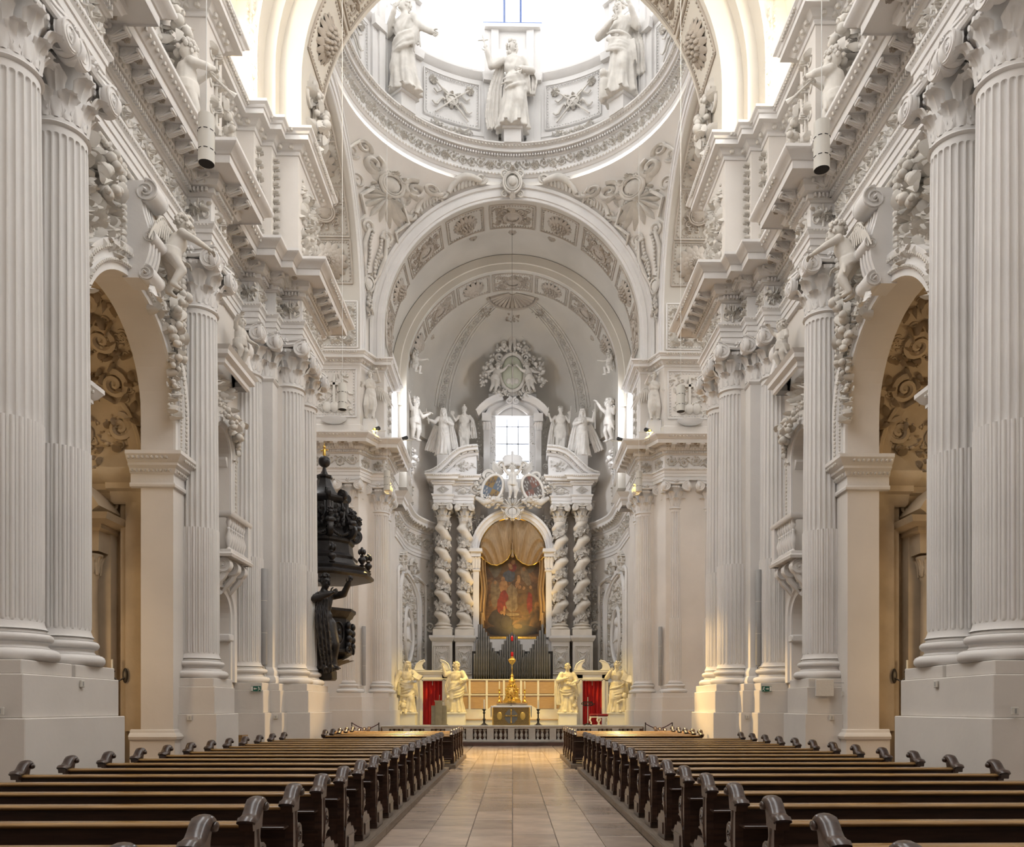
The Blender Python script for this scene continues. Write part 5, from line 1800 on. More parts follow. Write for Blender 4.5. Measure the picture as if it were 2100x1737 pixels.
# -- dome
zb = 26.2
def dome_loc(p, r=6.0): return dp(p, r, zb)
def c_extra(mb, ap):
    mb.add(capsule((-.30, -.05, .86), (-.34, -.05, 1.03), .012, .012, 6)); mb.add(capsule((-.39, -.05, .97), (-.28, -.05, .98), .010, .010, 6))
ds = statue('stone_statue', 'white statue with raised arm and cross between two trophy panels below dome window', dome_loc(0), 3.75, 'relief', 0, seed=4, hair='long', knee=1, lean=.03, amp=.30,
       arms=[((-.11, 0, .79), (-.24, -.03, .70), (-.29, -.06, .84), dict(sleeve=1.25)), ((.11, 0, .79), (.22, -.02, .66), (.10, -.13, .60), dict(sleeve=1.3))],
       hd=dict(turn=.6, nod=-.15), sashes=[dict(a0=-PI * .9, z0=.52, z1=.70, rx=.135, ry=.115, n=6)], sheets=[(([(-.13, .06, .78), (-.20, .07, .5), (-.22, .05, .2), (-.20, .03, .03)], [.10, .16, .20, .18]), dict(wav=.02, seed=3)), (([(.12, .05, .76), (.20, .05, .6), (.20, .04, .42)], [.1, .18, .12]), dict(seed=5))], extra=c_extra, group=None)
statue('stone_statue', 'white statue with outstretched hand beside a trophy panel in the dome', dome_loc(-46), 3.85, 'relief', R(-46) * -1 * -.6, seed=8, hair='short', knee=-1, lean=-.03, amp=.28,
       arms=[((-.11, 0, .79), (-.20, -.05, .68), (-.06, -.12, .82), dict(sleeve=1.3)), ((.11, 0, .79), (.22, -.03, .62), (.36, -.05, .50), dict(sleeve=1.2, curl=.1))],
       hd=dict(turn=-.4, nod=-.35), sashes=[dict(a0=-PI * .95, z0=.58, z1=.72, rx=.13, ry=.11, n=7)], sheets=[(([(-.14, .04, .76), (-.20, .05, .6), (-.17, .04, .45)], [.1, .16, .1]), dict(seed=2))])
statue('stone_statue', 'white curly-haired statue in a short mantle with a child at its knee in the dome', dome_loc(46), 3.85, 'relief', R(46) * -.6, seed=9, hair='curly', knee=1, lean=.03, amp=.28,
       arms=[((-.11, 0, .79), (-.21, -.06, .68), (-.05, -.13, .72), dict(sleeve=1.35)), ((.11, 0, .79), (.21, -.03, .66), (.17, -.13, .80), dict(sleeve=1.3))],
       sashes=[dict(a0=-PI * 1.0, z0=.70, z1=.56, rx=.135, ry=.115, n=7)], sheets=[(([(.12, .05, .78), (.19, .05, .5), (.20, .04, .2)], [.1, .14, .16]), dict(seed=7))],
       extra=lambda mb, ap: (mb.add(capsule((-.16, -.06, .02), (-.15, -.06, .17), .045, .055, 9)), mb.add(ell((-.15, -.08, .26), (.042, .045, .05), 9, 7))))
for p in (-92, 92):
    statue('stone_statue', 'white robed statue half hidden behind the crossing arch in the dome, ' + ('pulpit side' if p < 0 else 'away from the pulpit'), dome_loc(p), 3.7, 'relief', R(p) * -.7, seed=12, hair='long', arms=[((-.11, 0, .79), (-.2, -.05, .66), (-.08, -.14, .64), dict(sleeve=1.3)), ((.11, 0, .79), (.2, -.05, .66), (.08, -.14, .64), dict(sleeve=1.3))], voxel=.013)

# -- angels on the attic of the choir arch
for s in (-1, 1):
    loc = (s * 6.02, 34.15, 13.75)
    mk('angel_plinth', box(s * 6.02 - .28, s * 6.02 + .28, 33.95, 34.55, 12.9, 13.75), 'stucco', None, smooth=False, label='plain white plinth under the attic angel ' + ('behind the pulpit' if s < 0 else 'away from the pulpit'), cat='plinth')
    an = statue('angel_statue', 'small winged angel figure in tunic on a plinth ' + ('behind the pulpit' if s < 0 else 'away from the pulpit'), loc, 2.05, 'relief', 0, seed=20 + s, hair='curly', knee=s, amp=.24,
        tab=[(.10, .03, .03, 0, 0), (.20, .10, .085, 0, 0), (.34, .128, .10, 0, 0), (.5, .118, .09, 0, 0), (.6, .10, .076, 0, 0), (.73, .112, .08, 0, 0), (.80, .106, .066, 0, 0), (.835, .05, .046, 0, 0), (.88, .03, .034, 0, 0)],
        arms=[((-.11, 0, .79), (-.18, -.08, .70 + .06 * s), (-.15, -.18, .84 if s > 0 else .66), dict(sleeve=1.1)), ((.11, 0, .79), (.2, -.05, .72 - .06 * s), (.17, -.15, .92 if s < 0 else .62), dict(sleeve=1.1))],
        extra=lambda mb, ap: [mb.add(capsule((q * .06, -.01, .4), (q * .065, -.03, .05), .05, .032, 9)) for q in (-1, 1)])
    for q in (-1, 1):
        mk('wing', wing(.55, .75), 'relief', an, angle=60, loc=(q * .1, .16, 1.35), scale=(q, 1, 1), rot=(0, 0, q * .35))

# -- standing figures on the altar pediment
RT_Y = 43.6
def cloth(x0, x1, z0, z1, seed): return (([(x0, .06, z0), ((x0 + x1) / 2, .08, (z0 + z1) / 2), (x1, .05, z1)], [.12, .2, .22]), dict(seed=seed, wav=.025))
statue('nun_statue', 'white veiled statue holding a cross on the altar pediment', (-3.72, RT_Y - .1, 15.15), 2.55, 'statue', .1, seed=31, hair='hood', amp=.28, belt=None,
       arms=[((-.11, 0, .79), (-.19, -.06, .69), (-.27, -.13, .70), dict(sleeve=1.4)), ((.11, 0, .79), (.18, -.07, .66), (.09, -.13, .68), dict(sleeve=1.4))],
       sheets=[cloth(-.14, -.30, .66, .10, 4), cloth(.13, .22, .74, .16, 5)], hd=dict(turn=-.3, nod=.1), feet=False,
       extra=lambda mb, ap: (ap.add(capsule((-.31, -.17, .62), (-.37, -.17, .93), .013, .013, 6)), ap.add(capsule((-.43, -.17, .84), (-.28, -.17, .86), .012, .012, 6))))
statue('nun_statue', 'white veiled statue holding a staff with wind-blown mantle on the altar pediment', (3.78, RT_Y - .1, 15.15), 2.55, 'statue', -.1, seed=32, hair='hood', amp=.28, belt=None,
       arms=[((-.11, 0, .79), (-.17, -.07, .68), (-.05, -.13, .69), dict(sleeve=1.4)), ((.11, 0, .79), (.23, -.05, .74), (.25, -.10, .88), dict(sleeve=1.4))],
       sheets=[cloth(.14, .36, .70, .12, 6), cloth(-.13, -.22, .74, .14, 7)], hd=dict(nod=.05), feet=False,
       extra=lambda mb, ap: ap.add(capsule((.27, -.12, .55), (.27, -.12, 1.08), .012, .010, 6)))
TUNIC = [(.22, .03, .03, 0, 0), (.30, .11, .09, 0, 0), (.42, .135, .105, 0, 0), (.53, .118, .092, 0, 0), (.62, .10, .08, 0, 0), (.73, .118, .086, 0, 0), (.80, .112, .07, 0, 0), (.835, .055, .05, 0, 0), (.88, .03, .034, 0, 0)]
legs = lambda mb, ap: [(mb.add(capsule((q * .055, 0, .45), (q * .068, -.03, .26), .06, .045, 10)), mb.add(capsule((q * .068, -.03, .26), (q * .075, .0, .05), .045, .028, 10))) for q in (-1, 1)]
def kn1(mb, ap):
    legs(mb, ap)
    mb.add(ell((-.27, -.10, .83), (.055, .055, .055), 10, 8)); mb.add(ell((.20, -.06, .06), (.06, .05, .06), 9, 7))
statue('knight_statue', 'statue of a knight in tunic and mantle holding an orb on the altar pediment', (-2.62, RT_Y + .3, 15.55), 2.4, 'relief', 0, seed=33, hair='helmet', tab=TUNIC, beard=True, amp=.20,
       arms=[((-.12, 0, .79), (-.2, -.04, .68), (-.26, -.1, .77), {}), ((.12, 0, .79), (.2, -.03, .66), (.19, -.12, .56), {})], sheets=[cloth(-.14, -.22, .78, .08, 8), cloth(.14, .18, .78, .3, 9)], extra=kn1)
statue('knight_statue', 'statue of a bearded ruler with bare legs and sceptre on the altar pediment', (2.62, RT_Y + .3, 15.55), 2.4, 'relief', 0, seed=34, hair='crown', tab=TUNIC, beard=True, amp=.20,
       arms=[((-.12, 0, .79), (-.21, -.04, .68), (-.25, -.12, .75), {}), ((.12, 0, .79), (.2, -.03, .66), (.20, -.10, .80), {})], sheets=[cloth(.14, .22, .80, .08, 10), cloth(-.13, -.2, .78, .12, 11)],
       extra=lambda mb, ap: (legs(mb, ap), ap.add(capsule((.21, -.14, .70), (.23, -.14, .98), .010, .008, 6)), ap.add(capsule((-.31, -.15, .78), (-.28, -.15, .95), .008, .008, 6))))

# ================================================================ high altar
alt = empty('high_altar', (0, RT_Y, 0), label='towering stucco high altar with arched painting frame and broken pediment', cat='altar')
def A(name, mb, m, parent=None, **kw):
    """part of the high altar; mesh given in world coordinates."""
    if isinstance(mb, tuple):
        b = MB(); b.add(mb); mb = b
    mb.v = [(x, y - RT_Y, z) for x, y, z in mb.v] if parent is None else [(x, y - RT_Y, z) for x, y, z in mb.v]
    return mk(name, mb, m, parent or alt, **kw)

def twist_shaft(H, r, amp, turns, hand, n=28, m=110):
    v = []
    for j in range(m + 1):
        t = j / m
        z = H * t
        k = min(1, t / .04, (1 - t) / .05)
        a = hand * 2 * PI * turns * t
        cx, cy = amp * k * cos(a), amp * k * sin(a)
        rr = r * (1 - .12 * t) * (1 + .10 * k * cos(2 * PI * turns * 2 * t + 1))
        for i in range(n):
            b = 2 * PI * i / n
            d = .13 * r * k * cos(b - a)
            v.append((cx + (rr + d) * cos(b), cy + (rr + d) * sin(b), z))
    f = [(j * n + i, j * n + (i + 1) % n, (j + 1) * n + (i + 1) % n, (j + 1) * n + i) for j in range(m) for i in range(n)]
    return v, f
leaf_geo = {}
def vine(H, r, amp, turns, hand, seed):
    rnd = random.Random(seed)
    mb = MB()
    N = int(turns * 40)
    pts = []
    for i in range(N + 1):
        t = .02 + .95 * i / N
        a = hand * 2 * PI * turns * t
        cx, cy = amp * cos(a), amp * sin(a)
        b = a + PI * .95
        rr = r * (1 - .12 * t) * 1.0 + .02
        p = Vector((cx + rr * cos(b), cy + rr * sin(b), H * t))
        pts.append(tuple(p))
        if sin(b) < .5:
            for k in range(4):
                d = Vector((cos(b), sin(b), 0)); tt = Vector((-sin(b), cos(b), 0))
                w = rnd.uniform(.075, .12); L = rnd.uniform(.18, .28)
                an = rnd.uniform(0, 2 * PI)
                e1 = (tt * cos(an) + Vector((0, 0, 1)) * sin(an)) ; e2 = (tt * -sin(an) + Vector((0, 0, 1)) * cos(an))
                o = p + d * rnd.uniform(.02, .09) + tt * rnd.uniform(-.05, .05) + Vector((0, 0, rnd.uniform(-.10, .10)))
                q = [o - e2 * w * .3, o + e1 * L * .45 - e2 * w + d * .05, o + e1 * L + d * .02, o + e1 * L * .45 + e2 * w + d * .05, o + e2 * w * .3, o + e1 * L * .5 + d * .0]
                s0 = len(mb.v)
                mb.v += [tuple(x) for x in q]
                mb.f += [(s0, s0 + 1, s0 + 5), (s0 + 1, s0 + 2, s0 + 5), (s0 + 2, s0 + 3, s0 + 5), (s0 + 3, s0 + 4, s0 + 5), (s0 + 4, s0, s0 + 5)]
            if i % 3 == 0: mb.add(ell(tuple(p + Vector((cos(b), sin(b), 0)) * .06), .05, 6, 5))
    mb.add(tube(pts, .03, 5))
    return mb
for s in (-1, 1):
    for x, yy in ((3.75, 0.0), (2.58, .15)):
        c = empty('twisted_column', (s * x, RT_Y + yy, 5.42), kind='thing', label=('outer' if x > 3 else 'inner') + ' twisted column wound with leaves ' + ('on the lectern side' if s < 0 else 'on the stool side') + ' of the altar painting', cat='column', group='twisted altar columns')
        mk('plinth', box(-.52, .52, -.5, .5, 0, .36, .02), 'twist', c, smooth=False)
        mk('base', attic_base(.36, .34), 'twist', c, loc=(0, 0, .36))
        mk('shaft', twist_shaft(5.5, .35, .075, 4.75, s), 'twist', c, loc=(0, 0, .7), angle=80)
        mk('leaf_garland', vine(5.5, .37, .075, 4.75, s, int(x * 10)), 'relief', c, loc=(0, 0, .7), angle=60)
        make_capital(c, .32, .95, 6.2, 'relief')
    # pedestals with strapwork panels
    for x0, x1, y0 in ((3.15, 4.38, RT_Y - .62), (2.02, 3.15, RT_Y - .42)):
        xm = (x0 + x1) / 2
        pb = MB()
        pb.add(box(s * xm - (x1 - x0) / 2 + .08, s * xm + (x1 - x0) / 2 - .08, y0, RT_Y + .9, 2.2, 5.2))
        A('pedestal', pb, 'wall', smooth=False)
        pth = [(xm + (x1 - x0) / 2 - .08, RT_Y + .6), (xm + (x1 - x0) / 2 - .08, y0), (xm - (x1 - x0) / 2 + .08, y0), (xm - (x1 - x0) / 2 + .08, RT_Y + .6)]
        pth = [(s * a, b) for a, b in pth]
        if s < 0: pth = pth[::-1]
        if s > 0: pth = pth
        mb = MB(); mb.add(sweep(pth if s > 0 else pth, [(0, 5.1), (.04, 5.12), (.10, 5.22), (.14, 5.3), (.14, 5.42), (-.3, 5.44)]))
        A('pedestal_cornice', mb, 'stucco', angle=25)
        mb = MB(); mb.add(sweep(pth, [(.28, 2.2), (.28, 2.7), (.2, 2.76), (.16, 2.9), (.06, 3.0), (0, 3.05)]))
        A('pedestal_base', mb, 'wall', angle=25)
        T = lambda u, v, n: (s * xm + u, y0 - n, 4.12 + v)
        mb = coffer_frame(T, .84, 1.5, step=.1)
        mb.add(rosette(.2, .1, 10, 2), T)
        for q in range(4):
            a = q * PI / 2 + PI / 4
            for w in (-.28, .28):
                mb.add(tube([T(.22 * cos(a + w), .22 * sin(a + w), .02), T(.36 * cos(a + w * .3), .62 * sin(a + w * .3), .02)], .03, 5))
            a += PI / 4
            mb.add(tube([T(.34 * cos(a - .5), .5 * sin(a - .5), .02), T(.3 * cos(a), .34 * sin(a), .02), T(.34 * cos(a + .5), .5 * sin(a + .5), .02)], .03, 5))
        A('strapwork_panel', mb, 'relief')
    # entablature blocks over the columns
    eb = [(4.6, RT_Y + 1.0), (4.25, RT_Y + 1.0), (4.25, RT_Y - .36), (3.22, RT_Y - .36), (3.22, RT_Y - .12), (2.1, RT_Y - .12), (2.1, RT_Y + 1.0)]
    mb = MB(); mb.add(box(2.12, 4.24, RT_Y - .1, RT_Y + 1.0, 12.58, 13.95)); mb.add(box(3.24, 4.24, RT_Y - .34, RT_Y, 12.58, 13.95))
    mb.v = [(s * a, b, c) for a, b, c in mb.v]; A('entablature_core', mb, 'stucco', smooth=False)
    def AP(prof, nm, m):
        v, f = sweep(eb, prof, caps=False)
        b = MB(); b.add(([(s * x, y, z) for x, y, z in v], [tuple(reversed(q)) for q in f] if s < 0 else f))
        return A(nm, b, m, angle=25)
    AP([(0, 12.56), (0, 12.74), (.03, 12.75), (.03, 12.92), (.06, 12.93), (.10, 13.0), (.10, 13.04), (0, 13.06)], 'architrave', 'stucco')
    AP([(0, 13.52), (.05, 13.55), (.08, 13.62), (.12, 13.64), (.12, 13.76), (.3, 13.78), (.32, 13.9), (.42, 13.98), (.42, 14.06), (-.6, 14.08)], 'cornice', 'stucco')
    e = MB()
    for x, y, z, t, nr in spaced(eb, .09, 13.69, .12): e.add(box(x - .03, x + .03, y - .05, y + .03, z - .04, z + .04))
    for x, y, z, t, nr in spaced(eb, .1, 13.95, .38): e.add(ell((x, y, z), .04, 6, 4))
    e.v = [(s * a, b, c) for a, b, c in e.v]; A('dentils', e, 'stucco', smooth=False, kind='stuff')
    mb = MB(); T = lambda u, v, n: (s * 3.73 + u, RT_Y - .36 - n, 13.29 + v)
    for k in (0, 1): mb.add(tube([T(.3 * (1 - .3 * k), 0, .02), T(0, .2 * (1 - .3 * k), .02), T(-.3 * (1 - .3 * k), 0, .02), T(0, -.2 * (1 - .3 * k), .02)], .025, 5, closed=True))
    mb.add(flower((0, 0), .1, .06, 6, 2), T)
    T2 = lambda u, v, n: (s * 2.66 + u, RT_Y - .12 - n, 13.29 + v)
    mb.add(rosette(.17, .08, 10, 2), T2); mb.add(tube([T2(.42, 0, .02), T2(0, .21, .02), T2(-.42, 0, .02), T2(0, -.21, .02)], .025, 5, closed=True))
    mb.add(thicket(.8, .36, 44, 24, .05), T2)
    A('frieze_relief', mb, 'relief', angle=60)
    # broken segmental pediment half, rising inwards in an S curve
    curve = [(4.66, 14.12), (4.3, 14.22), (3.95, 14.42), (3.6, 14.75), (3.25, 15.10), (2.9, 15.36), (2.5, 15.50), (2.1, 15.55), (1.86, 15.56)]
    fr = []
    for i, (x, z) in enumerate(curve):
        a = Vector(curve[min(i + 1, len(curve) - 1)]) - Vector(curve[max(i - 1, 0)])
        a.normalize()
        nx, nz = -a.y, a.x
        if nz < 0: nx, nz = -nx, -nz
        fr.append(((s * x, RT_Y - .30, z), (s * nx, 0, nz), (0, 1, 0)))
    mb = MB(); mb.add(ringsweep(fr, [(-.42, .3), (-.42, 0), (-.34, -.06), (-.3, -.1), (-.22, -.1), (-.2, -.3), (-.08, -.32), (0, -.42), (.05, -.44), (.05, 1.0), (-.42, 1.0), (-.42, .3)]))
    A('pediment_half', mb, 'stucco', angle=25)
    e = MB()
    for i in range(40):
        t = i / 39 * (len(fr) - 1); k = min(int(t), len(fr) - 2); u = t - k
        o = Vector(fr[k][0]).lerp(Vector(fr[k + 1][0]), u); n1 = Vector(fr[k][1])
        e.add(ell(tuple(o - n1 * .04 + Vector((0, -.42, 0))), .04, 5, 4)); e.add(box(-.035, .035, -.05, .05, -.04, .04), T3(tuple(o - n1 * .26 + Vector((0, -.12, 0)))))
    A('pediment_moulding', e, 'relief', kind='stuff')
    mb = MB(); mb.add(prism([(s * 4.3, 14.1), (s * 3.6, 14.5), (s * 2.9, 15.05), (s * 1.95, 15.2), (s * 1.95, 14.1)], RT_Y - .2, RT_Y + .6, 'y')); A('tympanum', mb, 'stucco', smooth=False)
    mb = MB(); mb.add(thicket(1.2, .5, 47, 40, .08), lambda u, v, n: (s * 2.6 + u, RT_Y - .22 - n, 14.55 + v)); A('tympanum_relief', mb, 'relief', angle=60)
    mb = MB(); mb.add(box(s * 3.75 - .3, s * 3.75 + .3, RT_Y - .4, RT_Y + .3, 14.55, 15.15)); mb.add(box(s * 2.62 - .3, s * 2.62 + .3, RT_Y - .1, RT_Y + .6, 15.3, 15.55)); A('statue_plinth', mb, 'stucco', smooth=False)
    # retable wing wall, side foliage
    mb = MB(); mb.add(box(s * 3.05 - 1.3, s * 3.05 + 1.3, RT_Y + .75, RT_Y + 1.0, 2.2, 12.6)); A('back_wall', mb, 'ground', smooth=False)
    mb = MB(); mb.add(thicket(.5, 5.6, 48, 130, .2, .5), lambda u, v, n: (s * 4.42 + u, RT_Y + .6 - n, 8.3 + v))
    mb.add(spiral((0, 0), .3, 1.6, .07, s), lambda u, v, n: (s * 4.5 + u, RT_Y + .6 - n, 6.0 + v))
    A('side_foliage', mb, 'relief', angle=60)
    # pilaster and impost beside the painting
    mb = MB(); mb.add(box(s * 1.98 - .16, s * 1.98 + .16, RT_Y + .1, RT_Y + .9, 5.4, 9.0)); A('pilaster', mb, 'stucco', smooth=False)
    mb = MB(); mb.add(box(s * 1.98 - .22, s * 1.98 + .22, RT_Y + .04, RT_Y + .9, 9.0, 9.08))
    for k in range(3):
        v, f = acanthus(.22, .7, .12, 4, 6); mb.add(([(s * 1.98 + (k - 1) * .16 + a, RT_Y + .1 - b, 9.1 + c) for a, b, c in v], f))
    mb.add(box(s * 2.0 - .28, s * 2.0 + .28, RT_Y - .04, RT_Y + .9, 9.75, 10.0)); mb.add(box(s * 2.0 - .36, s * 2.0 + .36, RT_Y - .14, RT_Y + .9, 10.0, 10.18))
    A('pilaster_capital', mb, 'stucco', angle=60)
    # spandrel scrolls beside the arch
    mb = MB(); mb.add(thicket(.9, 1.2, 57, 46, .2, .4), lambda u, v, n: (s * 1.95 + u, RT_Y + .6 - n, 11.55 + v))
    A('spandrel_relief', mb, 'relief', angle=60, kind='stuff'); mb = MB()
    mb.add(swag([(s * -.55, .9, .2), (s * -.1, .2, .34), (s * .35, .1, .34), (s * .7, .6, .25)], .2, 6), lambda u, v, n: (s * 1.0 + u, RT_Y + .2 - n, 12.5 + v))
    A('fruit_swag', mb, 'relief', angle=60, kind='stuff')

# arch frame, gilded fillet, dark reveal, painting, drapery
fr = arc_frames((0, RT_Y + .5, 10.15), 1.82, 'y', 28, stilt=4.7)
A('arch_frame', ringsweep(fr, [(0, .2), (0, -.1), (.10, -.12), (.12, -.2), (.30, -.22), (.34, -.3), (.46, -.3), (.48, .2)]), 'stucco', angle=30)
A('gilded_fillet', ringsweep(fr, [(-.05, .1), (-.05, -.02), (-.01, -.06), (.03, -.02), (.03, .1)]), 'gold')
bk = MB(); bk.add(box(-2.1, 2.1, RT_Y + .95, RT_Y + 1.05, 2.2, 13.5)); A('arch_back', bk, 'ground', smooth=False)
bk = MB(); bk.add(box(-2.2, 2.2, RT_Y + .3, RT_Y + .9, 2.2, 5.3)); A('predella', bk, 'stucco', smooth=False)

def painting_mat():
    m = bpy.data.materials.new('oil_painting'); m.use_nodes = True
    nt = m.node_tree; b = nt.nodes['Principled BSDF']; b.inputs['Roughness'].default_value = .45
    tc = nd(nt, 'ShaderNodeTexCoord')
    n = nd(nt, 'ShaderNodeTexNoise'); n.inputs['Scale'].default_value = 1.6; n.inputs['Detail'].default_value = 6; n.inputs['Distortion'].default_value = 1.2
    nt.links.new(tc.outputs['Object'], n.inputs['Vector'])
    r = nd(nt, 'ShaderNodeValToRGB'); cr = r.color_ramp
    cr.elements[0].position = .28; cr.elements[0].color = (.02, .014, .010, 1)
    cr.elements[1].position = .72; cr.elements[1].color = (.20, .10, .035, 1)
    e = cr.elements.new(.5); e.color = (.075, .040, .018, 1)
    nt.links.new(n.outputs['Fac'], r.inputs['Fac'])
    nt.links.new(r.outputs['Color'], b.inputs['Base Color'])
    return m
M['paint'] = painting_mat()
def blotch(c, c2): return mat('paint_patch', c, .5, c2=c2, vscale=4)
pt = empty('altar_painting', (0, RT_Y + .72, 5.45), label='dark arched oil painting of draped figures above the organ pipes', cat='painting')
mk('canvas', prism([(-1.80, 0), (1.80, 0)] + [(1.80 * cos(PI * i / 20), 4.7 + 1.80 * sin(PI * i / 20)) for i in range(21)], 0, .06, 'y'), 'paint', pt, smooth=False)
mk('lower_frame', box(-1.3, 1.3, -.06, .02, -.10, .02), 'gold', pt, smooth=False)
pcol = {'flesh': blotch((.24, .135, .06), (.12, .06, .027)), 'red': blotch((.16, .025, .012), (.07, .012, .008)), 'blue': blotch((.06, .065, .08), (.03, .033, .04)), 'pale': blotch((.15, .11, .065), (.07, .048, .028)), 'ochre': blotch((.10, .057, .02), (.05, .028, .012)), 'dark': blotch((.03, .022, .018), (.015, .011, .01)), 'sky': blotch((.10, .085, .06), (.05, .04, .03))}
def patch(c, x, z, w, h, tilt=0, n=15, d=.0, seed=0):
    rnd = random.Random(int(x * 100) + int(z * 37) + seed)
    pts = []
    for i in range(n):
        a = 2 * PI * i / n
        k = rnd.uniform(.86, 1.08)
        u, v = w * k * cos(a), h * k * sin(a)
        pts.append((x + u * cos(tilt) - v * sin(tilt), z + u * sin(tilt) + v * cos(tilt)))
    mk('painted_passage', prism(pts, -.006 - d, 0, 'y'), pcol[c], pt, smooth=False)
for k, args in enumerate([('sky', .85, 4.0, .45, .45), ('ochre', 0, 3.9, .9, .9), ('dark', 0, .35, 1.5, .35), ('dark', -.8, 1.0, .55, .5), ('sky', -.95, 3.9, .35, .6),
      ('pale', 0, 2.15, .5, .75), ('ochre', .75, 2.0, .5, 1.0), ('pale', -.95, 2.4, .28, .8), ('blue', -.18, 3.35, .35, .34), ('red', .0, 3.85, .22, .25), ('flesh', .05, 4.12, .12, .14), ('flesh', -.12, 3.9, .10, .2, .5),
      ('pale', .72, 3.35, .22, .6, .35), ('flesh', .62, 3.75, .10, .13), ('flesh', .34, 3.2, .10, .25), ('flesh', .25, 2.9, .1, .2), ('flesh', -.5, 2.75, .24, .42), ('flesh', -.52, 3.2, .11, .14),
      ('red', -.48, 2.05, .28, .6), ('red', -.68, 1.75, .16, .5), ('flesh', -.45, 1.45, .07, .3), ('pale', -.15, 1.7, .2, .35, .5), ('ochre', .45, 2.6, .25, .25), ('flesh', .4, 2.75, .09, .11), ('flesh', .62, 2.7, .08, .1),
      ('red', .95, 1.9, .16, .6), ('flesh', 1.0, 2.75, .08, .1), ('pale', 0, 1.25, .4, .1), ('ochre', -.1, 1.05, .6, .08), ('red', .85, 4.35, .3, .22), ('dark', -.35, .85, .35, .35), ('flesh', -.6, 1.35, .09, .1), ('flesh', -.95, 3.0, .08, .1), ('ochre', .3, .6, .25, .15)]):
    patch(*args[:5], tilt=(args[5] if len(args) > 5 else 0), d=.001 * k, seed=k)

dr = empty('altar_drapery', (0, RT_Y + .5, 5.4), label='ochre sculpted curtain swagged across the top of the altar painting', cat='drapery')
for s in (-1, 1):
    def dp_(u, v):
        # u 0 centre .. 1 side ; v 0 top .. 1 lower hem
        x = s * (1.77 * u)
        ztop = 4.72 + sqrt(max(.01, 1.80 ** 2 - min(abs(x), 1.79) ** 2))
        hem = 4.55 - .95 * sin(PI * min(1, u * .95)) * .62 + (.28 if u < .15 else 0) * (1 - u / .15)
        z = ztop + (hem - ztop) * v
        fold = .075 * (1 - 2 * abs(sin(15 * (u ** .8 * (.35 + .65 * v) - .25 * v * (1 - u) + .1 * v * v)))) + .14 * sin(PI * v) * (1 - u * .5)
        return (x, -.06 - fold - .08 * v, z)
    mk('swag', grid(dp_, 80, 30), 'drape', dr, angle=70)
    mk('side_fall', grid(lambda u, v: (s * (1.42 + .36 * u + .05 * sin(v * 9)), -.10 - .05 * sin(u * 14 + v * 3), 4.6 - 3.7 * v + (.12 * u if v > .5 else 0)), 16, 22), 'drape', dr, angle=70)
    mk('tail', lathe([(.02, 0), (.12, .15), (.10, .5), (.05, .75), (.09, .9)], 10), 'drape', dr, loc=(s * 1.66, -.14, .45))
    tr = MB(); tr.add(tube([dp_(i / 20, 1.0) for i in range(21)], .03, 5)); mk('hem_trim', tr, 'goldpaint', dr)
mk('tassel', lathe([(.0, 0), (.09, .05), (.06, .25), (.03, .35), (.03, .8)], 10), 'drape', dr, loc=(0, -.2, 4.35))

# crest over the arch: shell mask, two shields, cap, putti
T = lambda u, v, n: (u, RT_Y - .05 - n, 12.0 + v)
mb = MB(); mb.add(shell(1.3, .6, 9, .2), lambda u, v, n: T(u, v + .3, n)); mb.add(cartouche(1.0, .9, .25), lambda u, v, n: T(u, v + .15, n))
for q in (-1, 1):
    mb.add(spiral((q * .42, .35), .24, 1.7, .08, q, PI / 2, end=.15), T); mb.add(spiral((q * 1.3, 2.05), .36, 1.6, .11, -q, 0, end=.15), T)
    mb.add(spiral((q * 2.0, 1.4), .3, 1.6, .1, q, 0, end=.15), T); mb.add(tube([T(q * .5, .7, .2), T(q * 1.0, .75, .3), T(q * 1.5, .6, .25), T(q * 1.95, .9, .1)], [.1, .2, .2, .1], 8))
    mb.add(swag([(q * .5, .8, .2), (q * .8, .65, .3), (q * 1.2, .7, .3), (q * 1.6, 1.0, .25)], .17, 20 + q), T)
    mb.add(swag([(q * 1.75, 2.1, .15), (q * 1.85, 1.5, .2), (q * 1.65, .9, .2)], .15, 24 + q), T)
    mb.add(spiral((q * .55, 2.6), .3, 1.6, .1, q, -PI / 2, end=.15), T); mb.add(leafblade((q * .5, 2.2), PI / 2 - q * .9, .9, .2, .2, q * .6), T)
A('crest_relief', mb, 'relief', angle=60)
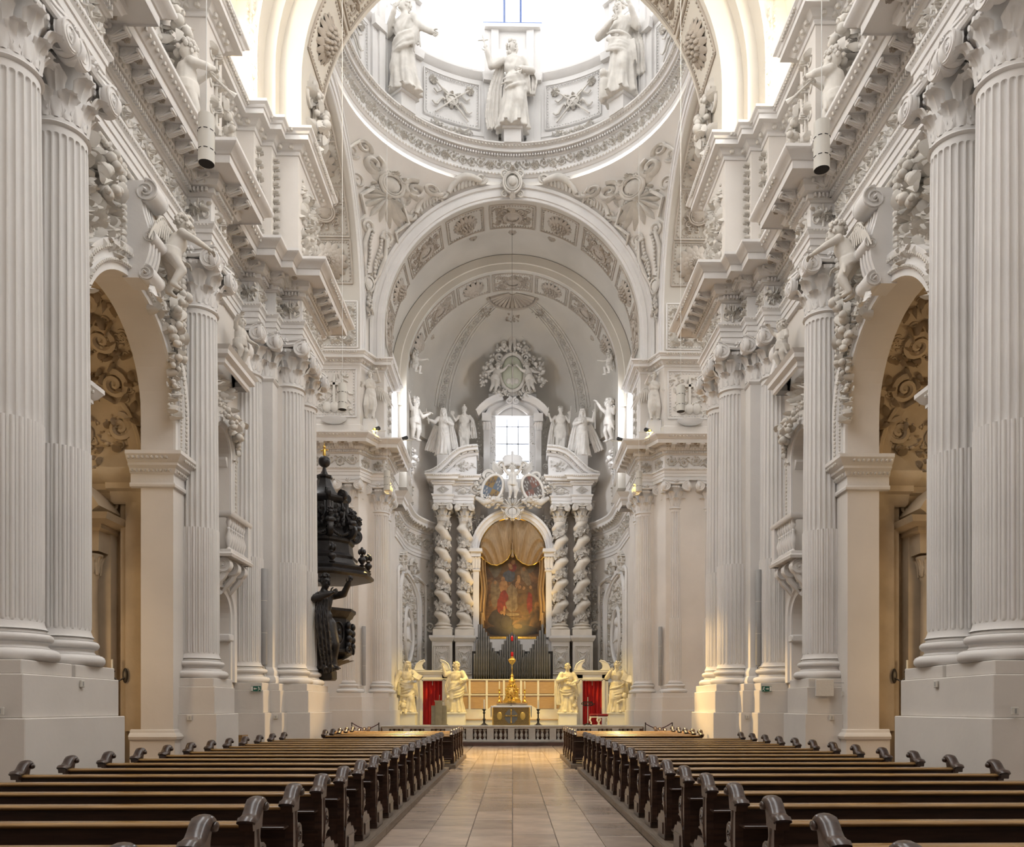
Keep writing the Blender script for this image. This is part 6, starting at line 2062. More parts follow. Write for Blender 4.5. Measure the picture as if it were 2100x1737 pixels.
for q in (-1, 1):
    sh = empty('coat_of_arms', (q * 1.08, RT_Y - .25, 13.35), rot=(0, q * -.45, 0), label=('oval shield painted in blue, white and gold quarters over the altar painting' if q < 0 else 'oval shield painted in dull red quarters over the altar painting'), cat='shield')
    mk('frame', tube([(.52 * cos(2 * PI * i / 26), -.06, .78 * sin(2 * PI * i / 26)) for i in range(26)], .09, 7, closed=True), 'relief', sh)
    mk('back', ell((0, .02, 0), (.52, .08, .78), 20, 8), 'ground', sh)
    for i in range(4):
        a0 = i * PI / 2
        col = (('heraldry_blue', 'heraldry_gold') if q < 0 else ('heraldry_red', 'heraldry_dark'))[i % 2]
        poly = [(0, 0)] + [(.47 * cos(a0 + PI / 2 * k / 8), .72 * sin(a0 + PI / 2 * k / 8)) for k in range(9)]
        mk('quarter', prism(poly, -.10, -.05, 'y'), col, sh, smooth=False)
        for k in range(5):
            aa = a0 + .3 + .25 * k; rr = .28 + .1 * (k % 2)
            mk('charge', prism([(rr * cos(aa) + .05, rr * 1.5 * sin(aa)), (rr * cos(aa), rr * 1.5 * sin(aa) + .1), (rr * cos(aa) - .05, rr * 1.5 * sin(aa)), (rr * cos(aa), rr * 1.5 * sin(aa) - .1)], -.112, -.10, 'y'), 'heraldry_pale' if i % 2 == 0 else ('heraldry_dark' if q < 0 else 'heraldry_pale'), sh, smooth=False)
mb = MB(); mb.add(lathe([(.62, 0), (.66, .1), (.62, .22), (.5, .26), (.55, .5), (.45, .62), (.1, .7), (.06, .78), (.1, .84), (0, .9)], 24), T3((0, RT_Y - .1, 14.55), 0, (1, .6, 1)))
A('ducal_cap', mb, 'stucco')
pu = putto(1.9, dict(elL=(-.2, -.02, .80), wrL=(-.26, -.08, .93), elR=(.2, -.02, .80), wrR=(.26, -.08, .93), knL=(-.05, -.06, .24), knR=(.10, -.05, .24)), 3)
mk('putto', pu, 'relief', None, angle=75, loc=(0, RT_Y - .45, 12.75), label='standing putto between the two painted shields', cat='putto')

# apse window with stucco aedicule
win = empty('window_3', kind='structure')
wz0, wz1 = 14.75, 18.05
wy = 46.3
for i in range(3):
    for j in range(4):
        x0 = -.95 + 1.9 * i / 3; z0 = wz0 + (18.7 - wz0) * j / 4
        mk('window_pane', box(x0 + .02, x0 + 1.9 / 3 - .02, wy, wy + .01, z0, z0 + (18.7 - wz0) / 4 - .03), 'glass', win, smooth=False)
for i in (1, 2): mk('glazing_bar', box(-.95 + 1.9 * i / 3 - .03, -.95 + 1.9 * i / 3 + .03, wy - .03, wy + .03, wz0, 18.7), 'bar', win, smooth=False)
for j in (1, 2, 3): mk('glazing_bar', box(-.95, .95, wy - .03, wy + .03, wz0 + (18.7 - wz0) * j / 4 - .03, wz0 + (18.7 - wz0) * j / 4 + .03), 'bar', win, smooth=False)
wa = MB()
arcp = [(-.95 + 1.9 * i / 14, 18.05 + .55 * sin(PI * i / 14)) for i in range(15)]
wa.add(prism([(-1.35, wz0 - .2), (-.95, wz0 - .2), (-.95, 18.05)] + arcp + [(.95, 18.05), (.95, wz0 - .2), (1.35, wz0 - .2), (1.35, 19.3), (-1.35, 19.3)], 45.5, 46.6, 'y'))
mk('window_reveal', wa, 'stucco', win, smooth=False)
aed = empty('window_aedicule', (0, 45.2, 14.6), label='stucco pilasters and curved pediment framing the apse window', cat='window frame')
for s in (-1, 1):
    mk('pilaster', box(s * 1.45 - .17, s * 1.45 + .17, -.1, .5, 0, 2.9), 'stucco', aed, smooth=False)
    mb = MB(); mb.add(thicket(.26, 3.0, 60 + s, 60, .1, .35), lambda u, v, n: (s * 1.08 + u, -.02 - n, 1.6 + v)); mb.add(thicket(.34, 2.4, 64 + s, 50, .16, .6), lambda u, v, n: (s * 1.80 + u, .1 - n, 2.1 + v))
    mb.add(spiral((0, 0), .2, 1.6, .05, s), lambda u, v, n: (s * 1.85 + u, .1 - n, .5 + v))
    mk('fruit_drop', mb, 'relief', aed, angle=60)
    mb = MB()
    for k in range(3):
        v, f = acanthus(.2, .5, .1, 4, 6); mb.add(([(s * 1.45 + (k - 1) * .14 + a, -.12 - b, 2.5 + c) for a, b, c in v], f))
    mb.add(box(s * 1.45 - .26, s * 1.45 + .26, -.22, .5, 3.0, 3.45))
    mk('capital', mb, 'stucco', aed, angle=60)
    pts = [(s * 2.0, 3.45), (s * 1.75, 3.75), (s * 1.4, 4.05), (s * 1.0, 4.25), (s * .6, 4.38)]
    fr = [((x, -.2, z), (s * .5, 0, .85), (0, 1, 0)) for x, z in pts]
    mk('pediment_half', ringsweep(fr, [(-.2, 0), (-.1, -.1), (0, -.22), (.1, -.26), (.1, .8), (-.2, .8), (-.2, 0)]), 'stucco', aed, angle=25)
mb = MB(); mb.add(prism([(-1.6, 3.4), (1.6, 3.4), (1.3, 3.95), (.6, 4.3), (-.6, 4.3), (-1.3, 3.95)], .1, .6, 'y')); mk('tympanum', mb, 'stucco', aed, smooth=False)
mb = MB(); mb.add(tube([(-.9 + 1.8 * i / 12, -.15, 3.45 + .45 * sin(PI * i / 12)) for i in range(13)], .12, 7))
for q in (-1, 1): mb.add(spiral((q * .2, 4.1), .2, 1.5, .07, q, PI / 2, end=.15), lambda u, v, n: (u, -.25 - n, v))
mk('arch_crest', mb, 'stucco', aed)

# cartouche with the cross above the window
ct = empty('cross_cartouche', (0, 45.0, 20.3), label='greenish oval cartouche bearing a cross on three hills above the apse window', cat='cartouche')
mk('shield', ell((0, 0, 0), (.62, .14, .92), 24, 12), 'shield_green', ct)
mb = MB(); mb.add(box(-.035, .035, -.19, -.10, -.35, .65)); mb.add(box(-.27, .27, -.19, -.10, .28, .35))
for k in (-1, 0, 1): mb.add(ell((k * .22, -.06, -.5), (.16, .10, .18 if k else .24), 10, 8))
mk('cross', mb, 'relief', ct, smooth=True)
mb = MB(); mb.add(tube([(.72 * cos(2 * PI * i / 28), -.04, 1.04 * sin(2 * PI * i / 28)) for i in range(28)], .11, 7, closed=True))
TT = lambda u, v, n: (u, .05 - n, v)
for q in (-1, 1):
    mb.add(spiral((q * .72, .85), .28, 1.6, .09, q, 0, end=.15), TT); mb.add(spiral((q * .85, -.85), .34, 1.6, .1, -q, 0, end=.15), TT)
    mb.add(swag([(q * 1.1, .9, .1), (q * 1.45, .1, .2), (q * 1.7, -.9, .16)], .22, 33 + q), TT)
    mb.add(swag([(q * .1, 1.15, .1), (q * .5, 1.4, .2), (q * .9, 1.1, .12)], .2, 36 + q), TT)
    mb.add(swag([(q * .2, -1.2, .1), (q * .6, -1.25, .2), (q * 1.1, -1.1, .12)], .15, 39 + q), TT)
mb.add(ell((0, .12, 0), (1.0, .12, 1.3), 20, 10))
mk('scroll_frame', mb, 'relief', ct, angle=60)
for q in (-1, 1):
    pu = putto(1.75, dict(elL=(-.2, -.04, .76), wrL=(-.28, -.1, .86), elR=(.2, -.03, .62), wrR=(.3, -.1, .56), knL=(-.09, -.06, .24), knR=(.03, -.05, .22), anR=(.08, .02, .04)) if q > 0 else dict(elR=(.2, -.04, .76), wrR=(.28, -.1, .86), elL=(-.2, -.03, .62), wrL=(-.3, -.1, .56), knR=(.09, -.06, .24), knL=(-.03, -.05, .22), anL=(-.08, .02, .04)), 5 + q)
    mk('putto', pu, 'relief', None, angle=75, loc=(q * 1.12, 44.75, 19.1), rot=(0, q * -.22, 0), label='putto leaning on the cross cartouche ' + ('above the cross-bearing nun' if q < 0 else 'above the staff-bearing nun'), cat='putto')
pu = putto(1.5, dict(elL=(-.22, -.04, .62), wrL=(-.34, -.08, .56), elR=(.22, -.04, .62), wrR=(.34, -.08, .56)), 9)
po = mk('putto', pu, 'relief', None, angle=75, loc=(0, 44.85, 21.35), label='winged putto crowning the cross cartouche', cat='putto')
for q in (-1, 1): mk('wing', wing(.6, .6), 'relief', po, angle=60, loc=(q * .1, .12, 1.0), scale=(q, 1, 1))
# trumpeting angels at the foot of the conch and on the apse arch
for s in (-1, 1):
    pu = putto(2.2, dict(elL=(-.22, -.05, .82), wrL=(-.30, -.10, .96), elR=(.2, -.06, .6), wrR=(.28, -.14, .66), knL=(-.09, -.05, .26), knR=(.06, -.08, .27)), 14)
    mk('angel_figure', pu, 'statue', None, angle=75, loc=(s * 4.95, 40.9, 15.1), rot=(0, 0, -s * .9), label='slender stucco angel against the apse arch pier ' + ('above the hooded evangelist' if s < 0 else 'above the evangelist with large book'), cat='statue')
    pu = putto(1.4, dict(elL=(-.2, -.1, .7), wrL=(-.3, -.22, .72), elR=(.2, -.1, .7), wrR=(.3, -.22, .72), knL=(-.09, -.16, .4), knR=(.09, -.16, .4), anL=(-.1, -.12, .2), anR=(.1, -.12, .2)), 15)
    mk('putto', pu, 'relief', None, angle=75, loc=(s * 4.85, 40.2, 18.0), rot=(0, 0, -s * .9), label='seated putto on the window head ' + ('over the pulpit-side choir window' if s < 0 else 'over the choir window away from the pulpit'), cat='putto')
# ================================================================ sanctuary
ZS = 0.75
plat = mk('floor_sanctuary', box(-5.6, 5.6, 33.85, 43.2, 0, ZS), 'marble', smooth=False, kind='structure')
mk('floor_sanctuary_edge', box(-5.5, 5.5, 33.72, 33.85, .14, ZS), 'marble_pink', plat, smooth=False)
mk('step', box(-5.6, 5.6, 33.15, 33.85, 0, .14, .01), 'step_wood', plat, smooth=False)
mk('floor_choir_base', box(-4.6, 4.6, 43.0, 47, 0, 2.2), 'wall', plat, smooth=False)

bal = empty('communion_balustrade', (0, 33.5, .14), label='long grey marble communion balustrade with bulbous balusters before the altar', cat='balustrade')
mk('rail', box(-5.45, 5.45, -.18, .16, .62, .70, .02), 'marble', bal, smooth=False)
mk('rail_moulding', box(-5.40, 5.40, -.14, .12, .56, .62), 'marble', bal, smooth=False)
mk('plinth', box(-5.45, 5.45, -.18, .16, 0, .10, .015), 'marble', bal, smooth=False)
bm = MB().add(lathe([(.07, 0), (.07, .03), (.045, .05), (.035, .08), (.078, .18), (.06, .25), (.035, .28), (.055, .30), (.035, .32), (.06, .36), (.078, .40), (.04, .45), (.07, .46)], 12)).mesh('baluster', 'marble')
pm = MB().add(box(-.14, .14, -.15, .13, .10, .56, .01)).mesh('pier', 'marble', smooth=False)
for k in range(-6, 7):
    xc = -.055 + .865 * k
    link('pier', pm, bal, loc=(xc, 0, 0))
    if k == 6: break
    for j in (-1, 0, 1):
        if abs(xc + .4325) < 5.3: link('baluster', bm, bal, loc=(xc + .4325 + j * .195, 0, .10))

# screen wall behind the altar
SY = 39.4
scr = empty('altar_screen', (0, SY, ZS), label='white gridded screen with brown wooden panels behind the altar table', cat='screen')
mk('lower_wall', box(-3.1, 3.1, 0, .12, 0, .68), 'white', scr, smooth=False)
for r_ in range(2):
    for c in range(7):
        x0 = -2.94 + .84 * c
        z0 = .74 + .74 * r_
        mk('panel', box(x0 + .05, x0 + .79, .03, .06, z0 + .03, z0 + .71), 'panel', scr, smooth=False)
for c in range(8): mk('mullion', box(-2.94 + .84 * c - .05, -2.94 + .84 * c + .05, 0, .10, .68, 2.22), 'white', scr, smooth=False)
for z in (.68, 1.42, 2.16): mk('transom', box(-3.0, 3.0, -.01, .10, z, z + .06), 'white', scr, smooth=False)
mk('bench', box(-2.3, 2.3, -.45, 0, 0, .22), 'white', scr, smooth=False)
mk('bench_top', box(-2.35, 2.35, -.5, 0, .22, .26), 'panel', scr, smooth=False)
for s in (-1, 1):
    mk('console', prism([(s * .7, .26), (s * 1.9, .26), (s * 1.5, .42), (s * 1.15, .8), (s * .9, .95), (s * .7, .95)], -.12, 0, 'y'), 'white', scr, smooth=False)

for s in (-1, 1):
    xm = s * 3.87
    d = empty('choir_door', (xm, 39.0, ZS), label='white doorway with broken pediment and red curtain ' + ('behind the grey ambo' if s < 0 else 'behind the music stand'), cat='doorway')
    for q in (-1, 1):
        mk('jamb', box(q * .62 - .15, q * .62 + .15, -.05, .3, 0, 2.42), 'white', d, smooth=False)
        mk('jamb_moulding', box(q * .56 - .05, q * .56 + .05, -.09, 0, 0, 2.2), 'white', d, smooth=False)
    mk('lintel', box(-.77, .77, -.05, .3, 2.12, 2.45), 'white', d, smooth=False)
    mk('lintel_moulding', box(-.72, .72, -.09, 0, 2.17, 2.24), 'white', d, smooth=False)
    mk('cornice', sweep([(.80, .3), (.80, -.07), (-.80, -.07), (-.80, .3)][::1], [(0, 2.42), (.03, 2.44), (.05, 2.5), (.1, 2.55), (.1, 2.62), (-.3, 2.64)]), 'white', d)
    for q in (-1, 1):
        out = [(q * .86, 2.64), (q * .84, 2.72), (q * .74, 2.92), (q * .58, 3.06), (q * .38, 3.12), (q * .36, 3.06), (q * .46, 2.98), (q * .52, 2.86), (q * .50, 2.74), (q * .36, 2.64)]
        mk('pediment_half', prism(out, -.1, .2, 'y'), 'white', d, smooth=False)
        mk('pediment_moulding', tube([(q * .86, -.1, 2.68), (q * .76, -.1, 2.93), (q * .58, -.1, 3.07), (q * .38, -.1, 3.12)], .035, 6), 'white', d)
    mk('curtain', grid(lambda u, v: (-.48 + .96 * u, .12 + .045 * sin(u * 30 + .6 * sin(v * 5)) + .015 * sin(u * 77), 2.14 * v), 60, 10), 'red', d, angle=70)
    mk('curtain_pull', tube([(0, .02, 2.12), (0, .0, 1.9)], .012, 5), 'steel', d)

# -- evangelists on their pedestals
def ped(x, w, label):
    p = empty('statue_pedestal', (x, 38.4, ZS), label=label, cat='pedestal')
    mk('die', box(-w / 2, w / 2, -.32, .32, 0, .52), 'white', p, smooth=False)
    mk('cap', box(-w / 2 - .05, w / 2 + .05, -.37, .37, .52, .60, .02), 'white', p, smooth=False)
for x, w, t in ((-5.05, .9, 'white pedestal under the hooded evangelist'), (-2.67, .85, 'white pedestal under the evangelist with raised hand'), (2.62, .85, 'white pedestal under the young evangelist with the ox'), (5.0, .85, 'white pedestal under the evangelist with the large book')):
    ped(x, w, t)
ez = ZS + .60
def beast(mb, ap, c, k, mane=True, seed=1):
    rnd = random.Random(seed)
    x, y, z = c
    mb.add(ell((x, y + .05 * k, z), (.075 * k, .09 * k, .08 * k), 10, 8)); mb.add(ell((x, y - .05 * k, z - .03 * k), (.045 * k, .05 * k, .04 * k), 9, 7))
    mb.add(capsule((x, y + .1, z - .02), (x + .05, y + .16, z - .12), .09 * k, .08 * k, 9))
    for q in (-1, 1):
        mb.add(capsule((x + q * .06 * k, y + .04, z - .08 * k), (x + q * .05 * k, y - .06, z - .18 * k), .035 * k, .03 * k, 8))
        ap.add(ell((x + q * .055 * k, y + .02, z + .07 * k), (.02 * k, .015 * k, .03 * k), 6, 5)); ap.add(ell((x + q * .022 * k, y - .085 * k, z + .01 * k), .01 * k, 5, 4))
    if mane:
        for i in range(40):
            a = rnd.uniform(0, 6.28); rr = rnd.uniform(.07, .11) * k
            ap.add(ell((x + rr * cos(a), y + .01 + rnd.uniform(0, .06), z + rr * sin(a)), (.025 * k, .025 * k, .035 * k), 6, 5))
st1 = statue('evangelist_statue', 'gold-lit statue of a hooded bearded evangelist reading, lion at his feet', (-5.05, 38.4, ez), 2.42, 'statue_old', .15, seed=41, hair='hood', beard=True, amp=.28, lean=.02, knee=1, folds=8,
    arms=[((-.12, 0, .79), (-.20, -.01, .62), (-.22, -.08, .48), dict(sleeve=1.5)), ((.12, 0, .79), (.20, -.05, .67), (.14, -.18, .66), dict(sleeve=1.5))], hd=dict(turn=.35, nod=.3, c=(.02, -.04, .925)),
    sashes=[dict(a0=-PI, z0=.66, z1=.60, rx=.15, ry=.12, n=6), dict(a0=-PI * .95, z0=.42, z1=.60, rx=.145, ry=.125, n=5)], extra=lambda mb, ap: beast(mb, ap, (-.07, -.12, .14), .9))
open_book((.40, -.52, 1.56), .20, .34, (-.7, .5, -.3), 'statue_old', st1)
st2 = statue('evangelist_statue', 'gold-lit statue of a young long-haired evangelist raising his hand, eagle at his feet', (-2.67, 38.4, ez), 2.38, 'statue_old', -.1, seed=42, hair='long', amp=.28, lean=-.02, knee=-1,
    arms=[((-.12, 0, .79), (-.22, -.05, .74), (-.25, -.08, .88), dict(sleeve=1.35, curl=.15)), ((.12, 0, .79), (.20, -.04, .66), (.15, -.17, .64), dict(sleeve=1.5))], hd=dict(turn=.3, nod=-.1),
    sashes=[dict(a0=-PI * .92, z0=.45, z1=.66, rx=.15, ry=.12, n=7)], sheets=[(([(-.12, -.02, .72), (-.17, -.02, .55), (-.15, -.02, .38)], [.1, .16, .1]), dict(seed=12))],
    extra=lambda mb, ap: (mb.add(ell((-.15, -.05, .15), (.055, .06, .13), 10, 8)), mb.add(ell((-.16, -.08, .30), (.035, .045, .04), 9, 7)), ap.add(capsule((-.16, -.12, .30), (-.165, -.15, .285), .014, .004, 6)), mb.add(capsule((-.20, -.02, .25), (-.21, .02, .04), .04, .02, 7))))
open_book((.38, -.42, 1.46), .15, .30, (-1.2, .0, .2), 'statue_old', st2)
st3 = statue('evangelist_statue', 'gold-lit statue of a young curly evangelist with hand on chest, ox at his feet', (2.62, 38.4, ez), 2.30, 'statue_old', .05, seed=43, hair='curly', amp=.28, lean=.015, knee=1,
    arms=[((-.12, 0, .79), (-.20, -.03, .66), (-.05, -.14, .70), dict(sleeve=1.5)), ((.12, 0, .79), (.20, -.05, .64), (.10, -.17, .60), dict(sleeve=1.5))], hd=dict(turn=-.4, nod=.2),
    sashes=[dict(a0=-PI, z0=.52, z1=.62, rx=.15, ry=.12, n=7)], sheets=[(([(-.13, 0, .74), (-.18, 0, .5), (-.15, 0, .15)], [.1, .15, .16]), dict(seed=13))],
    extra=lambda mb, ap: (beast(mb, ap, (.13, -.08, .16), .9, False), mb.add(capsule((.16, 0, .2), (.21, .0, .3), .02, .01, 6)), mb.add(capsule((.08, 0, .22), (.04, 0, .27), .02, .01, 6))))
open_book((.12, -.50, 1.25), .22, .30, (-1.1, .2, 0), 'statue_old', st3)
st4 = statue('evangelist_statue', 'gold-lit statue of a bald bearded evangelist holding a large book, child angel below', (5.0, 38.4, ez), 2.42, 'statue_old', -.15, seed=44, hair='short', beard=True, amp=.28, lean=-.02, knee=-1,
    arms=[((-.12, 0, .79), (-.20, -.05, .68), (-.12, -.15, .80), dict(sleeve=1.5)), ((.12, 0, .79), (.21, -.05, .66), (.20, -.17, .60), dict(sleeve=1.5))], hd=dict(turn=-.35, nod=.1),
    sashes=[dict(a0=-PI * .95, z0=.44, z1=.64, rx=.15, ry=.12, n=8)], extra=lambda mb, ap: (mb.add(capsule((.15, -.08, .05), (.14, -.08, .22), .045, .06, 9)), mb.add(ell((.15, -.10, .33), (.05, .055, .058), 10, 8)), mb.add(capsule((.10, -.12, .24), (.02, -.14, .2), .025, .02, 7)), mb.add(ell((.24, -.02, .25), (.06, .02, .09), 8, 6))))
open_book((.42, -.52, 1.42), .28, .40, (-.5, .35, -.1), 'statue_old', st4)

# -- altar table
am = empty('altar_table', (-.06, 36.5, ZS), label='altar table with gold brocade frontal and white linen cloth', cat='altar')
mk('frontal', box(-.83, .83, -.35, .35, 0, .86), 'antependium', am, smooth=False)
mk('frontal_border', box(-.84, .84, -.37, -.34, .0, .05), 'gold', am, smooth=False)
for s in (-1, 1): mk('frontal_border', box(s * .82 - .025, s * .82 + .025, -.37, -.34, .05, .86), 'gold', am, smooth=False)
mk('medallion', prism([(.30 * cos(PI / 4 * (i + .5)), .43 + .34 * sin(PI / 4 * (i + .5))) for i in range(8)], -.365, -.345, 'y'), 'brocade_grey', am, smooth=False)
cr = MB(); cr.add(box(-.025, .025, -.385, -.36, .18, .68)); cr.add(box(-.20, .20, -.385, -.36, .43, .48))
for x, z in ((0, .70), (0, .16), (.22, .455), (-.22, .455)): cr.add(ell((x, -.37, z), .045, 8, 6))
mk('cross', cr, 'gold', am, smooth=False)
for s in (-1, 1): mk('emblem', ell((s * .52, -.35, .45), (.12, .03, .18), 12, 8), 'goldpaint', am)
mk('cloth', box(-.90, .90, -.38, .38, .86, .91, .01), 'linen', am, smooth=False)
for s in (-1, 1): mk('cloth_fall', grid(lambda u, v: (s * (.91 + .012 * sin(u * 19)), -.38 + .76 * u, .90 - (.52 - .1 * abs(u - .5)) * v), 14, 6), 'linen', am)
mk('cloth_fall', grid(lambda u, v: (-.9 + 1.8 * u, -.385 - .005 * sin(u * 40), .90 - .06 * v), 30, 2), 'linen', am)
mi = empty('microphone', (-.06, 36.3, ZS + .91), label='thin microphone on the altar cloth', cat='microphone')
mk('base', lathe([(.05, 0), (.05, .02), (.01, .03)], 10), 'dark', mi); mk('stem', tube([(0, 0, .02), (0, -.03, .25), (.02, -.08, .42)], .008, 5), 'dark', mi)

# -- gradine, tabernacle, crucifix, candles
gr = empty('gradine', (-.02, 38.0, ZS), label='pale shelf behind the altar carrying the gilded tabernacle', cat='shelf')
mk('body', box(-.72, .72, -.25, .3, 0, 1.0), 'white', gr, smooth=False); mk('top', box(-.78, .78, -.3, .35, 1.0, 1.06), 'panel', gr, smooth=False)
tb = empty('tabernacle', (-.02, 38.0, ZS + 1.06), label='gilded stepped tabernacle behind the altar table', cat='tabernacle')
def sq(prof, n=4): return lathe([(r * 1.414, z) for r, z in prof], n)
mb = MB(); mb.add(lathe([(.62, 0), (.62, .1), (.55, .13), (.55, .18), (.46, .24), (.44, .52), (.40, .60), (.34, .72), (.36, .78), (.28, .84), (.22, .98), (.25, 1.02), (.16, 1.1), (.09, 1.22), (.12, 1.28), (.05, 1.34), (.05, 1.4)], 8), T3((0, 0, 0), PI / 8, (.74, .6, 1)))
mk('body', mb, 'gold', tb, angle=30)
for z_, w_, sd in ((.40, .6, 130), (.88, .34, 131)):
    mb = MB(); mb.add(thicket(w_, .36, sd, 46, .09, .5), lambda u, v, n: (u, -.24 * (1 if z_ < .5 else .7) - n, z_ + v))
    mk('ornament', mb, 'gold', tb, angle=60, kind='stuff')
for i in range(8):
    a = 2 * PI * i / 8 + .4
    mk('knob', ell((.3 * cos(a), .22 * sin(a), .62), .06, 6, 5), 'gold', tb)
mk('door', prism([(-.13, .22), (.13, .22), (.13, .42), (.08, .5), (-.08, .5), (-.13, .42)], -.29, -.22, 'y'), 'gold', tb, smooth=False)
cx = empty('altar_crucifix', (-.02, 38.0, ZS + 2.46), label='slender gilt crucifix rising from the tabernacle', cat='crucifix')
mk('post', box(-.018, .018, -.018, .018, 0, .82), 'gold', cx, smooth=False); mk('crossbar', box(-.17, .17, -.018, .018, .55, .585), 'gold', cx, smooth=False)
mb = MB(); mb.add(capsule((0, -.035, .40), (0, -.035, .53), .030, .036, 8)); mb.add(ell((0, -.045, .60), (.026, .028, .032), 8, 6))
for q in (-1, 1): mb.add(capsule((q * .03, -.035, .53), (q * .15, -.03, .57), .013, .010, 6)); mb.add(capsule((q * .012, -.035, .40), (q * .006, -.03, .16), .018, .011, 6))
mk('corpus', remesh(mb.vf(), .008, 1), 'wax', cx)
def candlestick(x, y, z, h, hc, label, m, group=None, foot=.13):
    t = empty('candlestick', (x, y, z), label=label, cat='candlestick', group=group)
    mk('stand', lathe([(foot, 0), (foot * 1.05, .03), (foot * .7, .07), (foot * .3, .14), (foot * .25, .2), (foot * .45, h * .4), (foot * .2, h * .46), (foot * .18, h * .7), (foot * .4, h * .78), (foot * .18, h * .85), (foot * .5, h * .96), (foot * .55, h)], 14), m, t)
    for k in range(3):
        a = 2 * PI * k / 3 + .5
        mk('foot', ell((foot * .95 * cos(a), foot * .95 * sin(a), .03), (.045, .045, .03), 7, 5), m, t)
    mk('candle', lathe([(.028, h), (.028, h + hc), (.02, h + hc + .005), (.003, h + hc + .01), (.003, h + hc + .03)], 10), 'wax', t)
for s in (-1, 1):
    candlestick(-.02 + s * .60, 38.0, ZS + 1.06, .62, .38, 'short gilded candlestick beside the tabernacle, ' + ('ambo side' if s < 0 else 'stool side'), 'gold', 'gilded tabernacle candlesticks', .12)
    candlestick(-.06 + s * 1.22, 36.3, ZS, .76, .42, 'tall dark bronze candlestick beside the altar table, ' + ('ambo side' if s < 0 else 'stool side'), 'bronze', 'bronze altar candlesticks', .17)
# -- hanging sanctuary lamp
sl = empty('sanctuary_lamp', (-.02, 36.0, 3.4), label='hanging gilt sanctuary lamp with red glass before the organ', cat='lamp')
mk('bowl', lathe([(0, 0), (.03, .02), (.02, .08), (.08, .14), (.16, .25), (.18, .31), (.14, .36), (.09, .38), (.09, .44), (.06, .46)], 16), 'gold', sl)
mk('glass', lathe([(.05, .46), (.06, .5), (.06, .64), (.05, .66)], 12), 'redglass', sl)
mk('finial', lathe([(0, -.14), (.02, -.12), (.035, -.06), (.02, 0)], 10), 'gold', sl)
for k in range(3):
    a = 2 * PI * k / 3
    mk('chain', tube([(.15 * cos(a), .15 * sin(a), .32), (.02 * cos(a), .02 * sin(a), 1.1)], .006, 4), 'bronze', sl)
mk('cord', tube([(0, 0, 1.1), (0, 0, 2.2), (0, 0, 20.05)], .006, 4), 'bronze', sl)
mk('weight', lathe([(0, 1.12), (.05, 1.18), (.05, 1.34), (0, 1.4)], 10), 'redglass', sl)
# -- ambo, music stand, stools
ab = empty('ambo', (-3.33, 36.6, ZS), label='plain grey stone ambo with slanted top before the red curtain', cat='lectern')
mk('body', box(-.34, .34, -.22, .22, 0, .92, .01), 'ambo', ab, smooth=False); mk('pillar', prism([(-.14, 0), (.14, 0), (.17, 1.12), (-.17, 1.12)], -.27, -.2, 'y'), 'ambo', ab, smooth=False)
mk('base', box(-.38, .38, -.26, .26, 0, .06), 'ambo', ab, smooth=False)
mk('top', box(-.20, .20, -.25, .2, 1.10, 1.15), 'ambo', ab, smooth=False, rot=None); mk('microphone', tube([(0, -.1, 1.15), (.03, -.12, 1.4)], .008, 5), 'steel', ab)
ms = empty('music_stand', (3.42, 36.5, ZS), label='black ornamental music stand before the red curtain', cat='stand')
mk('post', tube([(0, 0, .05), (0, 0, 1.3)], .022, 7), 'steel', ms)
mb = MB(); mb.add(box(-.2, .2, -.03, 0, .90, .94)); mb.add(box(-.2, .2, -.03, 0, 1.06, 1.10)); mb.add(box(-.22, -.18, -.03, 0, .9, 1.1)); mb.add(box(.18, .22, -.03, 0, .9, 1.1))
for q in (-1, 1): mb.add(spiral((q * .1, 1.0), .07, 1.5, .018, q), lambda u, v, n: (u, -.02 - n, v)); mb.add(spiral((q * .25, 1.0), .06, 1.4, .016, -q), lambda u, v, n: (u, -.02 - n, v))
mk('desk', mb, 'dark', ms)
for k in range(3):
    a = 2 * PI * k / 3 + .5
    mk('foot', capsule((0, 0, .10), (.2 * cos(a), .2 * sin(a), .03), .03, .025, 7), 'dark', ms)
for i, (x, y) in enumerate(((3.83, 37.3), (4.12, 36.8))):
    t = empty('stool', (x, y, ZS), label=('dark red velvet stool half behind another stool' if i == 0 else 'dark red velvet stool with curved white legs by the pedestal'), cat='stool')
    mk('cushion', box(-.26, .26, -.2, .2, .42, .54, .06), 'velvet', t); mk('frame', box(-.24, .24, -.18, .18, .36, .42), 'white', t, smooth=False)
    for q in (-1, 1):
        for r_ in (-1, 1): mk('leg', tube([(q * .20, r_ * .14, .38), (q * .24, r_ * .16, .25), (q * .17, r_ * .13, .12), (q * .22, r_ * .17, 0)], [.03, .028, .02, .022], 7), 'white', t)

# ---- choir organ: each pipe an object
og = empty('choir_organ', (0, 41.5, 2.2), label='choir organ front of grey metal pipes beneath the altar painting', cat='organ')
mk('wind_chest', box(-2.1, 2.1, -.15, .7, 0, .75), 'pipe_dark', og, smooth=False)
mk('back_board', box(-2.1, 2.1, .3, .4, .75, 2.3), 'pipe_dark', og, smooth=False)
pipe_cache = {}
def pipe(x, y, z0, z1, r):
    k = (round(r, 3), round(z1 - z0, 1))
    if k not in pipe_cache:
        H = k[1]; mb = MB()
        mb.add(lathe([(r * .25, 0), (r, .32), (r, H - .02), (r * .92, H), (r * .92, H - .05), (0, H - .05)], 12))
        mb.add(prism([(-r * .6, .34), (r * .6, .34), (r * .35, .52), (-r * .35, .52)], -r * 1.06, -r * .75, 'y'))
        pipe_cache[k] = mb.mesh('organ_pipe', 'pipe')
    link('organ_pipe', pipe_cache[k], og, loc=(x, y, z0))
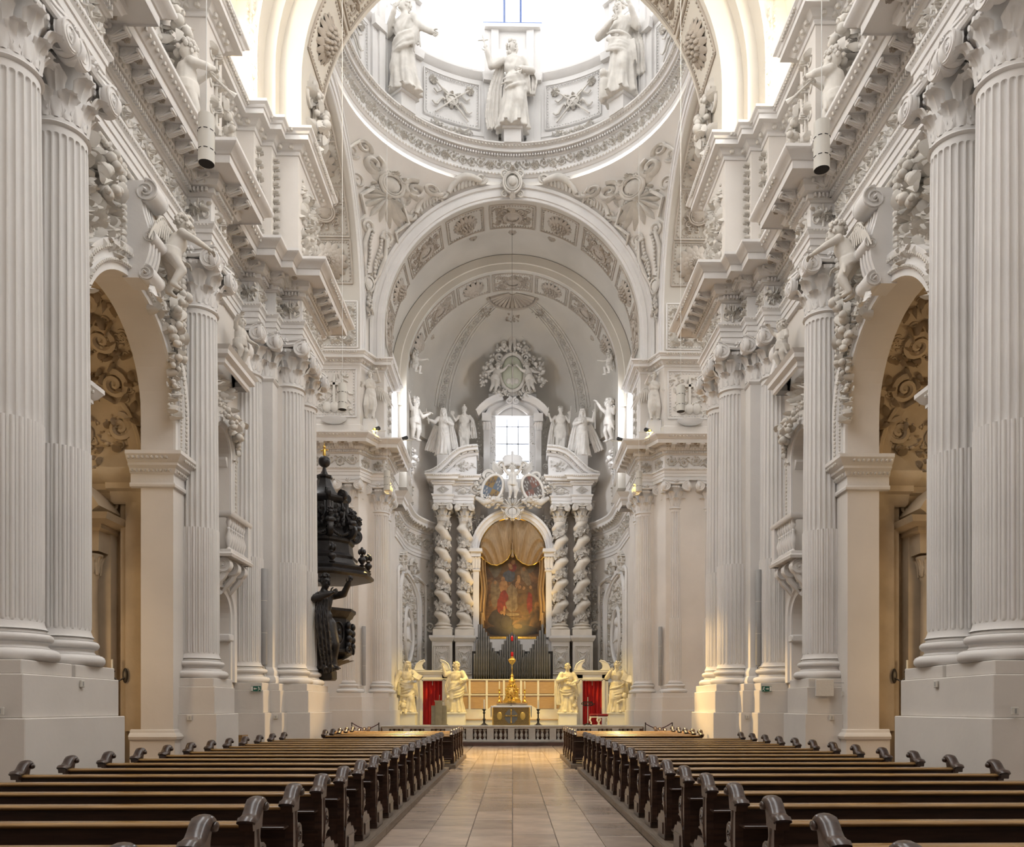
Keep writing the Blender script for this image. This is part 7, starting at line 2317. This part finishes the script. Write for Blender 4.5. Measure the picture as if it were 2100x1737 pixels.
def ytop(px):
    pts = [(972, 1345), (977, 1318), (983, 1278), (988, 1282), (1000, 1300), (1008, 1322), (1016, 1336), (1022, 1340), (1030, 1322), (1038, 1306), (1049, 1296), (1060, 1306), (1068, 1318), (1078, 1340), (1086, 1334), (1096, 1318), (1106, 1296), (1113, 1278), (1119, 1310), (1128, 1345)]
    for (a, b), (c, d_) in zip(pts[:-1], pts[1:]):
        if px <= c: return b + (d_ - b) * (px - a) / (c - a)
    return 1345
for i in range(33):
    px = 973 + i * (1127 - 973) / 32
    X = (px - 1075.5) / 1650 * 41.4 + .0148 * 41.5
    z1 = 1.6 + (1450 - ytop(px)) * 41.4 / 1650 - 2.2
    edge = abs(i - 16) > 9
    pipe(X, -.05 if edge else .1, .75 if edge else .75, z1, .066 if edge else .060)
for i in range(27):
    x = -1.12 + i * 2.24 / 26
    h = 1.55 - .75 * (1 - abs(i - 13) / 13)
    pipe(x, -.12, .75, .75 + h * .92 + .15, .034)

# ================================================================ pews
def end_panel():
    """carved bench end in the YZ plane, thickness along x; y=0 is the plane of the back, +y towards the seat."""
    mb = MB()
    sil = [(-.03, .08), (-.03, .84), (.09, .86), (.10, .80), (.09, .72), (.115, .66), (.17, .67), (.215, .64), (.235, .57), (.225, .49), (.19, .43), (.13, .40), (.11, .34), (.14, .30), (.22, .28), (.40, .27), (.42, .24), (.42, .08)]
    mb.add(prism(sil, -.032, .032, 'x'))
    v, f = volute(.085, .075, 1.6); mb.add(([(b, a + .145, c + .56) for a, b, c in v], f))
    mb.add(tube([(0, .03, .84), (0, .05, .70), (0, .07, .58), (0, .06, .46), (0, .03, .34)], [.042, .04, .044, .042, .045], 8))
    return mb
def handrail():
    """rolled hand rest: low rounded lip behind, sweeping up to a scroll in front."""
    mb = MB()
    pts = [(-.115, .865), (-.10, .885), (-.06, .885), (-.02, .895), (.02, .93), (.05, .97), (.085, 1.0), (.125, 1.005), (.155, .985), (.16, .955), (.14, .935)]
    fr = []
    for i, (y, z) in enumerate(pts):
        a = Vector(pts[min(i + 1, len(pts) - 1)]) - Vector(pts[max(i - 1, 0)]); a.normalize()
        fr.append(((0, y, z), (1, 0, 0), (0, -a.y, a.x)))
    ring = [(.062, -.012), (.052, .018), (.03, .030), (0, .034), (-.03, .030), (-.052, .018), (-.062, -.012), (-.05, -.034), (0, -.04), (.05, -.034), (.062, -.012)]
    mb.add(ringsweep(fr, ring))
    mb.add(prism([(-.10, .80), (-.11, .86), (.02, .89), (.08, .96), (.13, .95), (.11, .90), (.10, .86), (.09, .80)], -.045, .045, 'x'))
    mb.add(lathe([(0, -.075), (.03, -.07), (.035, -.06), (.035, .06), (.03, .07), (0, .075)], 12), lambda x, y, z: (z, .135 + x, .955 + y))
    return mb
def base_block():
    mb = MB()
    mb.add(box(-.05, .05, -.02, .42, .0, .08, .008)); mb.add(prism([(-.02, .08), (.42, .08), (.42, .24), (.36, .30), (.28, .30), (.24, .36), (.05, .36), (.0, .30)], -.045, .045, 'x'))
    mb.add(box(-.058, .058, .08, .36, .06, .22, .01))
    return mb
EP = end_panel().mesh('end_panel', 'pew'); HR = handrail().mesh('hand_rest', 'pew', angle=60); BB = base_block().mesh('base_block', 'pew', angle=30)
_pm = {}
def pew(x0, x1, y, label, group, z=.10):
    L = round(abs(x1 - x0), 2)
    if L not in _pm:
        h = L / 2
        rl = MB(); rl.add(sweep([(-h, 0), (h, 0)], [(-.03, .812), (-.05, .822), (-.055, .836), (-.045, .85), (.03, .86), (.045, .85), (.05, .836), (.03, .812), (-.03, .812)]))
        _pm[L] = (rl.mesh('top_rail', 'rail', angle=60), MB().add(box(-h, h, -.022, .01, .10, .815)).mesh('back', 'pew_back', smooth=False),
                  MB().add(box(-h, h, .03, .42, .40, .435, .01)).mesh('seat', 'pew', smooth=False), MB().add(box(-h, h, -.16, -.02, .66, .685, .006)).mesh('book_shelf', 'pew', smooth=False),
                  MB().add(box(-h, h, -.30, -.14, .14, .18, .008)).mesh('kneeler', 'pew', smooth=False), MB().add(box(-h, h, -.032, -.02, .42, .47)).mesh('back_rib', 'pew', smooth=False))
    a = _pm[L]
    t = empty('church_pew', ((x0 + x1) / 2, y, z), scale=(1, 1, .87), label=label, cat='pew', group=group)
    for n, m_ in zip(('top_rail', 'back', 'seat', 'book_shelf', 'kneeler', 'back_rib'), a): link(n, m_, t)
    for q in (-1, 1):
        e = link('end_panel', EP, t, loc=(q * L / 2, 0, 0))
        link('hand_rest', HR, e); link('base_block', BB, e)
    return t
AX = .02
ORD = 'first second third fourth fifth sixth seventh eighth ninth tenth eleventh twelfth thirteenth fourteenth fifteenth sixteenth seventeenth eighteenth'.split()
for s in (-1, 1):
    nm = 'pulpit side' if s < 0 else 'opposite the pulpit'
    for k in range(18):
        pew(AX + s * 1.74, AX + s * 5.50, 3.46 + .93 * k, 'dark wooden pew, %s row back from the cross gap, %s' % (ORD[17 - k], nm), 'long pew block ' + nm)
    for k in range(5):
        pew(AX + s * 1.62, AX + s * 5.0, 21.35 + .93 * k, 'dark wooden pew, %s row from the cross gap towards the altar, %s' % (ORD[k], nm), 'short pew block ' + nm)
    for k in range(3):
        pew(s * 5.15, s * 6.6, 27.0 + .93 * k, 'short dark transept pew, %s from the balustrade, %s' % (ORD[2 - k], nm), 'transept pews ' + nm, z=0)
    for (y0, y1, xa, xb, t) in ((2.6, 20.1, 1.62, 5.55, 'long'), (20.9, 25.8, 1.52, 5.05, 'short')):
        dz = empty('pew_dais', (AX, 0, 0), label='low wooden dais under the %s pew block %s' % (t, 'on the pulpit side' if s < 0 else 'opposite the pulpit'), cat='dais')
        xs = sorted((s * xa, s * xb))
        mk('deck', box(xs[0], xs[1], y0, y1, .07, .10), 'dais', dz, smooth=False)
        nb = int((y1 - y0) / 2.4)
        for i in range(nb):
            ya = y0 + (y1 - y0) * i / nb
            mk('edge_board', box(s * xa - (.02 if s > 0 else -.0), s * xa + (.0 if s > 0 else .02), ya + .003, ya + (y1 - y0) / nb - .003, 0, .10, .004), 'dais', dz, smooth=False)
        mk('end_board', box(xs[0], xs[1], y0 - .02, y0, 0, .10), 'dais', dz, smooth=False)

# ================================================================ pulpit
PX, PY = -5.72, 24.55
pp = empty('pulpit', (PX, PY, 0), label='carved black wooden pulpit with crowned canopy on the crossing pier', cat='pulpit')
def octo(prof, n=8, rot=PI / 8): 
    v, f = lathe(prof, n); c, s_ = cos(rot), sin(rot)
    return [(x * c - y * s_, x * s_ + y * c, z) for x, y, z in v], f
mk('basket', octo([(0.05, 2.72), (.14, 2.78), (.2, 2.9), (.5, 3.0), (.72, 3.12), (.84, 3.2), (.88, 3.24), (.88, 3.32), (.78, 3.36), (.78, 4.25), (.86, 4.32), (.90, 4.40), (.96, 4.46), (.96, 4.54), (.7, 4.55)]), 'black', pp, angle=25)
mb = MB()
for k in range(8):
    a = 2 * PI * k / 8
    T = lambda u, v, n: (cos(a) * (.73 + n) - sin(a) * u, sin(a) * (.73 + n) + cos(a) * u, 3.8 + v)
    mb.add(tube([T(.2 * cos(2 * PI * i / 16), .34 * sin(2 * PI * i / 16), .02) for i in range(16)], .03, 5, closed=True))
    mb.add(ell((0, .06, .06), (.07, .09, .07), 9, 7), T); mb.add(ell((0, -.16, .04), (.13, .13, .08), 9, 7), T)
    b = a + PI / 8
    for z in (3.45, 3.65, 3.85, 4.05): mb.add(ell((.86 * cos(b), .86 * sin(b), z), (.09, .09, .12), 7, 6))
    mb.add(spiral((0, 0), .14, 1.5, .04, 1), lambda u, v, n: (cos(b) * (.85 + n) - sin(b) * u, sin(b) * (.85 + n) + cos(b) * u, 3.3 + v))
mk('panel_carving', mb, 'black', pp, angle=60)
mb = MB()
for k in range(16):
    a = 2 * PI * k / 16
    mb.add(acanthus(.34, .5, .12), lambda x, y, z: ((.25 + y + z * 1.15) * cos(a) - x * sin(a), (.25 + y + z * 1.15) * sin(a) + x * cos(a), 2.86 + z * .55 - .08))
mk('leaf_cul', mb, 'black', pp, angle=60)
mk('canopy_rim', octo([(1.1, 5.42), (1.42, 5.46), (1.52, 5.52), (1.52, 5.58), (1.40, 5.66), (1.44, 5.74), (1.34, 5.80), (1.1, 5.86), (1.02, 6.0), (1.0, 6.02)]), 'black', pp, angle=25)
mk('canopy_ceiling', octo([(0, 5.47), (1.2, 5.45)]), 'goldpaint', pp, smooth=False)
mk('canopy_body', octo([(1.0, 6.02), (1.02, 6.1), (.90, 6.2), (.86, 6.5), (.92, 6.56), (.92, 6.64), (.8, 6.7), (.74, 7.0), (.66, 7.5), (.62, 7.72), (.70, 7.8), (.74, 7.86), (.74, 7.92), (.58, 7.97), (.40, 8.1), (.28, 8.3), (.2, 8.52), (.25, 8.57), (.25, 8.62), (.13, 8.66), (.07, 8.78), (.04, 8.92)]), 'black', pp, angle=25)
mb = MB(); mb.add(ell((0, 0, 9.06), .18, 16, 12)); mk('ball', mb, 'black', pp)
mb = MB(); mb.add(capsule((0, 0, 9.24), (0, 0, 9.42), .05, .045)); mb.add(ell((0, 0, 9.5), .05, 8, 6)); mb.add(capsule((-.1, 0, 9.4), (.1, 0, 9.42), .02, .02, 6)); mb.add(capsule((0, 0, 9.52), (0, 0, 9.62), .015, .01, 6)); mk('gilded_finial', mb, 'gold', pp)
for k in range(8):
    a = 2 * PI * k / 8 + PI / 8
    ca, sa = cos(a), sin(a)
    Q = lambda r, u, z: (ca * r - sa * u, sa * r + ca * u, z)
    mb = MB()
    v, f = volute(.26, .16, 1.6); mb.add(([Q(.92 + x, y, 6.85 + z) for x, y, z in v], f))
    mb.add(tube([Q(1.0, 0, 6.9), Q(.92, 0, 7.2), Q(.78, 0, 7.45), Q(.78, 0, 7.7)], [.12, .11, .09, .08], 7))
    mb.add(ell(Q(.98, .0, 7.1), (.15, .15, .12), 8, 6))
    mk('corner_scroll', mb, 'black', pp)
    ch_ = MB(); hp = MB(); head(ch_, hp, Q(1.02, 0, 7.30), 1.9, a + PI / 2, .2, 0, 'curly', seed=k); ch_.add(hp.vf())
    mk('cherub_head', ch_, 'black', pp, angle=75)
    mb = MB(); v, f = volute(.17, .14, 1.6); mb.add(([Q(.66 + x, y, 7.98 + z) for x, y, z in v], f)); mk('crown_scroll', mb, 'black', pp)
    mb = MB(); mb.add(lathe([(.07, 0), (.09, .03), (.04, .07), (.12, .17), (.12, .22), (.05, .29), (.07, .33)], 12), T3(Q(1.34, 0, 5.78)))
    for q in range(6):
        b = q * 1.05
        mb.add(ell(Q(1.34 + .08 * cos(b), .08 * sin(b), 6.2 + .03 * (q % 2)), (.05, .05, .08), 6, 5))
    mb.add(ell(Q(1.34, 0, 6.28), (.05, .05, .09), 6, 5))
    mk('flower_urn', mb, 'black', pp, angle=60)
    b = a + PI / 8
    D = lambda r, u, z: (cos(b) * r - sin(b) * u, sin(b) * r + cos(b) * u, z)
    mb = MB()
    for q in range(14): mb.add(ell(D(.80 + .05 * sin(q * 2.4), .14 * sin(q * 1.9), 7.0 + .045 * q), (.06, .06, .07), 6, 5))
    mk('fruit_drop', mb, 'black', pp, kind='stuff')
    mb = MB()
    for q in range(9): mb.add(ell(D(.90, -.24 + .06 * q, 6.78 - .08 * sin(PI * q / 8)), .05, 6, 5))
    mk('festoon', mb, 'black', pp, kind='stuff')
    for q in (-1, 1): mk('strap', tube([D(.70, q * .17, 7.7), D(.76, q * .2, 7.4), D(.82, q * .14, 7.1)], .04, 5), 'black', pp)
# the angel carrying the pulpit
an = statue('angel_bearer', 'black carved angel in long mantle holding up the pulpit canopy', (-5.36, 22.98, 2.66), 2.70, 'black', .75, seed=51, hair='short', amp=.30, knee=1, belt=.62, cat='statue',
    arms=[((-.11, 0, .79), (-.17, -.10, .72), (-.05, -.2, .78), dict(sleeve=1.2)), ((.11, 0, .79), (.16, -.12, .80), (.16, -.22, .90), dict(sleeve=1.2))], tab=[(z, rx * .78, ry * .85, cx, cy) for z, rx, ry, cx, cy in ROBE], hd=dict(turn=.3, nod=.15),
    sheets=[(([(-.12, .04, .80), (-.20, .04, .5), (-.22, .02, .2), (-.14, .0, -.06)], [.1, .18, .2, .16]), dict(seed=14, wav=.03)), (([(-.05, -.08, .80), (-.10, -.12, .55), (-.07, -.13, .25), (-.02, -.11, -.04)], [.12, .17, .17, .12]), dict(seed=15, wav=.025))])
mk('bracket', box(-5.55, -5.1, 22.8, 23.5, 2.36, 2.68, .05), 'black', None, label='black bracket block beneath the pulpit angel', cat='bracket')

# ================================================================ lamps, speakers, signs and small fittings
def pendant(x, y, z, label, lit=False, top=24.0):
    t = empty('pendant_lamp', (x, y, z), label=label, cat='lamp')
    mk('body', lathe([(.10, .01), (.108, 0), (.108, .65), (.10, .655), (.0, .655)], 24), 'lampgrey', t, angle=30)
    mk('inner_baffle', lathe([(.10, .005), (.095, .12), (0, .12)], 20), 'dark' if not lit else 'white', t)
    mk('bulb', ell((0, 0, .075), (.06, .06, .05), 12, 8), 'bulb' if lit else 'brass', t)
    for z_ in (.17, .43):
        for k in range(8):
            a0 = 2 * PI * k / 8
            mk('vent_slot', tube([(.109 * cos(a0 + i * .12), .109 * sin(a0 + i * .12), z_) for i in range(5)], .006, 4), 'dark', t)
    mk('cable', tube([(0, 0, .65), (0, 0, 3), (0, 0, top - z)], .006, 4), 'cable', t)
for (y, z, xl, xr, txt, lit) in ((11.0, 8.98, -4.16, 4.25, 'in front of the paired nave columns', False), (20.5, 9.15, -4.32, 4.30, 'before the crossing pier', False), (27.0, 8.85, -4.2, 4.25, 'glowing below, hanging in the crossing', True)):
    for x in (xl, xr):
        pendant(x, y, z, 'white cylindrical pendant lamp %s, %s' % (txt, 'pulpit side' if x < 0 else 'side facing the pulpit'), lit, 24.5 if y < 21 else 29)
def column_speaker(x, y, z, h, label):
    t = empty('column_speaker', (x, y, z), label=label, cat='speaker')
    mk('body', lathe([(0, 0), (.07, .01), (.08, .03), (.08, h - .02), (.07, h), (0, h)], 16), 'steel', t, angle=30)
    for k in (1, 2): mk('joint', lathe([(.081, h * k / 3 - .006), (.083, h * k / 3), (.081, h * k / 3 + .006)], 16), 'lampgrey', t)
    mk('cable', tube([(0, 0, .02), (.01, -.03, -.1), (.05, -.06, -.28), (.12, -.1, -.33)], .012, 5), 'cable', t)
for s in (-1, 1):
    column_speaker(s * 6.30, 20.50, 2.66, 2.45, 'tall slim grey column speaker on the near crossing pier ' + ('beside the pulpit' if s < 0 else 'facing the pulpit'))
    column_speaker(s * 6.25, 33.95, 2.5, 2.5, 'tall slim grey column speaker on the far crossing pier ' + ('behind the pulpit' if s < 0 else 'away from the pulpit'))
    # exit sign on the pedestal
    g = empty('exit_sign', (s * 6.28, 19.80, 2.05), label='green emergency exit sign with running figure on the pedestal ' + ('near the pulpit' if s < 0 else 'facing the pulpit'), cat='sign')
    mk('plate', box(-.12, .12, -.015, .0, -.065, .065), 'green', g, smooth=False)
    sg = -s
    W_ = lambda nm, mb: mk(nm, mb, 'white', g, smooth=False)
    W_('door_symbol', box(min(s * .115, s * .07) if s > 0 else -.115, max(s * .115, s * .07) if s > 0 else -.07, -.02, -.014, -.055, .055))
    W_('arrow', prism([(s * .055, 0), (s * .025, .03), (s * .025, .012), (-s * .02, .012), (-s * .02, -.012), (s * .025, -.012), (s * .025, -.03)], -.02, -.014, 'y'))
    rm = MB(); rm.add(ell((-s * .065, -.017, .04), (.010, .003, .010), 8, 6))
    for p0, p1 in (((-.07, .03), (-.08, -.005)), ((-.08, -.005), (-.06, -.03)), ((-.06, -.03), (-.055, -.055)), ((-.08, -.005), (-.10, -.03)), ((-.10, -.03), (-.112, -.03)), ((-.07, .025), (-.05, .01)), ((-.073, .025), (-.10, .015))):
        rm.add(capsule((s * p0[0], -.017, p0[1]), (s * p1[0], -.017, p1[1]), .006, .005, 6))
    W_('running_figure', rm)
    for i, (x, y, z, rot, tx) in enumerate(((6.115, 11.5, 1.93, PI / 2, 'number tile under the pedestal joint'), (6.35, 10.09, 1.55, 0, 'small beige socket on the nearest pedestal front'), (6.6, 16.56, 1.38, 0, 'small beige socket on the single column pedestal'), (5.95, 20.33, 1.35, 0, 'small beige socket on the crossing pedestal'))):
        t = empty('wall_socket', (s * x, y, z), rot=(0, 0, -s * rot), label=tx + (' on the pulpit wall' if s < 0 else ' on the wall facing the pulpit'), cat='socket')
        mk('plate', box(-.045, .045, -.03, 0, -.05, .05, .006), 'lampgrey', t, smooth=False); mk('insert', box(-.012, .012, -.034, -.028, -.03, .03), 'steel', t, smooth=False)
    # wooden stand in the chapel opening
    t = empty('prayer_desk', (s * 6.95, 13.6, 0), label='dark carved wooden desk in the chapel opening ' + ('on the pulpit side' if s < 0 else 'opposite the pulpit'), cat='desk')
    mk('body', prism([(-.22, 0), (.22, 0), (.18, .5), (.24, .95), (-.2, .95), (-.16, .5)], -.3, .3, 'y'), 'black', t, smooth=False); mk('top', box(-.28, .28, -.36, .36, .95, 1.03, .015), 'black', t, smooth=False)
    # candle bracket on the chapel altar
    t = empty('wall_sconce', (s * 7.98, 16.70, 2.25), label='dark iron wall sconce with candle in the chapel ' + ('on the pulpit side' if s < 0 else 'opposite the pulpit'), cat='sconce')
    mk('plate', ell((0, 0, 0), (.06, .04, .16), 8, 6), 'bronze', t); mk('arm', tube([(0, -.03, -.05), (s * .1, -.1, -.12), (s * .2, -.14, -.02), (s * .2, -.14, .06)], .018, 6), 'bronze', t)
    mk('drip_pan', lathe([(.0, .06), (.06, .07), (.06, .09)], 10), 'bronze', t, loc=(s * .2, -.14, 0)); mk('candle', lathe([(.02, .09), (.02, .32), (0, .33)], 8), 'wax', t, loc=(s * .2, -.14, 0))
    # spotlights on the cornice of the far pier
    for (x, y) in ((5.75, 33.45), (4.75, 34.6)):
        t = empty('spotlight', (s * x, y, 12.89), label='small dark spotlight on the cornice ' + ('at the transept corner' if x > 5 else 'at the choir arch') + (' behind the pulpit' if s < 0 else ' away from the pulpit'), cat='spotlight')
        mk('yoke', box(-.03, .03, -.03, .03, 0, .16), 'dark', t, smooth=False)
        mk('can', lathe([(.05, 0), (.08, .02), (.08, .3), (.06, .32), (0, .32)], 14), 'dark', t, loc=(0, 0, .2), rot=(R(-62), 0, s * .8)); mk('arm', box(-.5, .5, -.015, .015, .15, .18), 'lampgrey', t, smooth=False)
    # rope barrier
    t = empty('rope_barrier', (s * 6.0, 32.9, 0), label='dark rope slung between posts at the end of the balustrade ' + ('by the pulpit' if s < 0 else 'away from the pulpit'), cat='barrier')
    mk('rope', tube([(s * (-.55 + 1.1 * i / 10), 0, .92 - .22 * sin(PI * i / 10) + .04 * i / 10) for i in range(11)], .02, 6), 'rope', t)
    for q in (-.55, .55): mk('post', lathe([(.1, 0), (.1, .03), (.02, .05), (.02, .92), (.035, .95), (0, .98)], 12), 'bronze', t, loc=(s * q, 0, 0))
pq = empty('notice_plaque', (6.45, 16.55, 2.0), label='grey engraved notice plaque on the pedestal of the single column', cat='plaque')
mk('plate', box(-.19, .19, -.03, 0, -.18, .17, .008), 'plaque', pq, smooth=False); mk('wire', tube([(.19, -.02, .1), (.5, -.02, .1), (.55, -.02, .02)], .006, 4), 'steel', pq)
lk = empty('hearing_box', (6.95, 16.55, 1.88), label='little black box beside the beige switch right of the plaque'.replace(' right of', ' near'), cat='box')
mk('case', box(-.05, .05, -.07, 0, -.02, .02), 'dark', lk, smooth=False); mk('switch', box(-.16, -.10, -.03, 0, -.04, .04), 'lampgrey', lk, smooth=False)
bx = empty('brochure_box', (-6.6, 18.9, .0), label='small brown wooden brochure rack beside the balcony bay', cat='rack')
mk('tray', box(-.35, .35, -.2, .2, .75, .95), 'rail', bx, smooth=False); mk('frame', box(-.3, -.05, -.22, -.19, .95, 1.12), 'dark', bx, smooth=False); mk('stand', box(-.25, .25, -.12, .12, 0, .75), 'pew_back', bx, smooth=False)

# ---- putti on the keystones, window pediments, attic
for s in (-1, 1):
    pu = putto(1.5, dict(hip=(0, .06, .46), chest=(0, -.04, .64), neck=(0, -.08, .74), head=(0, -.13, .85), nod=.15, shL=(-.115, -.06, .71), shR=(.115, -.06, .71),
        elL=(-.19, -.18, .64) if s < 0 else (-.2, -.04, .56), wrL=(-.17, -.34, .60) if s < 0 else (-.17, -.16, .50), elR=(.2, -.04, .56) if s < 0 else (.19, -.18, .64), wrR=(.17, -.16, .50) if s < 0 else (.17, -.34, .60),
        hpL=(-.065, .06, .42), hpR=(.065, .06, .42), knL=(-.10, -.06, .26), knR=(.09, -.03, .22), anL=(-.10, .05, .06), anR=(.08, .06, .03)), 61)
    po = mk('putto', pu, 'relief', None, angle=75, loc=(s * 6.28, 15.05, 9.30), rot=(0, 0, -s * R(128)), label='winged putto leaning from the chapel arch keystone ' + ('on the pulpit side' if s < 0 else 'opposite the pulpit'), cat='putto')
    for q in (-1, 1): mk('wing', wing(.5, .5), 'relief', po, angle=60, loc=(q * .06, .12, 1.02), scale=(q, 1, 1), rot=(0, 0, q * .7))
    pu = putto(1.15, dict(elL=(-.2, -.06, .8), wrL=(-.2, -.16, .9), knL=(-.08, -.1, .28), knR=(.08, -.1, .28)), 63)
    mk('putto', pu, 'relief', None, angle=75, loc=(s * 6.45, 19.15, 9.70), rot=(0, 0, -s * 1.2), label='putto seated on the balcony window pediment ' + ('on the pulpit side' if s < 0 else 'opposite the pulpit'), cat='putto')
    pu = putto(1.7, dict(elL=(-.2, -.14, .70), wrL=(-.1, -.26, .80), elR=(.2, -.14, .70), wrR=(.1, -.26, .80), head=(0, -.03, .88)), 65)
    po = mk('trumpet_angel', pu, 'relief', None, angle=75, loc=(s * 6.4, 15.9, 12.95), rot=(0, 0, -s * R(135)), label='stucco angel blowing a trumpet above the cornice ' + ('on the pulpit side' if s < 0 else 'opposite the pulpit'), cat='putto')
    mk('trumpet', tube([(0, -.28, 1.45), (0, -.6, 1.32), (0, -.85, 1.22), (0, -.98, 1.16)], [.015, .02, .03, .09], 8), 'relief', po)

# ================================================================ lamps' light
WARM = (1.0, 0.66, 0.07)
for s in (-1, 1):
    light('cornice_spot', 'SPOT', (s * 5.75, 33.3, 13.2), 3900, WARM, (s * 3.9, 38.6, 1.9), .10, 32, .7)
    light('cornice_spot', 'SPOT', (s * 4.75, 34.3, 13.2), 3300, WARM, (-s * 2.6, 38.8, 1.9), .10, 34, .7)
    light('pendant_light', 'SPOT', ((-4.2 if s < 0 else 4.25), 27.0, 8.83), 3800, (1, .68, .24), ((-4.2 if s < 0 else 4.25), 26.3, 0), .08, 84, .6)
    light('chapel_lamp', 'POINT', (s * 9.6, 15.0, 6.6), 26, (1, .76, .46), None, .3)
    light('chapel_lamp', 'POINT', (s * 8.9, 14.2, 2.6), 34, (1, .74, .44), None, .3)
    fl = empty('floodlight', (s * 6.75, 19.4, 16.42), label='small floodlight on the attic cornice above the balcony, ' + ('pulpit side' if s < 0 else 'opposite the pulpit'), cat='floodlight')
    mk('housing', box(-.12, .12, -.09, .09, .08, .28, .02), 'dark', fl); mk('foot', box(-.05, .05, -.05, .05, 0, .1), 'dark', fl, smooth=False)
    light('vault_flood', 'POINT', (s * 6.75, 19.4, 17.2), 150, (1, .76, .42), None, .15)
light('painting_spot', 'SPOT', (0.3, 42.2, 5.5), 300, (1.0, .64, .18), (0, 44.3, 8.0), .06, 110, .8)
light('pier_spot', 'SPOT', (-4.2, 26.95, 8.80), 4200, (1, .64, .24), (5.5, 21.6, 2.4), .08, 17, .7)
light('pier_spot', 'SPOT', (4.25, 26.95, 8.80), 2000, (1, .64, .24), (-5.6, 21.2, 2.2), .08, 16, .8)
